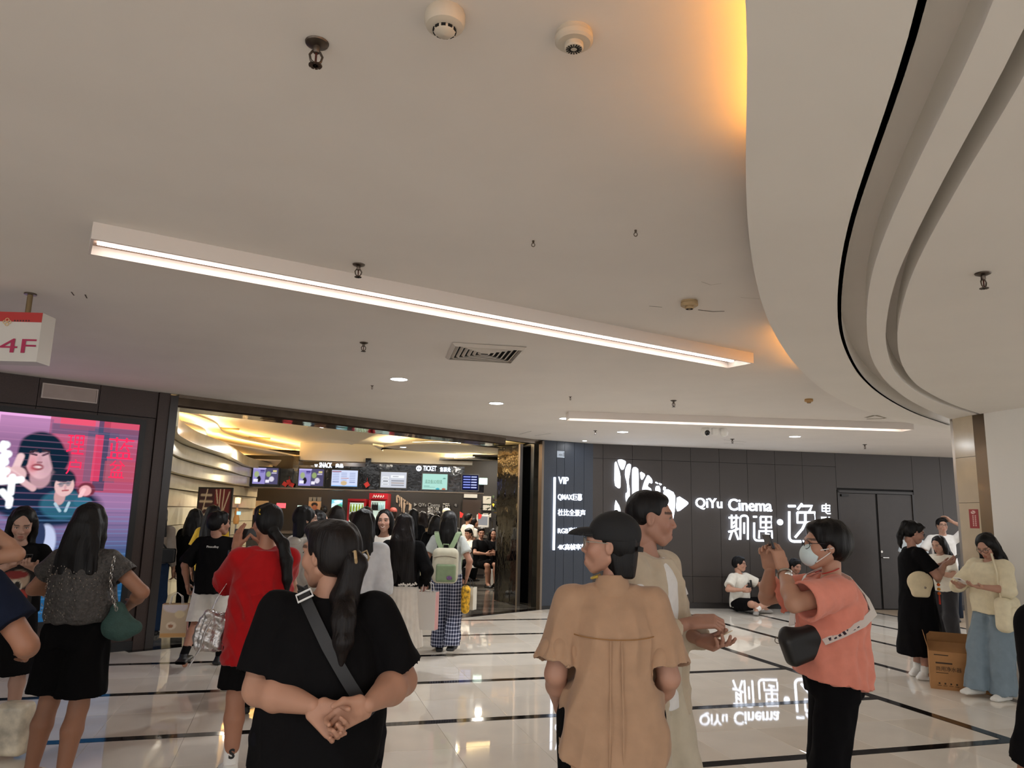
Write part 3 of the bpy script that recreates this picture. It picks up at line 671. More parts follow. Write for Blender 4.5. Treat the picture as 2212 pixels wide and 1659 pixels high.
# ================================================================ big LED screen on the brown wall
sc_ = empty('led_screen', mtx=WE.mat(-3.2, .38)); tag(sc_, 'huge glowing video screen with red street scene and blue lower half on the brown wall', 'screen')
sw, sh = 2.89, 2.14
for lo, hi in (((-.06, -.06, 0), (0, sh + .06, .05)), ((sw, -.06, 0), (sw + .06, sh + .06, .05)), ((0, sh, 0), (sw, sh + .06, .05)), ((0, -.06, 0), (sw, 0, .05))): boxo('frame', lo, hi, m_blackm, sc_)
def spx(x, y):
    s_, z_ = WE.px(x, y); return (s_ + 3.2) / sw, (z_ - .38) / sh
def f_screen(u, v):
    p = Paint(u, v, '#8d6a92'); asp = sw / sh
    E = lambda x, y, rx, ry, c, rot=0., soft=.2, a=1.: p.ell(*spx(x, y), rx * .0030 / sw, ry * .0036 / sh, c, rot, soft, a)
    R = lambda x0, y0, x1, y1, c, a=1.: p.rect(spx(x0, y0)[0], spx(x0, y1)[1], spx(x1, y1)[0], spx(x1, y0)[1], c, a)
    def S(x0, y0, x1, y1, w_, c, a=1.): q, r_ = spx(x0, y0), spx(x1, y1); p.seg(q[0], q[1], r_[0], r_[1], w_, c, asp, a)
    vv = np.clip((v - .28) / .3, 0, 1)
    p.blend(1 - vv, '#1d4a6e')
    p.blend(np.clip((v - .86) / .1, 0, 1) * .8, '#e3a4d8')
    R(110, 900, 300, 1060, '#a83a50', .75); R(190, 930, 245, 1040, '#53566e', .55); R(215, 900, 222, 1060, '#2c3a55', .8); R(130, 905, 205, 925, '#e0465e', .7); R(225, 910, 300, 935, '#c24054', .7)
    R(110, 930, 300, 936, '#3c4a66', .7); R(225, 1000, 300, 1040, '#b04a58', .5); R(205, 940, 212, 1040, '#e8365a', .6)
    R(0, 905, 105, 985, '#7d5578', .6)
    # central figure: dark hair, tilted face, raised hand
    E(70, 1072, 150, 62, '#121a2c'); E(110, 1092, 160, 60, '#15233a')
    E(90, 984, 74, 70, '#0e2030', .1, .12); E(118, 1006, 36, 52, '#0e2030', -.35, .25); E(60, 1000, 26, 46, '#0e2030', .2, .3)
    E(86, 1030, 32, 34, '#a9848c'); E(85, 994, 43, 55, '#cfa6ac', .1, .12); E(101, 1004, 26, 44, '#a98690', .1, 1.2, .55); E(69, 1001, 16, 26, '#c0646f', 0, 1.4, .55)
    E(86, 958, 58, 28, '#0e2030', .08, .25); S(60, 962, 50, 1000, .022, '#0e2030'); S(112, 962, 124, 1010, .03, '#0e2030'); S(92, 958, 86, 976, .008, '#0e2030'); S(78, 956, 70, 976, .008, '#0e2030')
    S(66, 980, 78, 983, .006, '#4a3640'); S(91, 984, 103, 980, .006, '#4a3640'); S(64, 977, 79, 972, .005, '#33242c'); S(91, 972, 106, 976, .005, '#33242c')
    E(85, 993, 8, 14, '#b88e97', 0, 1.); S(80, 999, 89, 999, .005, '#8e626c'); E(80, 1009, 19, 10, '#86434c', 0, .4); E(80, 1009, 13, 4, '#d9c4c4', 0, .5, .7); E(70, 1012, 12, 8, '#b04a56', 0, 1.2, .5)
    S(44, 986, 30, 1018, .020, '#d6b4b6'); E(34, 1024, 30, 22, '#cda8aa'); S(16, 1012, 42, 1030, .014, '#d6b4b6'); S(22, 1022, 46, 1036, .014, '#c49aa0'); S(48, 1040, 70, 1055, .018, '#c7a0a4')
    # second and third figure
    E(136, 1090, 74, 44, '#28566a'); E(128, 1072, 18, 26, '#b58e8e'); E(136, 1038, 40, 34, '#182433'); E(138, 1049, 31, 32, '#cfaaa8', 0, .12); E(136, 1032, 34, 14, '#182433', -.1); E(131, 1047, 9, 8, '#8e7c84', 0, .3, .6); E(146, 1045, 9, 8, '#8e7c84', 0, .3, .6); S(124, 1046, 152, 1043, .003, '#59606c'); E(140, 1053, 4, 7, '#b98e90', 0, .8); S(134, 1060, 146, 1059, .005, '#a05a60'); S(118, 1088, 128, 1104, .008, '#9db7c4'); S(140, 1104, 148, 1086, .008, '#9db7c4')
    E(185, 1058, 30, 22, '#6a2c3a'); E(183, 1060, 20, 16, '#d39a9e'); S(172, 1072, 180, 1058, .012, '#e1b4b6'); E(178, 1085, 30, 16, '#2a6076')
    # vertical white title at the left
    for k, (x, y) in enumerate(((6, 965), (10, 985), (3, 1003), (6, 1022))): S(x - 8, y + 4, x + 6, y - 4, .022, '#f4f8ff'); S(x, y - 8, x + 1, y + 10, .014, '#f4f8ff')
    S(2, 1040, 44, 1036, .02, '#f4f8ff'); S(26, 1030, 22, 1065, .018, '#f4f8ff'); S(4, 1062, 20, 1080, .018, '#f4f8ff'); S(20, 1078, 18, 1092, .018, '#f4f8ff')
    # blue lower half with glitch lines and a seated pale figure
    for k in range(26):
        y = .02 + k * .021; p.rect(0, y, 1, y + .007, '#5b87b4' if k % 3 else '#2c3f66', .28)
    for k in range(14):
        y = .55 + k * .032; p.rect(0, y, 1, y + .004, '#c88ab0', .16)
    E(95, 1172, 34, 52, '#aeb6d2'); E(85, 1160, 16, 40, '#28324f')
    return p.c
painted('picture', sw, sh, f_screen, emis_attr('screen_glow', 1.15), sc_, Matrix.Translation((0, 0, .02)), 460, 340)
scr = sc_
for ch, x0, y0, x1, y1 in (('理', 141, 941, 184, 980), ('户', 140, 993, 176, 1024), ('蓝', 229, 948, 290, 990), ('盆', 232, 996, 270, 1032)):
    a = spx(x0, y1); b = spx(x1, y0); text(ch, .1, emis('screen_red', '#ff2a55', 1.15), scr, Matrix.Translation((a[0] * sw, a[1] * sh, .022)), .0005, .0, fit=(b[0] - a[0]) * sw, vfit=(b[1] - a[1]) * sh, name='screen_character')
# ================================================================ cinema lobby behind the entrance
m_lceil = mat('lobby_ceiling', '#e8e0d0', .7)
m_cream = mat('cream_panel', '#cfc3a4', .25, var=.08, vscale=3)
lc = MB().prism([(-4.3, 9.0), (.5, 13.75), (.75, 13.9), (.75, 23), (-10, 23), (-10, 11), (-6, 8.6)], 3.32, 3.42).build('ceiling_lobby', m_lceil); struct(lc)
def fascia_slab(px, z, th, far, led, name, n=60, i0=.02, i1=.98):
    c = resample([onz(x, y, z)[:2] for x, y in px], n); far = resample([np.array(f) for f in far], n)
    o = empty(name, (c[0][0], c[0][1], z)); struct(o); bpy.context.view_layer.update()
    child(MB().strip(c, far, z, z + th).build('panel', m_lceil, None, True), o)
    t = np.gradient(c, axis=0); t /= np.hypot(*t.T)[:, None]; nn = np.stack([t[:, 1], -t[:, 0]], 1)
    if ((far - c) * nn).sum() < 0: nn = -nn
    a, b = int(n * i0), int(n * i1)
    child(MB().strip((c + nn * .10)[a:b], (c + nn * .13)[a:b], z + th + .001, z + th + .012).build('led_strip', led), o); return o
def Z5(a, b): return 350 + a / 5.395, 840 + b / 5.395
def Z6(a, b): return 740 + a / 5.027, 900 + b / 5.027
k1 = [Z5(*p) for p in ((60, 215), (110, 230), (300, 280), (500, 340), (620, 395), (660, 435), (680, 480), (740, 520), (900, 578), (1300, 665), (1700, 745), (2212, 805))] + [Z6(150, 455), Z6(290, 465)]
k2 = [Z5(*p) for p in ((50, 360), (90, 368), (300, 408), (450, 455), (512, 495), (515, 535), (545, 580), (620, 605), (800, 650), (1300, 735), (1900, 850))]
k3 = [Z5(*p) for p in ((40, 505), (80, 508), (250, 545), (360, 585), (372, 603), (330, 650), (260, 695), (280, 715), (400, 738), (700, 790), (1000, 840), (1330, 905))]
fl_ = [(-7.5, 9.5), (-8.4, 13), (-8.6, 17), (-7.5, 19.6), (-3.5, 19.8)]
fascia_slab(k1, 3.14, .035, fl_, m_led2, 'ceiling_wave_upper')
fascia_slab(k2, 2.98, .035, fl_, m_led2, 'ceiling_wave_middle')
fascia_slab(k3, 2.83, .035, [(-7.2, 9.8), (-8.2, 13), (-8.5, 17), (-7.5, 19.2), (-6, 19.5)], m_led2, 'ceiling_wave_lower')
r1 = [Z6(*p) for p in ((440, 375), (415, 350), (440, 335), (520, 318), (700, 300), (1000, 293), (1400, 315), (1690, 345), (1900, 365))]
fascia_slab(r1, 3.10, .045, [(-3.2, 17.2), (-2.6, 18.5), (-1.5, 19), (.6, 19), (.7, 15)], m_led3, 'ceiling_disc_near')
r2 = [Z6(*p) for p in ((1030, 520), (1000, 500), (1010, 485), (1100, 468), (1400, 455), (1680, 475), (1850, 485))]
fascia_slab(r2, 2.97, .04, [(-1.8, 19.0), (-1.3, 19.3), (-.5, 19.4), (.5, 19.4), (.7, 17)], m_led3, 'ceiling_disc_far')
r0 = [Z5(*p) for p in ((2212, 655), (1900, 555), (1720, 485), (1692, 450), (1710, 420), (1790, 400), (2212, 430))] + [Z6(500, 130)]
c_ = [onz(x, y, 3.2)[:2] for x, y in r0]; struct(MB().prism([tuple(p) for p in c_], 3.2, 3.25).build('ceiling_disc_front', m_lceil))
for x, y, z, lb in ((466, 936, 2.98, 'lobby downlight on the upper ceiling wave'), (460, 957, 2.83, 'lobby downlight on the middle ceiling wave'), (698, 923, 3.2, 'lobby downlight on the front ceiling disc'), (871, 966, 3.10, 'lobby downlight on the near ceiling disc'), (752, 988, 3.14, 'lobby downlight at the far end of the waves'), (822, 971, 3.32, 'lobby downlight between wave and disc')):
    downlight(x, y, .14, lb, z - .001, power=14.)
for (x, y, wd) in ((491, 926, .9), (561, 946, .8), (683, 968, .9)):
    P = onz(x, y, 3.31); o = empty('lobby_vent', (P[0], P[1], 3.32), .35); tag(o, 'small brass ceiling grille above the lobby waves, ' + {491: 'nearest the brown jamb', 561: 'in the middle', 683: 'furthest along'}[x], 'vent')
    boxo('backing', (-.25, -.12, -.008), (.25, .12, -.001), mat('vent_brass_dark', '#5a4728', .6), o)
    for k in range(6): boxo('slat', (-.25, -.11 + k * .042, -.02), (.25, -.095 + k * .042, -.008), mat('vent_brass', '#a88c55', .5), o)
# stacked wavy cream wall bands
wv = empty('wall_lobby', (0, 0, 0)); struct(wv)
struct(MB().prism([(-5.0, 9.6), (-5.2, 9.3), (-9, 13), (-9, 22.5), (-8.6, 22.5), (-7.9, 14.5)], 0, 3.32).build('wall_lobby_backing', m_cream))
zz = [0, .30, .62, .94, 1.27, 1.60, 1.90, 2.14, 2.38, 2.60, 2.82]
base = resample([(-4.75, 9.5), (-5.25, 10.6), (-5.75, 12.2), (-6.15, 14), (-6.5, 16), (-6.85, 18), (-7.0, 20.5)], 44)
for k, (a, b) in enumerate(zip(zz[:-1], zz[1:])):
    t = np.linspace(0, 1, 44); outw = .05 * np.sin(9 * t + k * 1.1) + (.05 if k % 2 else 0) + (max(k - 5, 0) * .17) * (1 - np.abs(t - .45) * .6)
    q = base + np.stack([outw, -outw * .25], 1)
    MB().strip(q, q + np.array([-.9, .1]), a, b - .012).build('wave_band', m_cream, wv, True)
struct(MB().box((-9.2, 22.2, 0), (.9, 22.5, 3.32)).build('wall_lobby_back', mat('lobby_dark_wall', '#2a2624', .5)))
struct(MB().box((.55, 13.6, 0), (.75, 22.4, 3.32)).build('wall_lobby_right', mat('lobby_right_wall', '#4a423a', .5)))
# ---------------------------------------------------------------- bulkhead with monitors over the counter
WB = Wall((-7.6, 18.95), (-.62, 19.5)); 
bk = empty('counter_bulkhead', mtx=WB.mat(0, 0)); tag(bk, 'long black gloss bulkhead carrying monitors over the ticket counter', 'bulkhead')
sB = lambda x, y=1030: WB.px(x, y)[0]
m_gw = mat('black_wavy_board', '#0c0c0e', .1, bump=.02, bscale=1.6)
for a, b, zt in ((sB(520), sB(632), 2.62), (sB(640), sB(790), 2.72), (sB(796), sB(1003), 2.80), (sB(1003), sB(1046), 2.50)): wbox('fascia_panel', a, b, 2.14, zt, -.5, 0, m_gw, bk)
wbox('edge_rail', sB(520), sB(1046), 2.11, 2.14, -.5, .02, m_steeld, bk)
for x in (636, 793): wbox('end_post', sB(x) - .07, sB(x) + .07, 2.14, 2.95, -.6, -.05, m_gw, bk)
wbox('ceiling_drop', sB(640), sB(1020), 2.86, 3.32, -.7, -.2, m_lceil, bk)
def monitor(x0, y0, x1, y1, fn, label, est=1.1, nx=40, ny=28):
    a = WB.px(x0, y1); b = WB.px(x1, y0); o = empty('wall_monitor', mtx=WB.mat(a[0], a[1], .03)); tag(o, label, 'monitor', 'monitors over the ticket counter')
    wd, ht = b[0] - a[0], b[1] - a[1]
    boxo('casing', (-.03, -.03, -.03), (wd + .03, ht + .03, .03), m_blackm, o)
    painted('screen_picture', wd, ht, fn, emis_attr('monitor_glow', est), o, Matrix.Translation((0, 0, .033)), nx, ny); return o
def f_cup(u, v):
    p = Paint(u, v, '#8f86c2'); p.rect(.5, 0, 1, 1, '#4f4a6a'); p.ell(.25, .3, .08, .2, '#1d1a22'); p.ell(.75, .32, .1, .16, '#cfc8d8'); p.ell(.62, .62, .1, .18, '#8fa06a', a=.6); p.ell(.15, .6, .1, .2, '#9aa87c', a=.5)
    p.rect(.28, .78, .46, .88, '#4a3d7c'); p.rect(.78, .78, .95, .88, '#d6c98a'); p.rect(.05, .12, .2, .3, '#e6e2f2'); p.rect(.52, .1, .66, .28, '#e6e2f2'); p.rect(.28, .68, .44, .73, '#5b4f90'); p.rect(.74, .66, .95, .72, '#b8b0cc'); p.rect(0, .92, .5, 1, '#b6aee0'); return p.c
def f_menu(u, v):
    p = Paint(u, v, '#c9d3ee')
    for k in range(6):
        for q in (.04, .36, .68): p.rect(q, .25 + k * .11, q + .24, .29 + k * .11, '#8d97bd')
    p.rect(.36, .48, .66, .53, '#b46a5a'); p.rect(.02, .86, .36, .93, '#9a6a7c'); p.ell(.48, .2, .12, .14, '#cbb188'); p.rect(0, 0, 1, .06, '#7fb0e6'); return p.c
def f_ticket(u, v):
    p = Paint(u, v, '#c6c9d2')
    for k in range(3): p.rect(.06, .15 + k * .2, .32, .28 + k * .2, '#eceef2'); p.rect(.1, .19 + k * .2, .28, .23 + k * .2, '#6d7078')
    p.rect(.4, .62, .92, .82, '#eceef2'); p.rect(.46, .68, .68, .73, '#787b84')
    for k in range(3): p.rect(.42, .12 + k * .14, .92, .2 + k * .14, '#a79a94' if k % 2 else '#8b8d96')
    return p.c
def f_mint(u, v):
    p = Paint(u, v, '#a9d8cc'); p.rect(.06, .2, .3, .23, '#6f9a90'); p.rect(.06, .12, .5, .15, '#86b2a8'); p.ell(.62, .04, .08, .07, '#3f9fb0'); p.ell(.86, .04, .08, .07, '#b0664f'); p.rect(.1, .38, .8, .41, '#8fbcb0'); p.ell(.87, .72, .06, .04, '#5d8c82'); return p.c
def f_list(u, v):
    p = Paint(u, v, '#10143a')
    for k in range(5): p.rect(.06, .12 + k * .18, .5, .18 + k * .18, '#8f9cf0'); p.rect(.56, .12 + k * .18, .92, .18 + k * .18, '#c2caff'); p.rect(0, .08 + k * .18, 1, .095 + k * .18, '#2c36a8')
    return p.c
monitor(503, 1034, 541, 1046, f_cup, 'half hidden drinks monitor at the left end of the bulkhead', 1., 20, 14)
monitor(546, 1012, 603, 1045, f_cup, 'lilac drinks menu monitor nearest the cream wall'); monitor(645, 1014, 701, 1049, f_cup, 'lilac drinks menu monitor right of the red paper ornament')
monitor(716, 1017, 774, 1050, f_menu, 'pale blue snack price list monitor'); monitor(822, 1021, 879, 1053, f_ticket, 'grey monitor with ticket price table')
mm = monitor(912, 1025, 967, 1057, f_mint, 'mint green monitor with a notice about glasses')
a = WB.px(918, 1044); b = WB.px(955, 1037); a0_ = WB.px(912, 1057)
text('请自备3D眼镜', .1, mat('mint_text', '#35695f', .5), mm, Matrix.Translation((a[0] - a0_[0], a[1] - a0_[1], .036)), .001, 0, fit=b[0] - a[0], vfit=b[1] - a[1])
monitor(998, 1027, 1033, 1058, f_list, 'navy monitor listing show times at the right end of the bulkhead', 1.2)
o = empty('lit_sign', mtx=WB.mat(*WB.px(1034, 1047), .1)); tag(o, 'small mint light box hanging at the bulkhead corner', 'sign'); boxo('light_box', (0, 0, 0), (.22, .17, .05), mat('mint_box', '#b7d8d0', .4, emit='#b7e0d6', estr=.8), o, r=.01)
def bsign(body, x0, y0, x1, y1, parent): a = WB.px(x0, y1); b = WB.px(x1, y0); return text(body, .1, m_sign, parent, Matrix.Translation((a[0], a[1], .04)), .015, .001, fit=b[0] - a[0], vfit=b[1] - a[1])
tk = empty('ticket_sign', mtx=WB.mat(0, 0)); tag(tk, 'glowing white TICKET lettering above the mint monitor', 'sign')
bsign('TICKET', 914, 1007, 943, 1017, tk); bsign('售票处', 950, 1010, 974, 1019, tk)
ic = WB.px(905, 1012); MB().tube([(ic[0] + .055 * math.cos(t), ic[1] + .055 * math.sin(t), .04) for t in np.linspace(0, 6.28, 18)[:-1]], .016, 6, closed=True).build('ring_icon', m_sign, tk); MB().box((ic[0] - .012, ic[1] - .04, .03), (ic[0] + .012, ic[1] + .04, .05)).build('ring_bar', m_sign, tk)
sn = empty('snack_sign', mtx=WB.mat(0, 0)); tag(sn, 'glowing white snack counter lettering above the price list monitor', 'sign')
bsign('SNACK', 690, 1000, 718, 1010, sn); bsign('卖品', 725, 1002, 742, 1010, sn); bsign('W', 680, 1003, 687, 1009, sn)
# red paper ornaments
for (x, y, lb) in ((625, 1045, 'red folded paper ornament hanging from the bulkhead edge'), (793, 1047, 'small red diamond ornament hanging between the monitors')):
    a = WB.px(x, y); o = empty('paper_ornament', mtx=WB.mat(a[0], a[1], .06)); tag(o, lb, 'ornament')
    m_r = mat('red_paper', '#b3241f', .6)
    if x < 700:
        for k, q in enumerate(((-.09, -.02, .3), (.0, .03, -.4), (.08, -.03, .5))): MB().box((-.05, -.05, -.006), (.05, .07, .006), Matrix.Translation((q[0], q[1], 0)) @ Matrix.Rotation(q[2] + .7, 4, 'Z')).build('folded_leaf', m_r, o)
    else: MB().box((-.06, -.06, -.006), (.06, .06, .006), Matrix.Rotation(.6, 4, 'Z')).build('diamond', m_r, o)
    MB().tube([(0, .05, 0), (0, .18, 0)], .004, 5).build('cord', m_r, o)
# ---------------------------------------------------------------- counter and back bar
ct = empty('ticket_counter', (-4.2, 19.2, 0), .075); tag(ct, 'long dark ticket counter under the bulkhead', 'counter')
m_ctr = mat('counter_dark', '#2b2522', .3)
boxo('body', (-2.3, -.3, 0), (3.6, .35, 1.0), m_ctr, ct); boxo('worktop', (-2.35, -.38, 1.0), (3.65, .4, 1.05), mat('counter_top', '#5a5048', .15), ct)
for k in range(1, 11): boxo('front_panel', (-2.88 + k * .6, -.315, .1), (-2.3 + k * .6, -.3, .96), m_wood, ct)
# interior logo wall sign (unlit)
WI = Wall((-4.5, 22.19), (.5, 22.19)); lw = empty('lobby_wall_sign', mtx=WI.mat(0, 0)); tag(lw, 'unlit grey cinema name with tree logo on the dark lobby back wall', 'sign')
m_tan = mat('tan_letter', '#a8927a', .5)
def itext(body, x0, y0, x1, y1): a = WI.px(x0, y1); b = WI.px(x1, y0); text(body, .2, m_greyletter, lw, Matrix.Translation((a[0], a[1], .02)), .01, .004, fit=b[0] - a[0], vfit=b[1] - a[1])
itext('QiYu', 904, 1087, 921, 1095); itext('Cinema', 924, 1087, 951, 1095); itext('电', 982, 1088, 987, 1094)
def ci(p):
    X = 924 + (p[0] - 1112) * (48 / 768.) * 1.0; Y = 1096 + (p[1] - 620) * (16 / 240.); return WI.px(X, Y + (0 if p[0] < 1600 else -2))
neon(lw, QI + YU, .017, m_greyletter, 'stroke', ci, .03); neon(lw, YI, .02, m_greyletter, 'stroke', ci, .03)
for pl in LOGO[:11]:
    pts = [WI.px(856 + (x - 106) * .062, 1069 + (y - 133) * .068) for x, y in pl]; MB().prism(pts, .01, .03).build('tree_shape', m_tan, lw)
t3 = [WI.px(894.5, 1086), WI.px(901, 1090), WI.px(895, 1094)]; MB().prism(t3, .01, .03).build('play_mark', m_greyletter, lw)
# fridges
m_red = mat('fridge_red', '#b0202c', .3); m_glow = mat('fridge_inside', '#cfe3d8', .5, emit='#d5eee0', estr=.55)
bt = MB().lathe([(0, 0), (.022, 0), (.024, .02), (.024, .14), (.013, .18), (.013, .22), (0, .22)], 10).build('bottle', None, None, True); btm = bt.data; bpy.data.objects.remove(bt)
def fridge(x0, y0, x1, y1, head, label, Y=21.4):
    a = ondepth(x0, y1, Y); b = ondepth(x1, y0, Y); z1 = float(b[2]); wd = float(b[0] - a[0])
    o = empty('drinks_fridge', (a[0], Y, 0)); tag(o, label, 'fridge', 'red drinks fridges')
    boxo('cabinet', (0, .05, 0), (wd, .6, z1), m_red, o); boxo('interior', (.06, .035, .6), (wd - .06, .05, z1 - head - .05), m_glow, o)
    for q in ((0, .06), (wd - .06, wd)): boxo('door_stile', (q[0], 0, .4), (q[1], .05, z1 - head), m_red, o)
    boxo('header', (0, -.01, z1 - head), (wd, .05, z1), m_red, o)
    for k in range(3): boxo('shelf', (.06, .0, z1 - head - .32 - k * .3), (wd - .06, .035, z1 - head - .31 - k * .3), m_steel, o)
    if head > .12:
        for k in range(5): MB().tube([(wd * (.2 + k * .13), -.012, z1 - head * .75), (wd * (.26 + k * .13), -.012, z1 - head * .3), (wd * (.3 + k * .12), -.012, z1 - head * .6)], .012, 5).build('script_mark', m_white, o)
    return o, wd, z1 - head - .31
f1, w1, zs1 = fridge(749, 1078, 791, 1120, .06, 'shorter red drinks fridge with green bottles on its shelf'); f2, w2, zs2 = fridge(795, 1066, 838, 1120, .17, 'taller red drinks fridge with white script on its header')
cols = {'g': mat('bottle_green', '#8aa51e', .2), 'k': mat('bottle_black', '#1b1b1e', .2), 'c': mat('bottle_clear', '#a9cfd6', .15)}
def bottles(f, wd, zs, seq, nm):
    for k, c in enumerate(seq):
        me = btm.copy(); me.materials.clear(); me.materials.append(cols[c]); o = obj('bottle', me); o.location = (f.location[0] + .1 + (wd - .2) * k / (len(seq) - 1), f.location[1] - .0, zs); tag(o, {'g': 'yellow green', 'k': 'black', 'c': 'clear'}[c] + ' drink bottle on the top shelf of the ' + nm, 'bottle', {'g': 'yellow green', 'k': 'black', 'c': 'clear'}[c] + ' bottles in the ' + nm)
bottles(f1, w1, zs1, 'ggggg', 'shorter red fridge'); bottles(f2, w2, zs2, 'kkkkcccc', 'taller red fridge')
# back bar posters, boxes, lamps
def backbox(name, x0, y0, x1, y1, Y, m, label, cat, th=.07, fn=None):
    a = ondepth(x0, y1, Y); b = ondepth(x1, y0, Y); o = empty(name, (a[0], Y, a[2])); tag(o, label, cat)
    boxo('panel', (0, 0, 0), (b[0] - a[0], th, b[2] - a[2]), m, o)
    if fn: painted('print', float(b[0] - a[0]) - .04, float(b[2] - a[2]) - .04, fn, mat('print_paper', attr='paint', rough=.5), o, Matrix(((1, 0, 0, .02), (0, 0, -1, -.004), (0, 1, 0, .02), (0, 0, 0, 1))), 30, 30)
    return o
def f_face(u, v): p = Paint(u, v, '#b98f6c'); p.ell(.5, .75, .3, .2, '#1a1416'); p.ell(.52, .48, .22, .25, '#a86a52'); p.rect(0, 0, 1, .2, '#7c5a44'); return p.c
backbox('framed_poster', 665, 1083, 693, 1110, 22.13, mat('frame_tan', '#a58a6a', .5), 'tan framed portrait poster on the dark back bar', 'poster', fn=f_face)
for k, x in enumerate((667, 676, 685)): backbox('back_bar_tin', x, 1074, x + 7, 1082, 21.8, mat('tin_grey', '#77756f', .4), ('first', 'second', 'third')[k] + ' grey tin from the cream wall side on top of the tan framed poster', 'tin', .12)
backbox('pale_board', 536, 1082, 579, 1112, 22.13, mat('board_tan', '#b9a78c', .5), 'pale board on the back bar behind the ponytail', 'board')  # one even pale tan for the board
def f_wave(u, v): p = Paint(u, v, '#7fd0e0'); p.ell(.3, .4, .5, .25, '#d9f2f5', .5); p.ell(.7, .2, .4, .3, '#4fa07c', .3); p.ell(.6, .8, .4, .15, '#eaf7fb'); return p.c
mo = backbox('pos_display', 714, 1079, 739, 1099, 20.6, m_blackm, 'tilted sea coloured till display', 'display'); painted('picture', .3, .24, f_wave, emis_attr('monitor_glow', 1.1), mo, Matrix(((1, 0, 0, .02), (0, 0, -1, -.01), (0, 1, 0, .01), (0, 0, 0, 1))), 20, 16)
backbox('red_light_box', 597, 1087, 616, 1097, 20.8, mat('red_glow', '#e04a50', .4, emit='#ff5560', estr=1.4), 'small glowing red and white light box on the back bar', 'light box')
backbox('white_dispenser', 641, 1092, 656, 1113, 20.6, mat('disp_glow', '#d5efe6', .4, emit='#d5efe6', estr=.7), 'glowing pale dispenser on the counter', 'dispenser')
backbox('till_screen', 651, 1109, 664, 1124, 19.2, mat('till_blue', '#8fc3e8', .4, emit='#8fc3e8', estr=.8), 'pale blue till screen on the counter', 'screen')
backbox('till_screen', 511, 1105, 518, 1112, 17, mat('till_blue', '#8fc3e8', .4, emit='#8fc3e8', estr=.8), 'tiny bright blue screen beside the red poster', 'screen')
# table lamp and popcorn tower beside the poster
P = ondepth(513, 1090, 18.2); o = empty('popcorn_lamp', (P[0], P[1], 0)); tag(o, 'warm glowing lamp on a metal stand beside the red poster', 'lamp')
MB().lathe([(0, 0), (.14, 0), (.14, .02), (.02, .04), (.015, 1.72), (0, 1.72)], 16).build('stand', m_steel, o, True); MB().lathe([(0, 1.7), (.06, 1.7), (.065, 1.74), (.065, 1.84), (0, 1.85)], 16).build('shade', mat('lamp_amber', '#ffd9a0', .4, emit='#ffcf8a', estr=2.2), o, True); MB().lathe([(0, 1.2), (.06, 1.22), (.075, 1.32), (.05, 1.42), (.06, 1.5), (.02, 1.6), (0, 1.6)], 16).build('jar', mat('amber_glass', '#b9864a', .2), o, True)
# red poster board with two characters
Y = 14.2; a = ondepth(426, 1120, Y); b = ondepth(500, 1057, Y); o = empty('poster_stand', (a[0], Y, 0)); tag(o, 'dark red poster stand with two large cream characters in the lobby', 'poster')
z0, z1 = .75, float(b[2]); wd = float(b[0] - a[0])
boxo('board', (-.03, 0, z0 - .03), (wd + .03, .04, z1 + .03), m_blackm, o)
def f_red(u, v):
    p = Paint(u, v, '#3a1420'); p.rect(.5, .45, .95, 1, '#7a1c22'); p.blend(np.clip((u - .3) * 1.2, 0, .6) * (v > .4), '#6a1a24')
    c = '#d8c3a8'
    for q in ((.06, .9, .39, .9), (.03, .8, .42, .8), (.25, .99, .15, .67), (.15, .69, .36, .69), (.36, .69, .27, .57), (.2, .6, .32, .5)): p.seg(*q, .018, c, .85)
    for q in ((.53, .98, .6, .78), (.66, 1, .66, .5), (.78, 1, .74, .5), (.95, .95, .8, .68), (.55, .5, .93, .5), (.93, .5, .9, .58)): p.seg(*q, .018, c, .85)
    for k in range(4): p.rect(.1 + k * .2, .33, .26 + k * .2, .36, '#8a7468', .7)
    return p.c
painted('print', wd, z1 - z0, f_red, mat('print_paper', attr='paint', rough=.5), o, Matrix(((1, 0, 0, 0), (0, 0, -1, -.004), (0, 1, 0, z0), (0, 0, 0, 1))), 60, 70)
for s_ in (.05, wd - .05): boxo('leg', (s_ - .02, 0, 0), (s_ + .02, .03, z0), m_blackm, o); boxo('foot', (s_ - .03, -.2, 0), (s_ + .03, .2, .02), m_blackm, o)
# framed certificates, brown door, white kiosk, shelf and plant at the far right of the lobby
for k, (y0, y1) in enumerate(((1072, 1088), (1091, 1102), (1109, 1117))): backbox('framed_certificate', 1043, y0, 1061, y1, 22.13, mat('cert_white', '#c9c4b8', .5), ('topmost', 'middle', 'lowest')[k] + ' framed white certificate on the lobby back wall', 'certificate')
backbox('air_grille', 1002, 1066, 1031, 1075, 22.13, mat('grille_white', '#c8c6c0', .5), 'white wall grille under the navy monitor', 'grille')
backbox('lobby_door', 994, 1080, 1040, 1240, 22.1, mat('lobby_door_brown', '#3c302a', .4), 'plain brown door in the lobby back wall', 'door')
P = ondepth(1043, 1120, 20.4); o = empty('ticket_kiosk', (P[0], P[1], 0)); tag(o, 'white self-service kiosk with grey screen near the lobby seats', 'kiosk')
boxo('base', (-.16, -.1, 0), (.16, .1, .04), m_white, o); boxo('post', (-.05, -.03, .04), (.05, .03, 1.3), m_white, o); boxo('screen_case', (-.17, -.05, 1.24), (.17, .0, 1.58), m_white, o, r=.02); boxo('screen', (-.13, -.056, 1.3), (.13, -.05, 1.53), mat('kiosk_grey', '#7c8088', .3, emit='#7c8088', estr=.3), o)
P = ondepth(1064, 1110, 21.2); o = empty('potted_plant', (P[0], P[1], 0)); tag(o, 'leafy potted plant with yellow flowers at the lobby edge', 'plant')
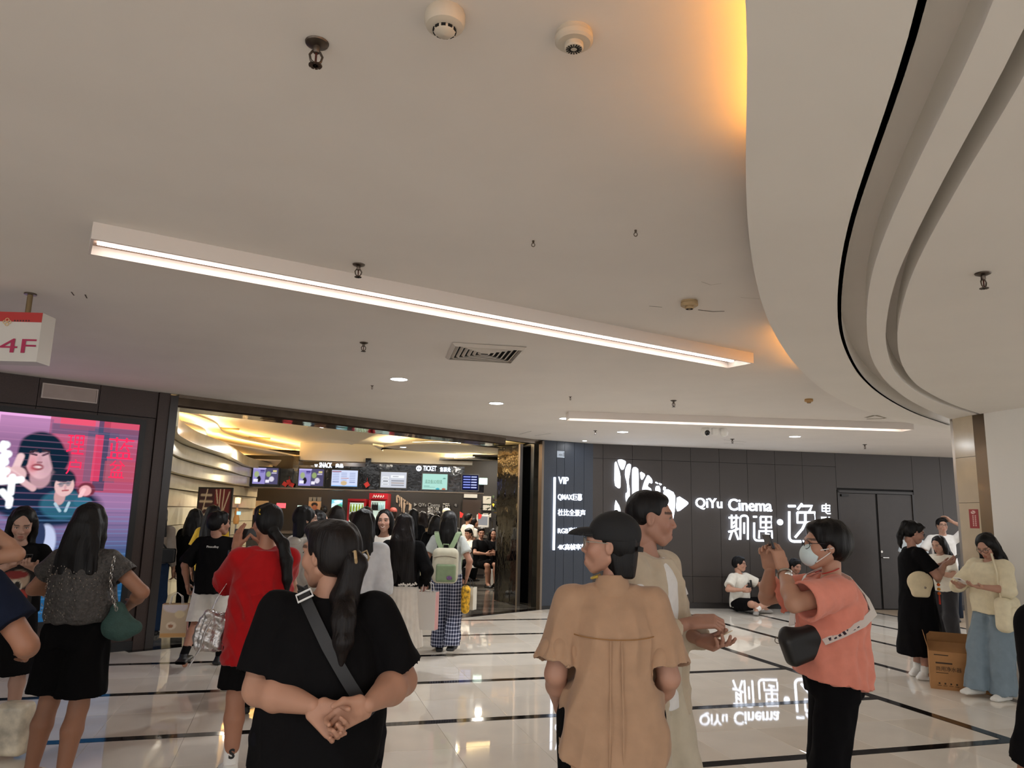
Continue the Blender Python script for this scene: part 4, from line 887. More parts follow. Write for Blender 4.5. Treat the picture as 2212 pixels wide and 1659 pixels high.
MB().lathe([(0, 0), (.12, 0), (.17, .5), (.15, .5), (0, .45)], 16).build('pot', m_white, o, True); MB().lathe([(.0, .4), (.02, .4), (.015, 1.4), (0, 1.4)], 8).build('stem', mat('stem_brown', '#3a3226', .7), o)
b = MB(); b2 = MB()
for k in range(46):
    a, z, r_ = RNG.random() * 6.28, .7 + RNG.random() * 1.4, .08 + RNG.random() * .28; c = Vector((r_ * math.cos(a), r_ * math.sin(a), z)); M_ = Matrix.Translation(c) @ Matrix.Rotation(a, 4, 'Z') @ Matrix.Rotation(RNG.random() - .3, 4, 'Y')
    (b2 if k % 9 == 0 else b).add([tuple(M_ @ Vector(v)) for v in ((-.09, 0, 0), (0, -.035, .01), (.1, 0, -.03), (0, .035, .01))], [(0, 1, 2, 3)])
tag(b.build('foliage', mat('leaf_dark', '#33402a', .5), o), kind='stuff'); b2.build('yellow_flower', mat('flower_yellow', '#c9a32c', .5), o)
# red pennants on the counter
for x, y, lb in ((993, 1113, 'small red flag on the counter by the cap wearer'), (1033, 1116, 'small red flag beside the white kiosk')):
    P = ondepth(x, y, 19.55); o = empty('table_flag', (P[0], P[1], 1.05)); tag(o, lb, 'flag'); h_ = float(P[2]) - 1.05
    MB().lathe([(0, 0), (.05, 0), (.05, .02), (.006, .03), (.006, h_ + .08), (0, h_ + .08)], 8).build('pole', m_steel, o); MB().prism([(0, 0), (.1, -.06), (.06, -.16), (0, -.16)], -.004, .004).build('cloth', mat('flag_red', '#c4261f', .6), o, mtx=Matrix(((1, 0, 0, 0), (0, 0, -1, 0), (0, 1, 0, h_ + .1), (0, 0, 0, 1))))
# area lamps added without fixtures to brighten the lobby
for (x, y, z) in ((-5.4, 15.5, 2.80), (-3.2, 14.8, 3.1), (-2.2, 17.6, 3.08), (-1.0, 16.0, 3.08), (-.6, 18.3, 2.95), (-3.0, 20.8, 3.31), (-5.6, 20.8, 3.31), (-.5, 20.8, 3.31)):
    area_lamp('lobby_fill_lamp', (x, y, z), .14, 52, (1., .92, .80))
# ================================================================ distance-field kit for bodies, hair and clothes
def nrm(v): v = np.asarray(v, float); return v / max(np.linalg.norm(v), 1e-9)
class Field:
    def __init__(s): s.p = []
    def _add(s, fn, lo, hi, k, op='u'): s.p.append((fn, np.asarray(lo, float), np.asarray(hi, float), k, op)); return s
    def cone(s, a, b, ra, rb, k=.02, op='u', flat=None, cut=None):
        """round cone a->b; flat=(axis, scale) squashes it; cut=normal ends it square at b"""
        a = np.asarray(a, float); b = np.asarray(b, float); ab = b - a; L2 = max(float(ab @ ab), 1e-9); R = max(ra, rb) * (max(1, flat[1]) if flat else 1)
        if cut is not None: cut = nrm(ab) if cut is True else nrm(cut)
        if flat: fn_, fs = nrm(flat[0]), flat[1]
        def f(X, Y, Z):
            px, py, pz = X - a[0], Y - a[1], Z - a[2]
            t = np.clip((px * ab[0] + py * ab[1] + pz * ab[2]) / L2, 0, 1)
            qx, qy, qz = px - t * ab[0], py - t * ab[1], pz - t * ab[2]
            if flat:
                h = (qx * fn_[0] + qy * fn_[1] + qz * fn_[2]) * (1 / fs - 1); qx, qy, qz = qx + h * fn_[0], qy + h * fn_[1], qz + h * fn_[2]
            d = np.sqrt(qx * qx + qy * qy + qz * qz) - (ra + (rb - ra) * t)
            if flat: d = d * min(1., fs)
            if cut is not None: d = np.maximum(d, (X - b[0]) * cut[0] + (Y - b[1]) * cut[1] + (Z - b[2]) * cut[2])
            return d
        return s._add(f, np.minimum(a, b) - R, np.maximum(a, b) + R, k, op)
    def chain(s, pts, rad, k=.02, op='u', flat=None):
        for i in range(len(pts) - 1): s.cone(pts[i], pts[i + 1], rad[i], rad[i + 1], k, op, flat)
        return s
    def ell(s, c, r, k=.02, op='u', R=None):
        c = np.asarray(c, float); r = np.asarray(r, float); m = float(r.min()); b = float(r.max()) if R is not None else r
        R = None if R is None else np.asarray(R, float)
        def f(X, Y, Z):
            x, y, z = X - c[0], Y - c[1], Z - c[2]
            if R is not None: x, y, z = R[0, 0] * x + R[1, 0] * y + R[2, 0] * z, R[0, 1] * x + R[1, 1] * y + R[2, 1] * z, R[0, 2] * x + R[1, 2] * y + R[2, 2] * z
            return (np.sqrt((x / r[0]) ** 2 + (y / r[1]) ** 2 + (z / r[2]) ** 2) - 1) * m
        return s._add(f, c - b, c + b, k, op)
    def box(s, c, h, k=.01, op='u', R=None, rnd=.01):
        c = np.asarray(c, float); h = np.asarray(h, float) - rnd; b = float(np.linalg.norm(h)) + rnd
        R = np.eye(3) if R is None else np.asarray(R, float)
        def f(X, Y, Z):
            x, y, z = X - c[0], Y - c[1], Z - c[2]
            x, y, z = R[0, 0] * x + R[1, 0] * y + R[2, 0] * z, R[0, 1] * x + R[1, 1] * y + R[2, 1] * z, R[0, 2] * x + R[1, 2] * y + R[2, 2] * z
            qx, qy, qz = np.abs(x) - h[0], np.abs(y) - h[1], np.abs(z) - h[2]
            return np.sqrt(np.maximum(qx, 0) ** 2 + np.maximum(qy, 0) ** 2 + np.maximum(qz, 0) ** 2) + np.minimum(np.maximum(qx, np.maximum(qy, qz)), 0) - rnd
        return s._add(f, c - b, c + b, k, op)
    def col(s, keys, k=.02, op='u', pleat=None, pw=2., hem=None):
        """upright column: keys (z, cx, cy, rx, ry) from any end; pleat=(n, amp, phase); hem(theta)->dz raises the lower edge"""
        K = np.array(sorted(keys), float); z0, z1 = K[0, 0], K[-1, 0]; R = max(K[:, 3].max(), K[:, 4].max()) * 1.15
        lo = (K[:, 1].min() - R, K[:, 2].min() - R, z0); hi = (K[:, 1].max() + R, K[:, 2].max() + R, z1)
        def f(X, Y, Z):
            zz = np.clip(Z, z0, z1); q = [np.interp(zz, K[:, 0], K[:, i]) for i in (1, 2, 3, 4)]
            dx, dy = X - q[0], Y - q[1]; rx, ry = q[2], q[3]
            if pleat or hem: th = np.arctan2(dy / ry, dx / rx)
            if pleat:
                w_ = 1 + pleat[1] * np.sin(pleat[0] * th + pleat[2]) * np.clip((z1 - zz) / max(z1 - z0, 1e-6), 0, 1); rx, ry = rx * w_, ry * w_
            if pw == 2.: e = np.sqrt((dx / rx) ** 2 + (dy / ry) ** 2)
            else: e = (np.abs(dx / rx) ** pw + np.abs(dy / ry) ** pw) ** (1 / pw)
            d = (e - 1) * np.minimum(rx, ry)
            zl = z0 + (hem(th) if hem else 0.)
            return np.maximum(np.maximum(d, zl - Z), Z - z1)
        return s._add(f, lo, hi, k, op)
    def mesh(s, vox, clip=None):
        add = [p for p in s.p if p[4] == 'u']
        lo = np.min([p[1] for p in add], 0) - 3 * vox; hi = np.max([p[2] for p in add], 0) + 3 * vox
        n = np.ceil((hi - lo) / vox).astype(int) + 1
        G = [(lo[i] + np.arange(n[i]) * vox).astype(np.float32) for i in range(3)]
        D = np.full(n, .5, dtype=np.float32)
        for fn, a, b, k, op in s.p:
            pad = max(k, 0) + 3 * vox
            i0 = np.clip(np.floor((a - pad - lo) / vox).astype(int), 0, n); i1 = np.clip(np.ceil((b + pad - lo) / vox).astype(int) + 1, 0, n)
            if np.any(i1 <= i0): continue
            sl = tuple(slice(i0[i], i1[i]) for i in range(3))
            d = fn(G[0][sl[0]][:, None, None], G[1][sl[1]][None, :, None], G[2][sl[2]][None, None, :]).astype(np.float32)
            c = D[sl]
            if op == 'u':
                if k > 0: h = np.maximum(k - np.abs(c - d), 0) / k; D[sl] = np.minimum(c, d) - h * h * k * .25
                else: D[sl] = np.minimum(c, d)
            else:
                d = -d
                if k > 0: h = np.maximum(k - np.abs(c - d), 0) / k; D[sl] = np.maximum(c, d) + h * h * k * .25
                else: D[sl] = np.maximum(c, d)
        return surface_nets(D, lo, vox)
def surface_nets(D, lo, vox):
    I = D < 0
    cnt = np.zeros(tuple(v - 1 for v in D.shape), dtype=np.int8)
    for i in (0, 1):
        for j in (0, 1):
            for k in (0, 1): cnt += I[i:i + cnt.shape[0], j:j + cnt.shape[1], k:k + cnt.shape[2]]
    act = np.argwhere((cnt > 0) & (cnt < 8))
    if len(act) == 0: return np.zeros((0, 3)), np.zeros((0, 4), int)
    idx = np.full(cnt.shape, -1, dtype=np.int32); idx[act[:, 0], act[:, 1], act[:, 2]] = np.arange(len(act))
    S = np.zeros((len(act), 3), dtype=np.float32); N = np.zeros(len(act), dtype=np.float32)
    x, y, z = act.T
    cr = {}
    for c in [(i, j, k) for i in (0, 1) for j in (0, 1) for k in (0, 1)]: cr[c] = D[x + c[0], y + c[1], z + c[2]]
    for c in cr:
        for ax in range(3):
            if c[ax]: continue
            e = list(c); e[ax] = 1; e = tuple(e); a, b = cr[c], cr[e]; m = (a < 0) != (b < 0)
            t = np.where(m, a / np.where(m, a - b, 1), 0)
            p = np.zeros_like(S); p[:] = c; p[:, ax] += t; S += p * m[:, None]; N += m
    V = (act + S / N[:, None]) * vox + lo
    F = []
    for ax in range(3):
        u, v = [(1, 2), (2, 0), (0, 1)][ax]
        sl0 = [slice(None)] * 3; sl1 = [slice(None)] * 3; sl0[ax] = slice(0, -1); sl1[ax] = slice(1, None)
        A, B = I[tuple(sl0)], I[tuple(sl1)]; e = np.argwhere(A != B)
        ok = (e[:, u] > 0) & (e[:, v] > 0) & (e[:, u] < D.shape[u] - 1) & (e[:, v] < D.shape[v] - 1); e = e[ok]
        flip = A[e[:, 0], e[:, 1], e[:, 2]]
        def ix(du, dv):
            q = e.copy(); q[:, u] -= du; q[:, v] -= dv; return idx[q[:, 0], q[:, 1], q[:, 2]]
        Q = np.stack([ix(1, 1), ix(0, 1), ix(0, 0), ix(1, 0)], 1)
        Q[~flip] = Q[~flip][:, ::-1]; F.append(Q)
    F = np.concatenate(F); F = F[(F >= 0).all(1)]
    return V.astype(np.float64), F
def joinm(parts):
    Vs, Fs, o = [], [], 0
    for V, F in parts:
        if len(V) == 0: continue
        Vs.append(V); Fs.append(F + o); o += len(V)
    return np.concatenate(Vs), np.concatenate(Fs)
def vnormals(V, F):
    a, b, c, d = (V[F[:, i]] for i in range(4)); n = np.cross(c - a, d - b); N = np.zeros_like(V)
    for i in range(4): np.add.at(N, F[:, i], n)
    return N / np.maximum(np.linalg.norm(N, axis=1), 1e-9)[:, None]
def wrinkles(V, F, amp, seed=0, freq=(62, 62, 26), mask=None, n=4):
    r = np.random.default_rng(seed + 77); d = np.zeros(len(V)); wp = V + .02 * np.sin(V[:, [1, 2, 0]] * 17 + seed)
    for i in range(n):
        k = r.normal(size=3) * np.array(freq); k *= min(1., 95. / np.linalg.norm(k)); ph = r.random() * 6.28; a = np.clip(np.sin(V @ (r.normal(size=3) * 9) + ph) * .7 + .5, 0, 1)
        d += a * (1 - 2.2 * np.abs(np.sin(wp @ k * .5 + ph)))
    if mask is not None: d = d * mask
    return V + vnormals(V, F) * (amp * d)[:, None]
def folds(V, F, amp, seed=0, freq=(28, 28, 7), mask=None, n=5):
    r = np.random.default_rng(seed); d = np.zeros(len(V))
    for i in range(n):
        k = r.normal(size=3) * np.array(freq); ph = r.random() * 6.28; d += np.sin(V @ k + ph + 1.5 * np.sin(V[:, 2] * 9 + ph)) / n ** .5
    if mask is not None: d = d * mask
    return V + vnormals(V, F) * (amp * d)[:, None]
# ---------------------------------------------------------------- materials for people
SKINS = {}
def m_skin(): return mat('skin', attr='paint', rough=.5, spec=.35)
def m_cloth(col, name=None, rough=.88, var=.06, bump=.004, bscale=14., fine=False): return mat('cloth_' + (name or col), col, rough, spec=.08 if lin(col)[0] < .02 else .2, var=var, vscale=18, bump=bump, bscale=bscale, sheen=0. if lin(col)[0] < .02 else .15)
def m_hair(col='#15100f'): return mat('hair_' + col, tuple(c * .62 for c in [int(col[i:i + 2], 16) / 255 for i in (1, 3, 5)]), .46, spec=.22, var=.3, vscale=30, bump=.004, bscale=55, bstretch=(1.6, 1.6, .12))
M_EYE = lambda: mat('eye_white', '#d8d2cc', .2); M_IRIS = lambda: mat('eye_dark', '#120c0a', .15)
def rotm(yaw=0., pitch=0., roll=0.):
    """head turn: yaw + to the person's left, pitch + looks up"""
    return np.array(Matrix.Rotation(yaw, 3, 'Z') @ Matrix.Rotation(pitch, 3, 'X') @ Matrix.Rotation(roll, 3, 'Y'))
def ik(S, W, la, lb, pole):
    S, W = np.asarray(S, float), np.asarray(W, float); v = W - S; D = np.linalg.norm(v)
    if D > (la + lb) * .999: W = S + v / D * (la + lb) * .999; v = W - S; D = np.linalg.norm(v)
    a = (la * la - lb * lb + D * D) / (2 * D); h = math.sqrt(max(la * la - a * a, 0)); u = v / D; p = np.asarray(pole, float); p = p - u * (p @ u)
    return S + u * a + nrm(p) * h, W
def head_mesh(vox, fem=True):
    f = Field()
    f.ell((0, -.014, .030), (.072, .090, .078), .02).ell((0, .022, -.022), (.057, .066, .083), .03)
    f.cone((0, .054, -.094), (0, .062, -.104), .016, .014, .022)
    for s_ in (-1, 1):
        f.cone((s_ * .046, -.004, -.055), (s_ * .012, .055, -.098), .020 if fem else .025, .015, .022)
        f.ell((s_ * .036, .060, -.030), (.024, .022, .024), .025)
    f.cone((-.036, .076, .020), (.036, .076, .020), .013, .013, .02)
    for s_ in (-1, 1): f.ell((s_ * .032, .098, .000), (.019, .014, .011), .012, 's')
    f.cone((0, .084, .012), (0, .1045, -.030), .0075, .0110, .01)
    for s_ in (-1, 1): f.ell((s_ * .0115, .094, -.035), (.008, .010, .007), .008)
    f.cone((0, .075, -.062), (0, .080, -.078), .022, .020, .02)
    f.cone((-.017, .0885, -.0635), (.017, .0885, -.0635), .0058, .0058, .006).cone((-.014, .0885, -.0755), (.014, .0885, -.0755), .007, .007, .006)
    f.cone((-.020, .0965, -.0695), (.020, .0965, -.0695), .0022, .0022, .002, 's')
    for s_ in (-1, 1):
        f.ell((s_ * .0725, -.006, -.010), (.011, .017, .030), .008); f.ell((s_ * .081, -.003, -.008), (.006, .009, .017), .005, 's')
    f.cone((0, -.030, -.05), (0, -.030, -.10), .042 if fem else .049, .043 if fem else .052, .012)
    return f.mesh(vox)
_HM = {}
class Person:
    def __init__(s, label, pos, rz, H=1.62, fem=True, w=1., d=1., vox=.009, hvox=None, yaw=0., pitch=0., roll=0., lean=(0, 0), arms=None, legs=None, skin='#c99c80', hs=1., fingers=True, hands=None, limb=1., hips=None, armk=1., shz=None, root_z=0.):
        s.H, s.w, s.d, s.vox, s.fem = H, w, d, vox, fem; s.hvox = hvox or max(vox * .6, .0042); s.skin = tuple(v * .80 for v in lin(skin)); s.label = label
        g = H / 1.62; s.g = g
        s.lean = np.array([lean[0], lean[1], 0.])
        L_ = lambda z: s.lean * max(z - .52 * H, 0) / (.48 * H)     # upper body lean
        s.L = L_
        s.hz = (hips if hips is not None else .52 * H)
        dz = s.hz - .52 * H
        s.dz = dz
        up = lambda x, y, z: np.array([x, y, z * H + dz]) + L_(z * H)
        s.up = up
        sw = (.094 if fem else .108) * H * (.55 + .45 * w)
        s.sh = {1: up(sw, -.005, .788), -1: up(-sw, -.005, .788)}
        s.neck = up(0, -.012, .835)
        ak = armk if hasattr(armk, '__len__') else (armk, armk); s.la, s.lb = .170 * H * ak[0], .148 * H * ak[1]
        s.hip = {q: np.array([q * .052 * H * (.6 + .4 * w), 0, s.hz]) for q in (1, -1)}
        s.kl, s.ll = s.hip[1][2] * .47, None
        arms = arms or {}; legs = legs or {}; hands = hands or {}
        s.el, s.wr, s.hd = {}, {}, {}
        for q in (1, -1):
            W, pole = arms.get(q, ((q * (sw + .075 * w), .03, .49 * H + dz), (q * .3, -1, 0)))
            W = np.array(W, float)
            s.el[q], s.wr[q] = ik(s.sh[q], W, s.la, s.lb, pole)
            h = hands.get(q, {}); fd = nrm(h.get('d', s.wr[q] - s.el[q])); n = np.array(h.get('n', (-q, .25, 0)), float); n = nrm(n - fd * (n @ fd))
            s.hd[q] = (fd, n, h.get('curl', .35), h.get('spread', 1.), h.get('thumb', 0.))
        s.kn, s.an, s.toe = {}, {}, {}
        th, sn = .245 * H, .235 * H
        for q in (1, -1):
            A, pole = legs.get(q, ((q * .062 * H * (.7 + .3 * w), -.01, .045 * H), (q * .1, 1, 0)))
            s.kn[q], s.an[q] = ik(s.hip[q], A, th, sn, pole)
            s.toe[q] = nrm(legs.get(('t', q), (q * .12, 1, 0)))
        s.Rh = rotm(yaw, pitch, roll); hsz = hs * (.98 if fem else 1.03) * (g ** .5)
        s.hsz = hsz
        s.hc = s.neck + np.array([0, .012, .0]) + np.array([0, 0, .113 * hsz + .012]) + s.Rh @ np.array([0, .008, .02]) * 1.
        # keep the crown at the asked height
        top = s.hc[2] + .118 * hsz
        s.hc[2] += (H + dz - .006) - top if abs(dz) < 1e-6 and abs(pitch) < .5 else 0
        s.M = Matrix.Translation((pos[0], pos[1], root_z)) @ Matrix.Rotation(rz, 4, 'Z')
        s.limb = limb
        # ---- skin
        B = Field(); H_ = H
        key = lambda z, rx, ry, cy=0.: (z * H + dz, up(0, 0, z)[0], up(0, 0, z)[1] + cy, rx * w * g, ry * d * g)
        s.key = key
        B.col([key(.485, .125, .085), key(.53, .146, .098), key(.62, .122, .09), key(.70, .128, .095), key(.76, .135, .095), key(.79, .10, .075)], .03)
        B.cone(s.neck - np.array([0, .004, .045]), s.hc + s.Rh @ np.array([0, -.030, -.05]) * hsz, (.046 if fem else .054) * g * (.7 + .3 * limb), (.042 if fem else .049) * hsz, .03)
        for q in (1, -1):
            B.cone(up(q * .04, -.012, .803), s.sh[q], .038 * g, .046 * g * (.5 + .5 * limb), .04)
            B.cone(s.sh[q], s.el[q], .047 * g * limb, .036 * g * limb, .02)
            m_ = s.el[q] * .65 + s.wr[q] * .35; B.cone(s.el[q], m_, .036 * g * limb, .037 * g * limb, .015).cone(m_, s.wr[q], .037 * g * limb, .023 * g * (1 + .3 * (limb - 1)), .015)
            B.cone(s.hip[q], s.kn[q], .076 * g * (.75 + .25 * limb) * (.5 + .5 * w), .050 * g * (.4 + .6 * limb), .03)
            cm = s.kn[q] * .68 + s.an[q] * .32 + np.array([0, -.012, 0]); B.cone(s.kn[q], cm, .049 * g * limb, .053 * g * limb, .02).cone(cm, s.an[q], .053 * g * limb, .034 * g * (.7 + .3 * limb), .02)
            B.cone(s.an[q], s.an[q] + s.toe[q] * .11 + np.array([0, 0, -.035]), .034 * g, .026 * g, .02)
        parts = [B.mesh(vox)]
        # ---- head
        kk = (round(s.hvox / hsz, 4), fem)
        if kk not in _HM: _HM[kk] = head_mesh(s.hvox / hsz, fem)
        hv, hf = _HM[kk]; nb = len(parts[0][0])
        parts.append((hv * hsz @ s.Rh.T + s.hc, hf))
        # ---- hands
        for q in (1, -1):
            fl = Field(); s.hand(fl, q, fingers); parts.append(fl.mesh(max(min(vox * .5, .006), .0036)))
        V, F = joinm(parts)
        C = np.tile(np.array(s.skin), (len(V), 1))
        hl = hv; hn = len(hv); c = C[nb:nb + hn]
        lip = ((hl[:, 0] / .0205) ** 2 + ((hl[:, 2] + .0695) / .0115) ** 2 < 1) & (hl[:, 1] > .082); c[lip] = np.array(s.skin) * np.array([.78, .5, .5])
        bx = np.abs(hl[:, 0]); bz = .020 + .006 * np.cos((bx - .034) / .022); brow = (bx > .012) & (bx < .056) & (np.abs(hl[:, 2] - bz + .001) < .0045) & (hl[:, 1] > .055); c[brow] = np.array(s.skin) * .22
        ck = np.exp(-(((bx - .04) / .02) ** 2 + ((hl[:, 2] + .03) / .02) ** 2)) * (hl[:, 1] > .03); c *= 1 - ck[:, None] * np.array([0, .13, .12])
        C[nb:nb + hn] = c
        s.root = obj('person', mesh_from('person', V, F, m_skin(), True, C), None, s.M); tag(s.root, label, 'person')
        s.eyes()
    def h2b(s, p): return s.hc + s.Rh @ (np.asarray(p, float) * s.hsz)
    def eyes(s):
        if s.vox > .016: return
        hm = Matrix(((*s.Rh[0], 0), (*s.Rh[1], 0), (*s.Rh[2], 0), (0, 0, 0, 1)))
        for q in (1, -1):
            b = MB(); c = s.h2b((q * .031, .0795, .0005)); R = s.hsz
            b.lathe([(.0001, -.005), (.0075, -.0035), (.0105, 0), (.0075, .0035), (.0001, .005)], 12)
            M_ = Matrix.Translation(Vector(c)) @ hm @ Matrix.Diagonal((1.25 * R, .75 * R, .85 * R, 1)); e = b.build('eye', M_EYE(), s.root, True, M_)
            b = MB().lathe([(.0001, -.002), (.0035, -.001), (.0045, 0), (.0035, .001), (.0001, .002)], 10); b.build('iris', M_IRIS(), e, True, Matrix.Translation((0, .0085, 0)) @ Matrix.Diagonal((.8, .6, 2.2, 1)))
            p = [s.h2b((q * .031 + x, .0865 - abs(x) * .25 - (.002 if x * q > 0 else 0), .0055 - 22 * x * x)) for x in np.linspace(-.0155, .0155, 7)]; MB().tube(p, .0016, 5).build('eyelash', M_IRIS(), s.root, True)
    def hand(s, f, q, fingers):
        fd, n, curl, spread, th = s.hd[q]; w_ = s.wr[q]; t = np.cross(fd, n) * q; g = s.g * (1 if s.fem else 1.08) * (1 + .25 * (s.limb - 1)); R = np.stack([t, fd, n], 1)
        f.cone(w_ - nrm(w_ - s.el[q]) * .03 * g, w_ + fd * .025 * g, .0225 * g, .021 * g, .012)
        f.box(w_ + fd * .048 * g + t * .002, (.037 * g, .046 * g, .0125 * g), .02, 'u', R, .011 * g)
        f.ell(w_ + fd * .03 * g + t * .022 * g + n * .008 * g, (.016 * g, .028 * g, .013 * g), .012, 'u', R)
        cs_ = curl if hasattr(curl, '__len__') else [curl] * 4
        for i, (o, L_) in enumerate(((.027, .070), (.009, .078), (-.009, .072), (-.026, .056))):
            c = cs_[i]; p = w_ + fd * .088 * g + t * o * g; a = 0.; dirf = nrm(fd + t * (o * 4 * spread * .35)); r = .0085 * g if i < 3 else .0075 * g
            for seg, (fr, aa) in enumerate(((.45, 62), (.32, 85), (.25, 50))):
                a += c * math.radians(aa); d = dirf * math.cos(a) + n * math.sin(a); e = p + d * L_ * fr * g; f.cone(p, e, r, r * .9, .004); p = e; r *= .9
        p = w_ + fd * .022 * g + t * .026 * g + n * .004; d1 = nrm(fd * (.65 + th * .3) + t * (.75 - th * .6) + n * (.3 + th * .5)); e = p + d1 * .048 * g; d2 = nrm(fd * .85 + t * (.3 - th * .5) + n * (.35 + th * .6)); f.cone(p, e, .0135 * g, .0105 * g, .012).cone(e, e + d2 * .034 * g, .0105 * g, .008 * g, .005)
    def part(s, name, V, F, m, cols=None): return obj(name, mesh_from(name, V, F, m, True, cols), s.root)
    # ------------------------------------------------------------ clothes
    def top(s, m, hem=.50, ease=.02, sleeve=.62, slr=(.062, .072), name='shirt', fold=.004, keys=None, seed=1, collar=0., neckr=.056, open_front=False, vox=None, hemf=None, cuff=None, extra=None, pw=2.2, sub=None, sk=.014, ffreq=(28, 28, 7)):
        v = vox or s.vox; f = Field(); e = ease; g = s.g; w = s.w; d = s.d
        K = lambda z, rx, ry, cy=0.: (z * s.H + s.dz, s.up(0, 0, z)[0], s.up(0, 0, z)[1] + cy, rx * w * g + e, ry * d * g + e)
        ks = keys(K) if keys else [K(hem, .152, .112), K(min(.56, hem + .06), .15, .11), K(.63, .138, .104), K(.70, .142, .106), K(.755, .138, .104), K(.785, .112, .086), K(.818, .058, .058)]
        f.col(ks, .04, pw=pw, hem=hemf)
        for q in (1, -1):
            f.cone(s.up(q * .045, -.012, .806), s.sh[q] + np.array([0, 0, -.002]), .036 * g + e * .35, slr[0] * .95 * g * (.5 + .5 * s.limb), .04)
            if sleeve > 0:
                el, sh, wr = s.el[q], s.sh[q], s.wr[q]
                if sleeve <= 1:
                    E = sh + (el - sh) * sleeve; f.cone(sh, E, slr[0] * g * s.limb, slr[1] * g * s.limb, sk, cut=True)
                else:
                    E = el + (wr - el) * (sleeve - 1); f.cone(sh, el, slr[0] * g * s.limb, slr[1] * g * s.limb, .03).cone(el, E, slr[1] * g * s.limb, slr[1] * .9 * g * s.limb, .03, cut=True)
        if collar: f.cone(s.neck - np.array([0, 0, .02]), s.neck + np.array([0, .01, collar]), .066 * g, .058 * g, .03, cut=True)
        if extra: extra(f, s)
        f.cone(s.neck + np.array([0, .015, .0]), s.neck + np.array([0, .03, .12]), neckr * g * .92, neckr * g, .012, 's') if not collar else None
        if sub: sub(f, s)
        for q in (1, -1):
            if 0 < sleeve <= 1 and v < .008:
                dr = nrm(s.el[q] - s.sh[q]); E = s.sh[q] + (s.el[q] - s.sh[q]) * sleeve; f.cone(E - dr * .03, E + dr * .008, (slr[1] - .012) * g * s.limb, (slr[1] - .010) * g * s.limb, .006, 's')
        V, F = f.mesh(v)
        V = folds(V, F, fold, seed, ffreq, mask=np.clip((.80 * s.H + s.dz - V[:, 2]) / .25, .25, 1.2))
        if v < .0115: V = wrinkles(V, F, min(fold * .42, .0034), seed, mask=np.clip((.82 * s.H + s.dz - V[:, 2]) / .2, .35, 1.))
        return s.part(name, V, F, m)
    def bottom(s, m, kind='pants', length=1., r=(.098, .075, .07), name=None, fold=.004, seed=3, waist=.60, flare=None, pleat=None, vox=None, hipe=.018):
        v = vox or s.vox; f = Field(); g = s.g; w = s.w; d = s.d
        K = lambda z, rx, ry, e=0.: (z * s.H + s.dz, s.up(0, 0, z)[0], s.up(0, 0, z)[1], rx * w * g + hipe + e, ry * d * g + hipe + e)
        if kind == 'skirt':
            z0 = length; f.col([K(z0, *(flare or (.20, .17))), K(.52, .158, .112), K(.58, .142, .105), K(waist, .128, .096)], .02, pleat=pleat)
        else:
            f.col([K(.485, .140, .102), K(.53, .155, .108), K(.57, .142, .102), K(waist, .130, .096)], .03)
            for q in (1, -1):
                hp, kn, an = s.hip[q], s.kn[q], s.an[q]
                if length <= .5:
                    E = hp + (kn - hp) * (length / .5); f.cone(hp, E, r[0] * g * (.6 + .4 * w), r[1] * g * (.6 + .4 * w), .03, cut=(0, 0, -1) if abs(nrm(kn - hp)[2]) > .6 else True)
                else:
                    E = kn + (an - kn) * ((length - .5) / .5) + np.array([0, 0, -.02 if length >= 1 else 0]); f.cone(hp, kn, r[0] * g * (.6 + .4 * w), r[1] * g, .03).cone(kn, E, r[1] * g, r[2] * g, .03, cut=(0, 0, -1) if abs(nrm(an - kn)[2]) > .6 else True)
        V, F = f.mesh(v)
        V = folds(V, F, fold, seed, freq=(24, 24, 9), mask=np.clip((.58 * s.H + s.dz - V[:, 2]) / .2, .1, 1.))
        if v < .0115 and fold > .003: V = wrinkles(V, F, min(fold * .4, .003), seed)
        return s.part(name or kind, V, F, m)
    def shoes(s, m, sole=None, h=.085, sock=None, sockz=.12, mark=None):
        for q in (1, -1):
            a, t = s.an[q], s.toe[q]; side = np.cross(t, (0, 0, 1.)); R = np.stack([side, t, np.array([0, 0, 1.])], 1); z0 = a[2] - .045 * s.H; g = s.g
            f = Field(); f.box((a[0] + t[0] * .045, a[1] + t[1] * .045, z0 + .018), (.042 * g, .13 * g, .017), .01, 'u', R, .016)
            f.ell(np.array([a[0], a[1], z0 + .03]) + t * .10 * g, (.041 * g, .065 * g, .035 * g), .02, 'u', R); f.cone((a[0] - t[0] * .03, a[1] - t[1] * .03, z0 + .045), (a[0], a[1], z0 + h), .038 * g, .041 * g, .03, cut=(0, 0, 1))
            V, F = f.mesh(max(s.vox, .007)); V[:, 2] = np.maximum(V[:, 2], z0 + .001); o = s.part('shoe', V, F, m)
            if sole is not None:
                f = Field(); f.box((a[0] + t[0] * .045, a[1] + t[1] * .045, z0 + .012), (.045 * g, .136 * g, .012), .01, 'u', R, .012); V, F = f.mesh(max(s.vox, .007)); V[:, 2] = np.maximum(V[:, 2], z0 + .0005); obj('sole', mesh_from('sole', V, F, sole, True), o)
            if sock is not None:
                f = Field(); kn = s.kn[q]; u = nrm(kn - a); f.cone(a - u * .01, a + u * sockz, .041 * g, .043 * g * s.limb, .0, cut=True); V, F = f.mesh(max(s.vox, .007)); s.part('sock', V, F, sock)
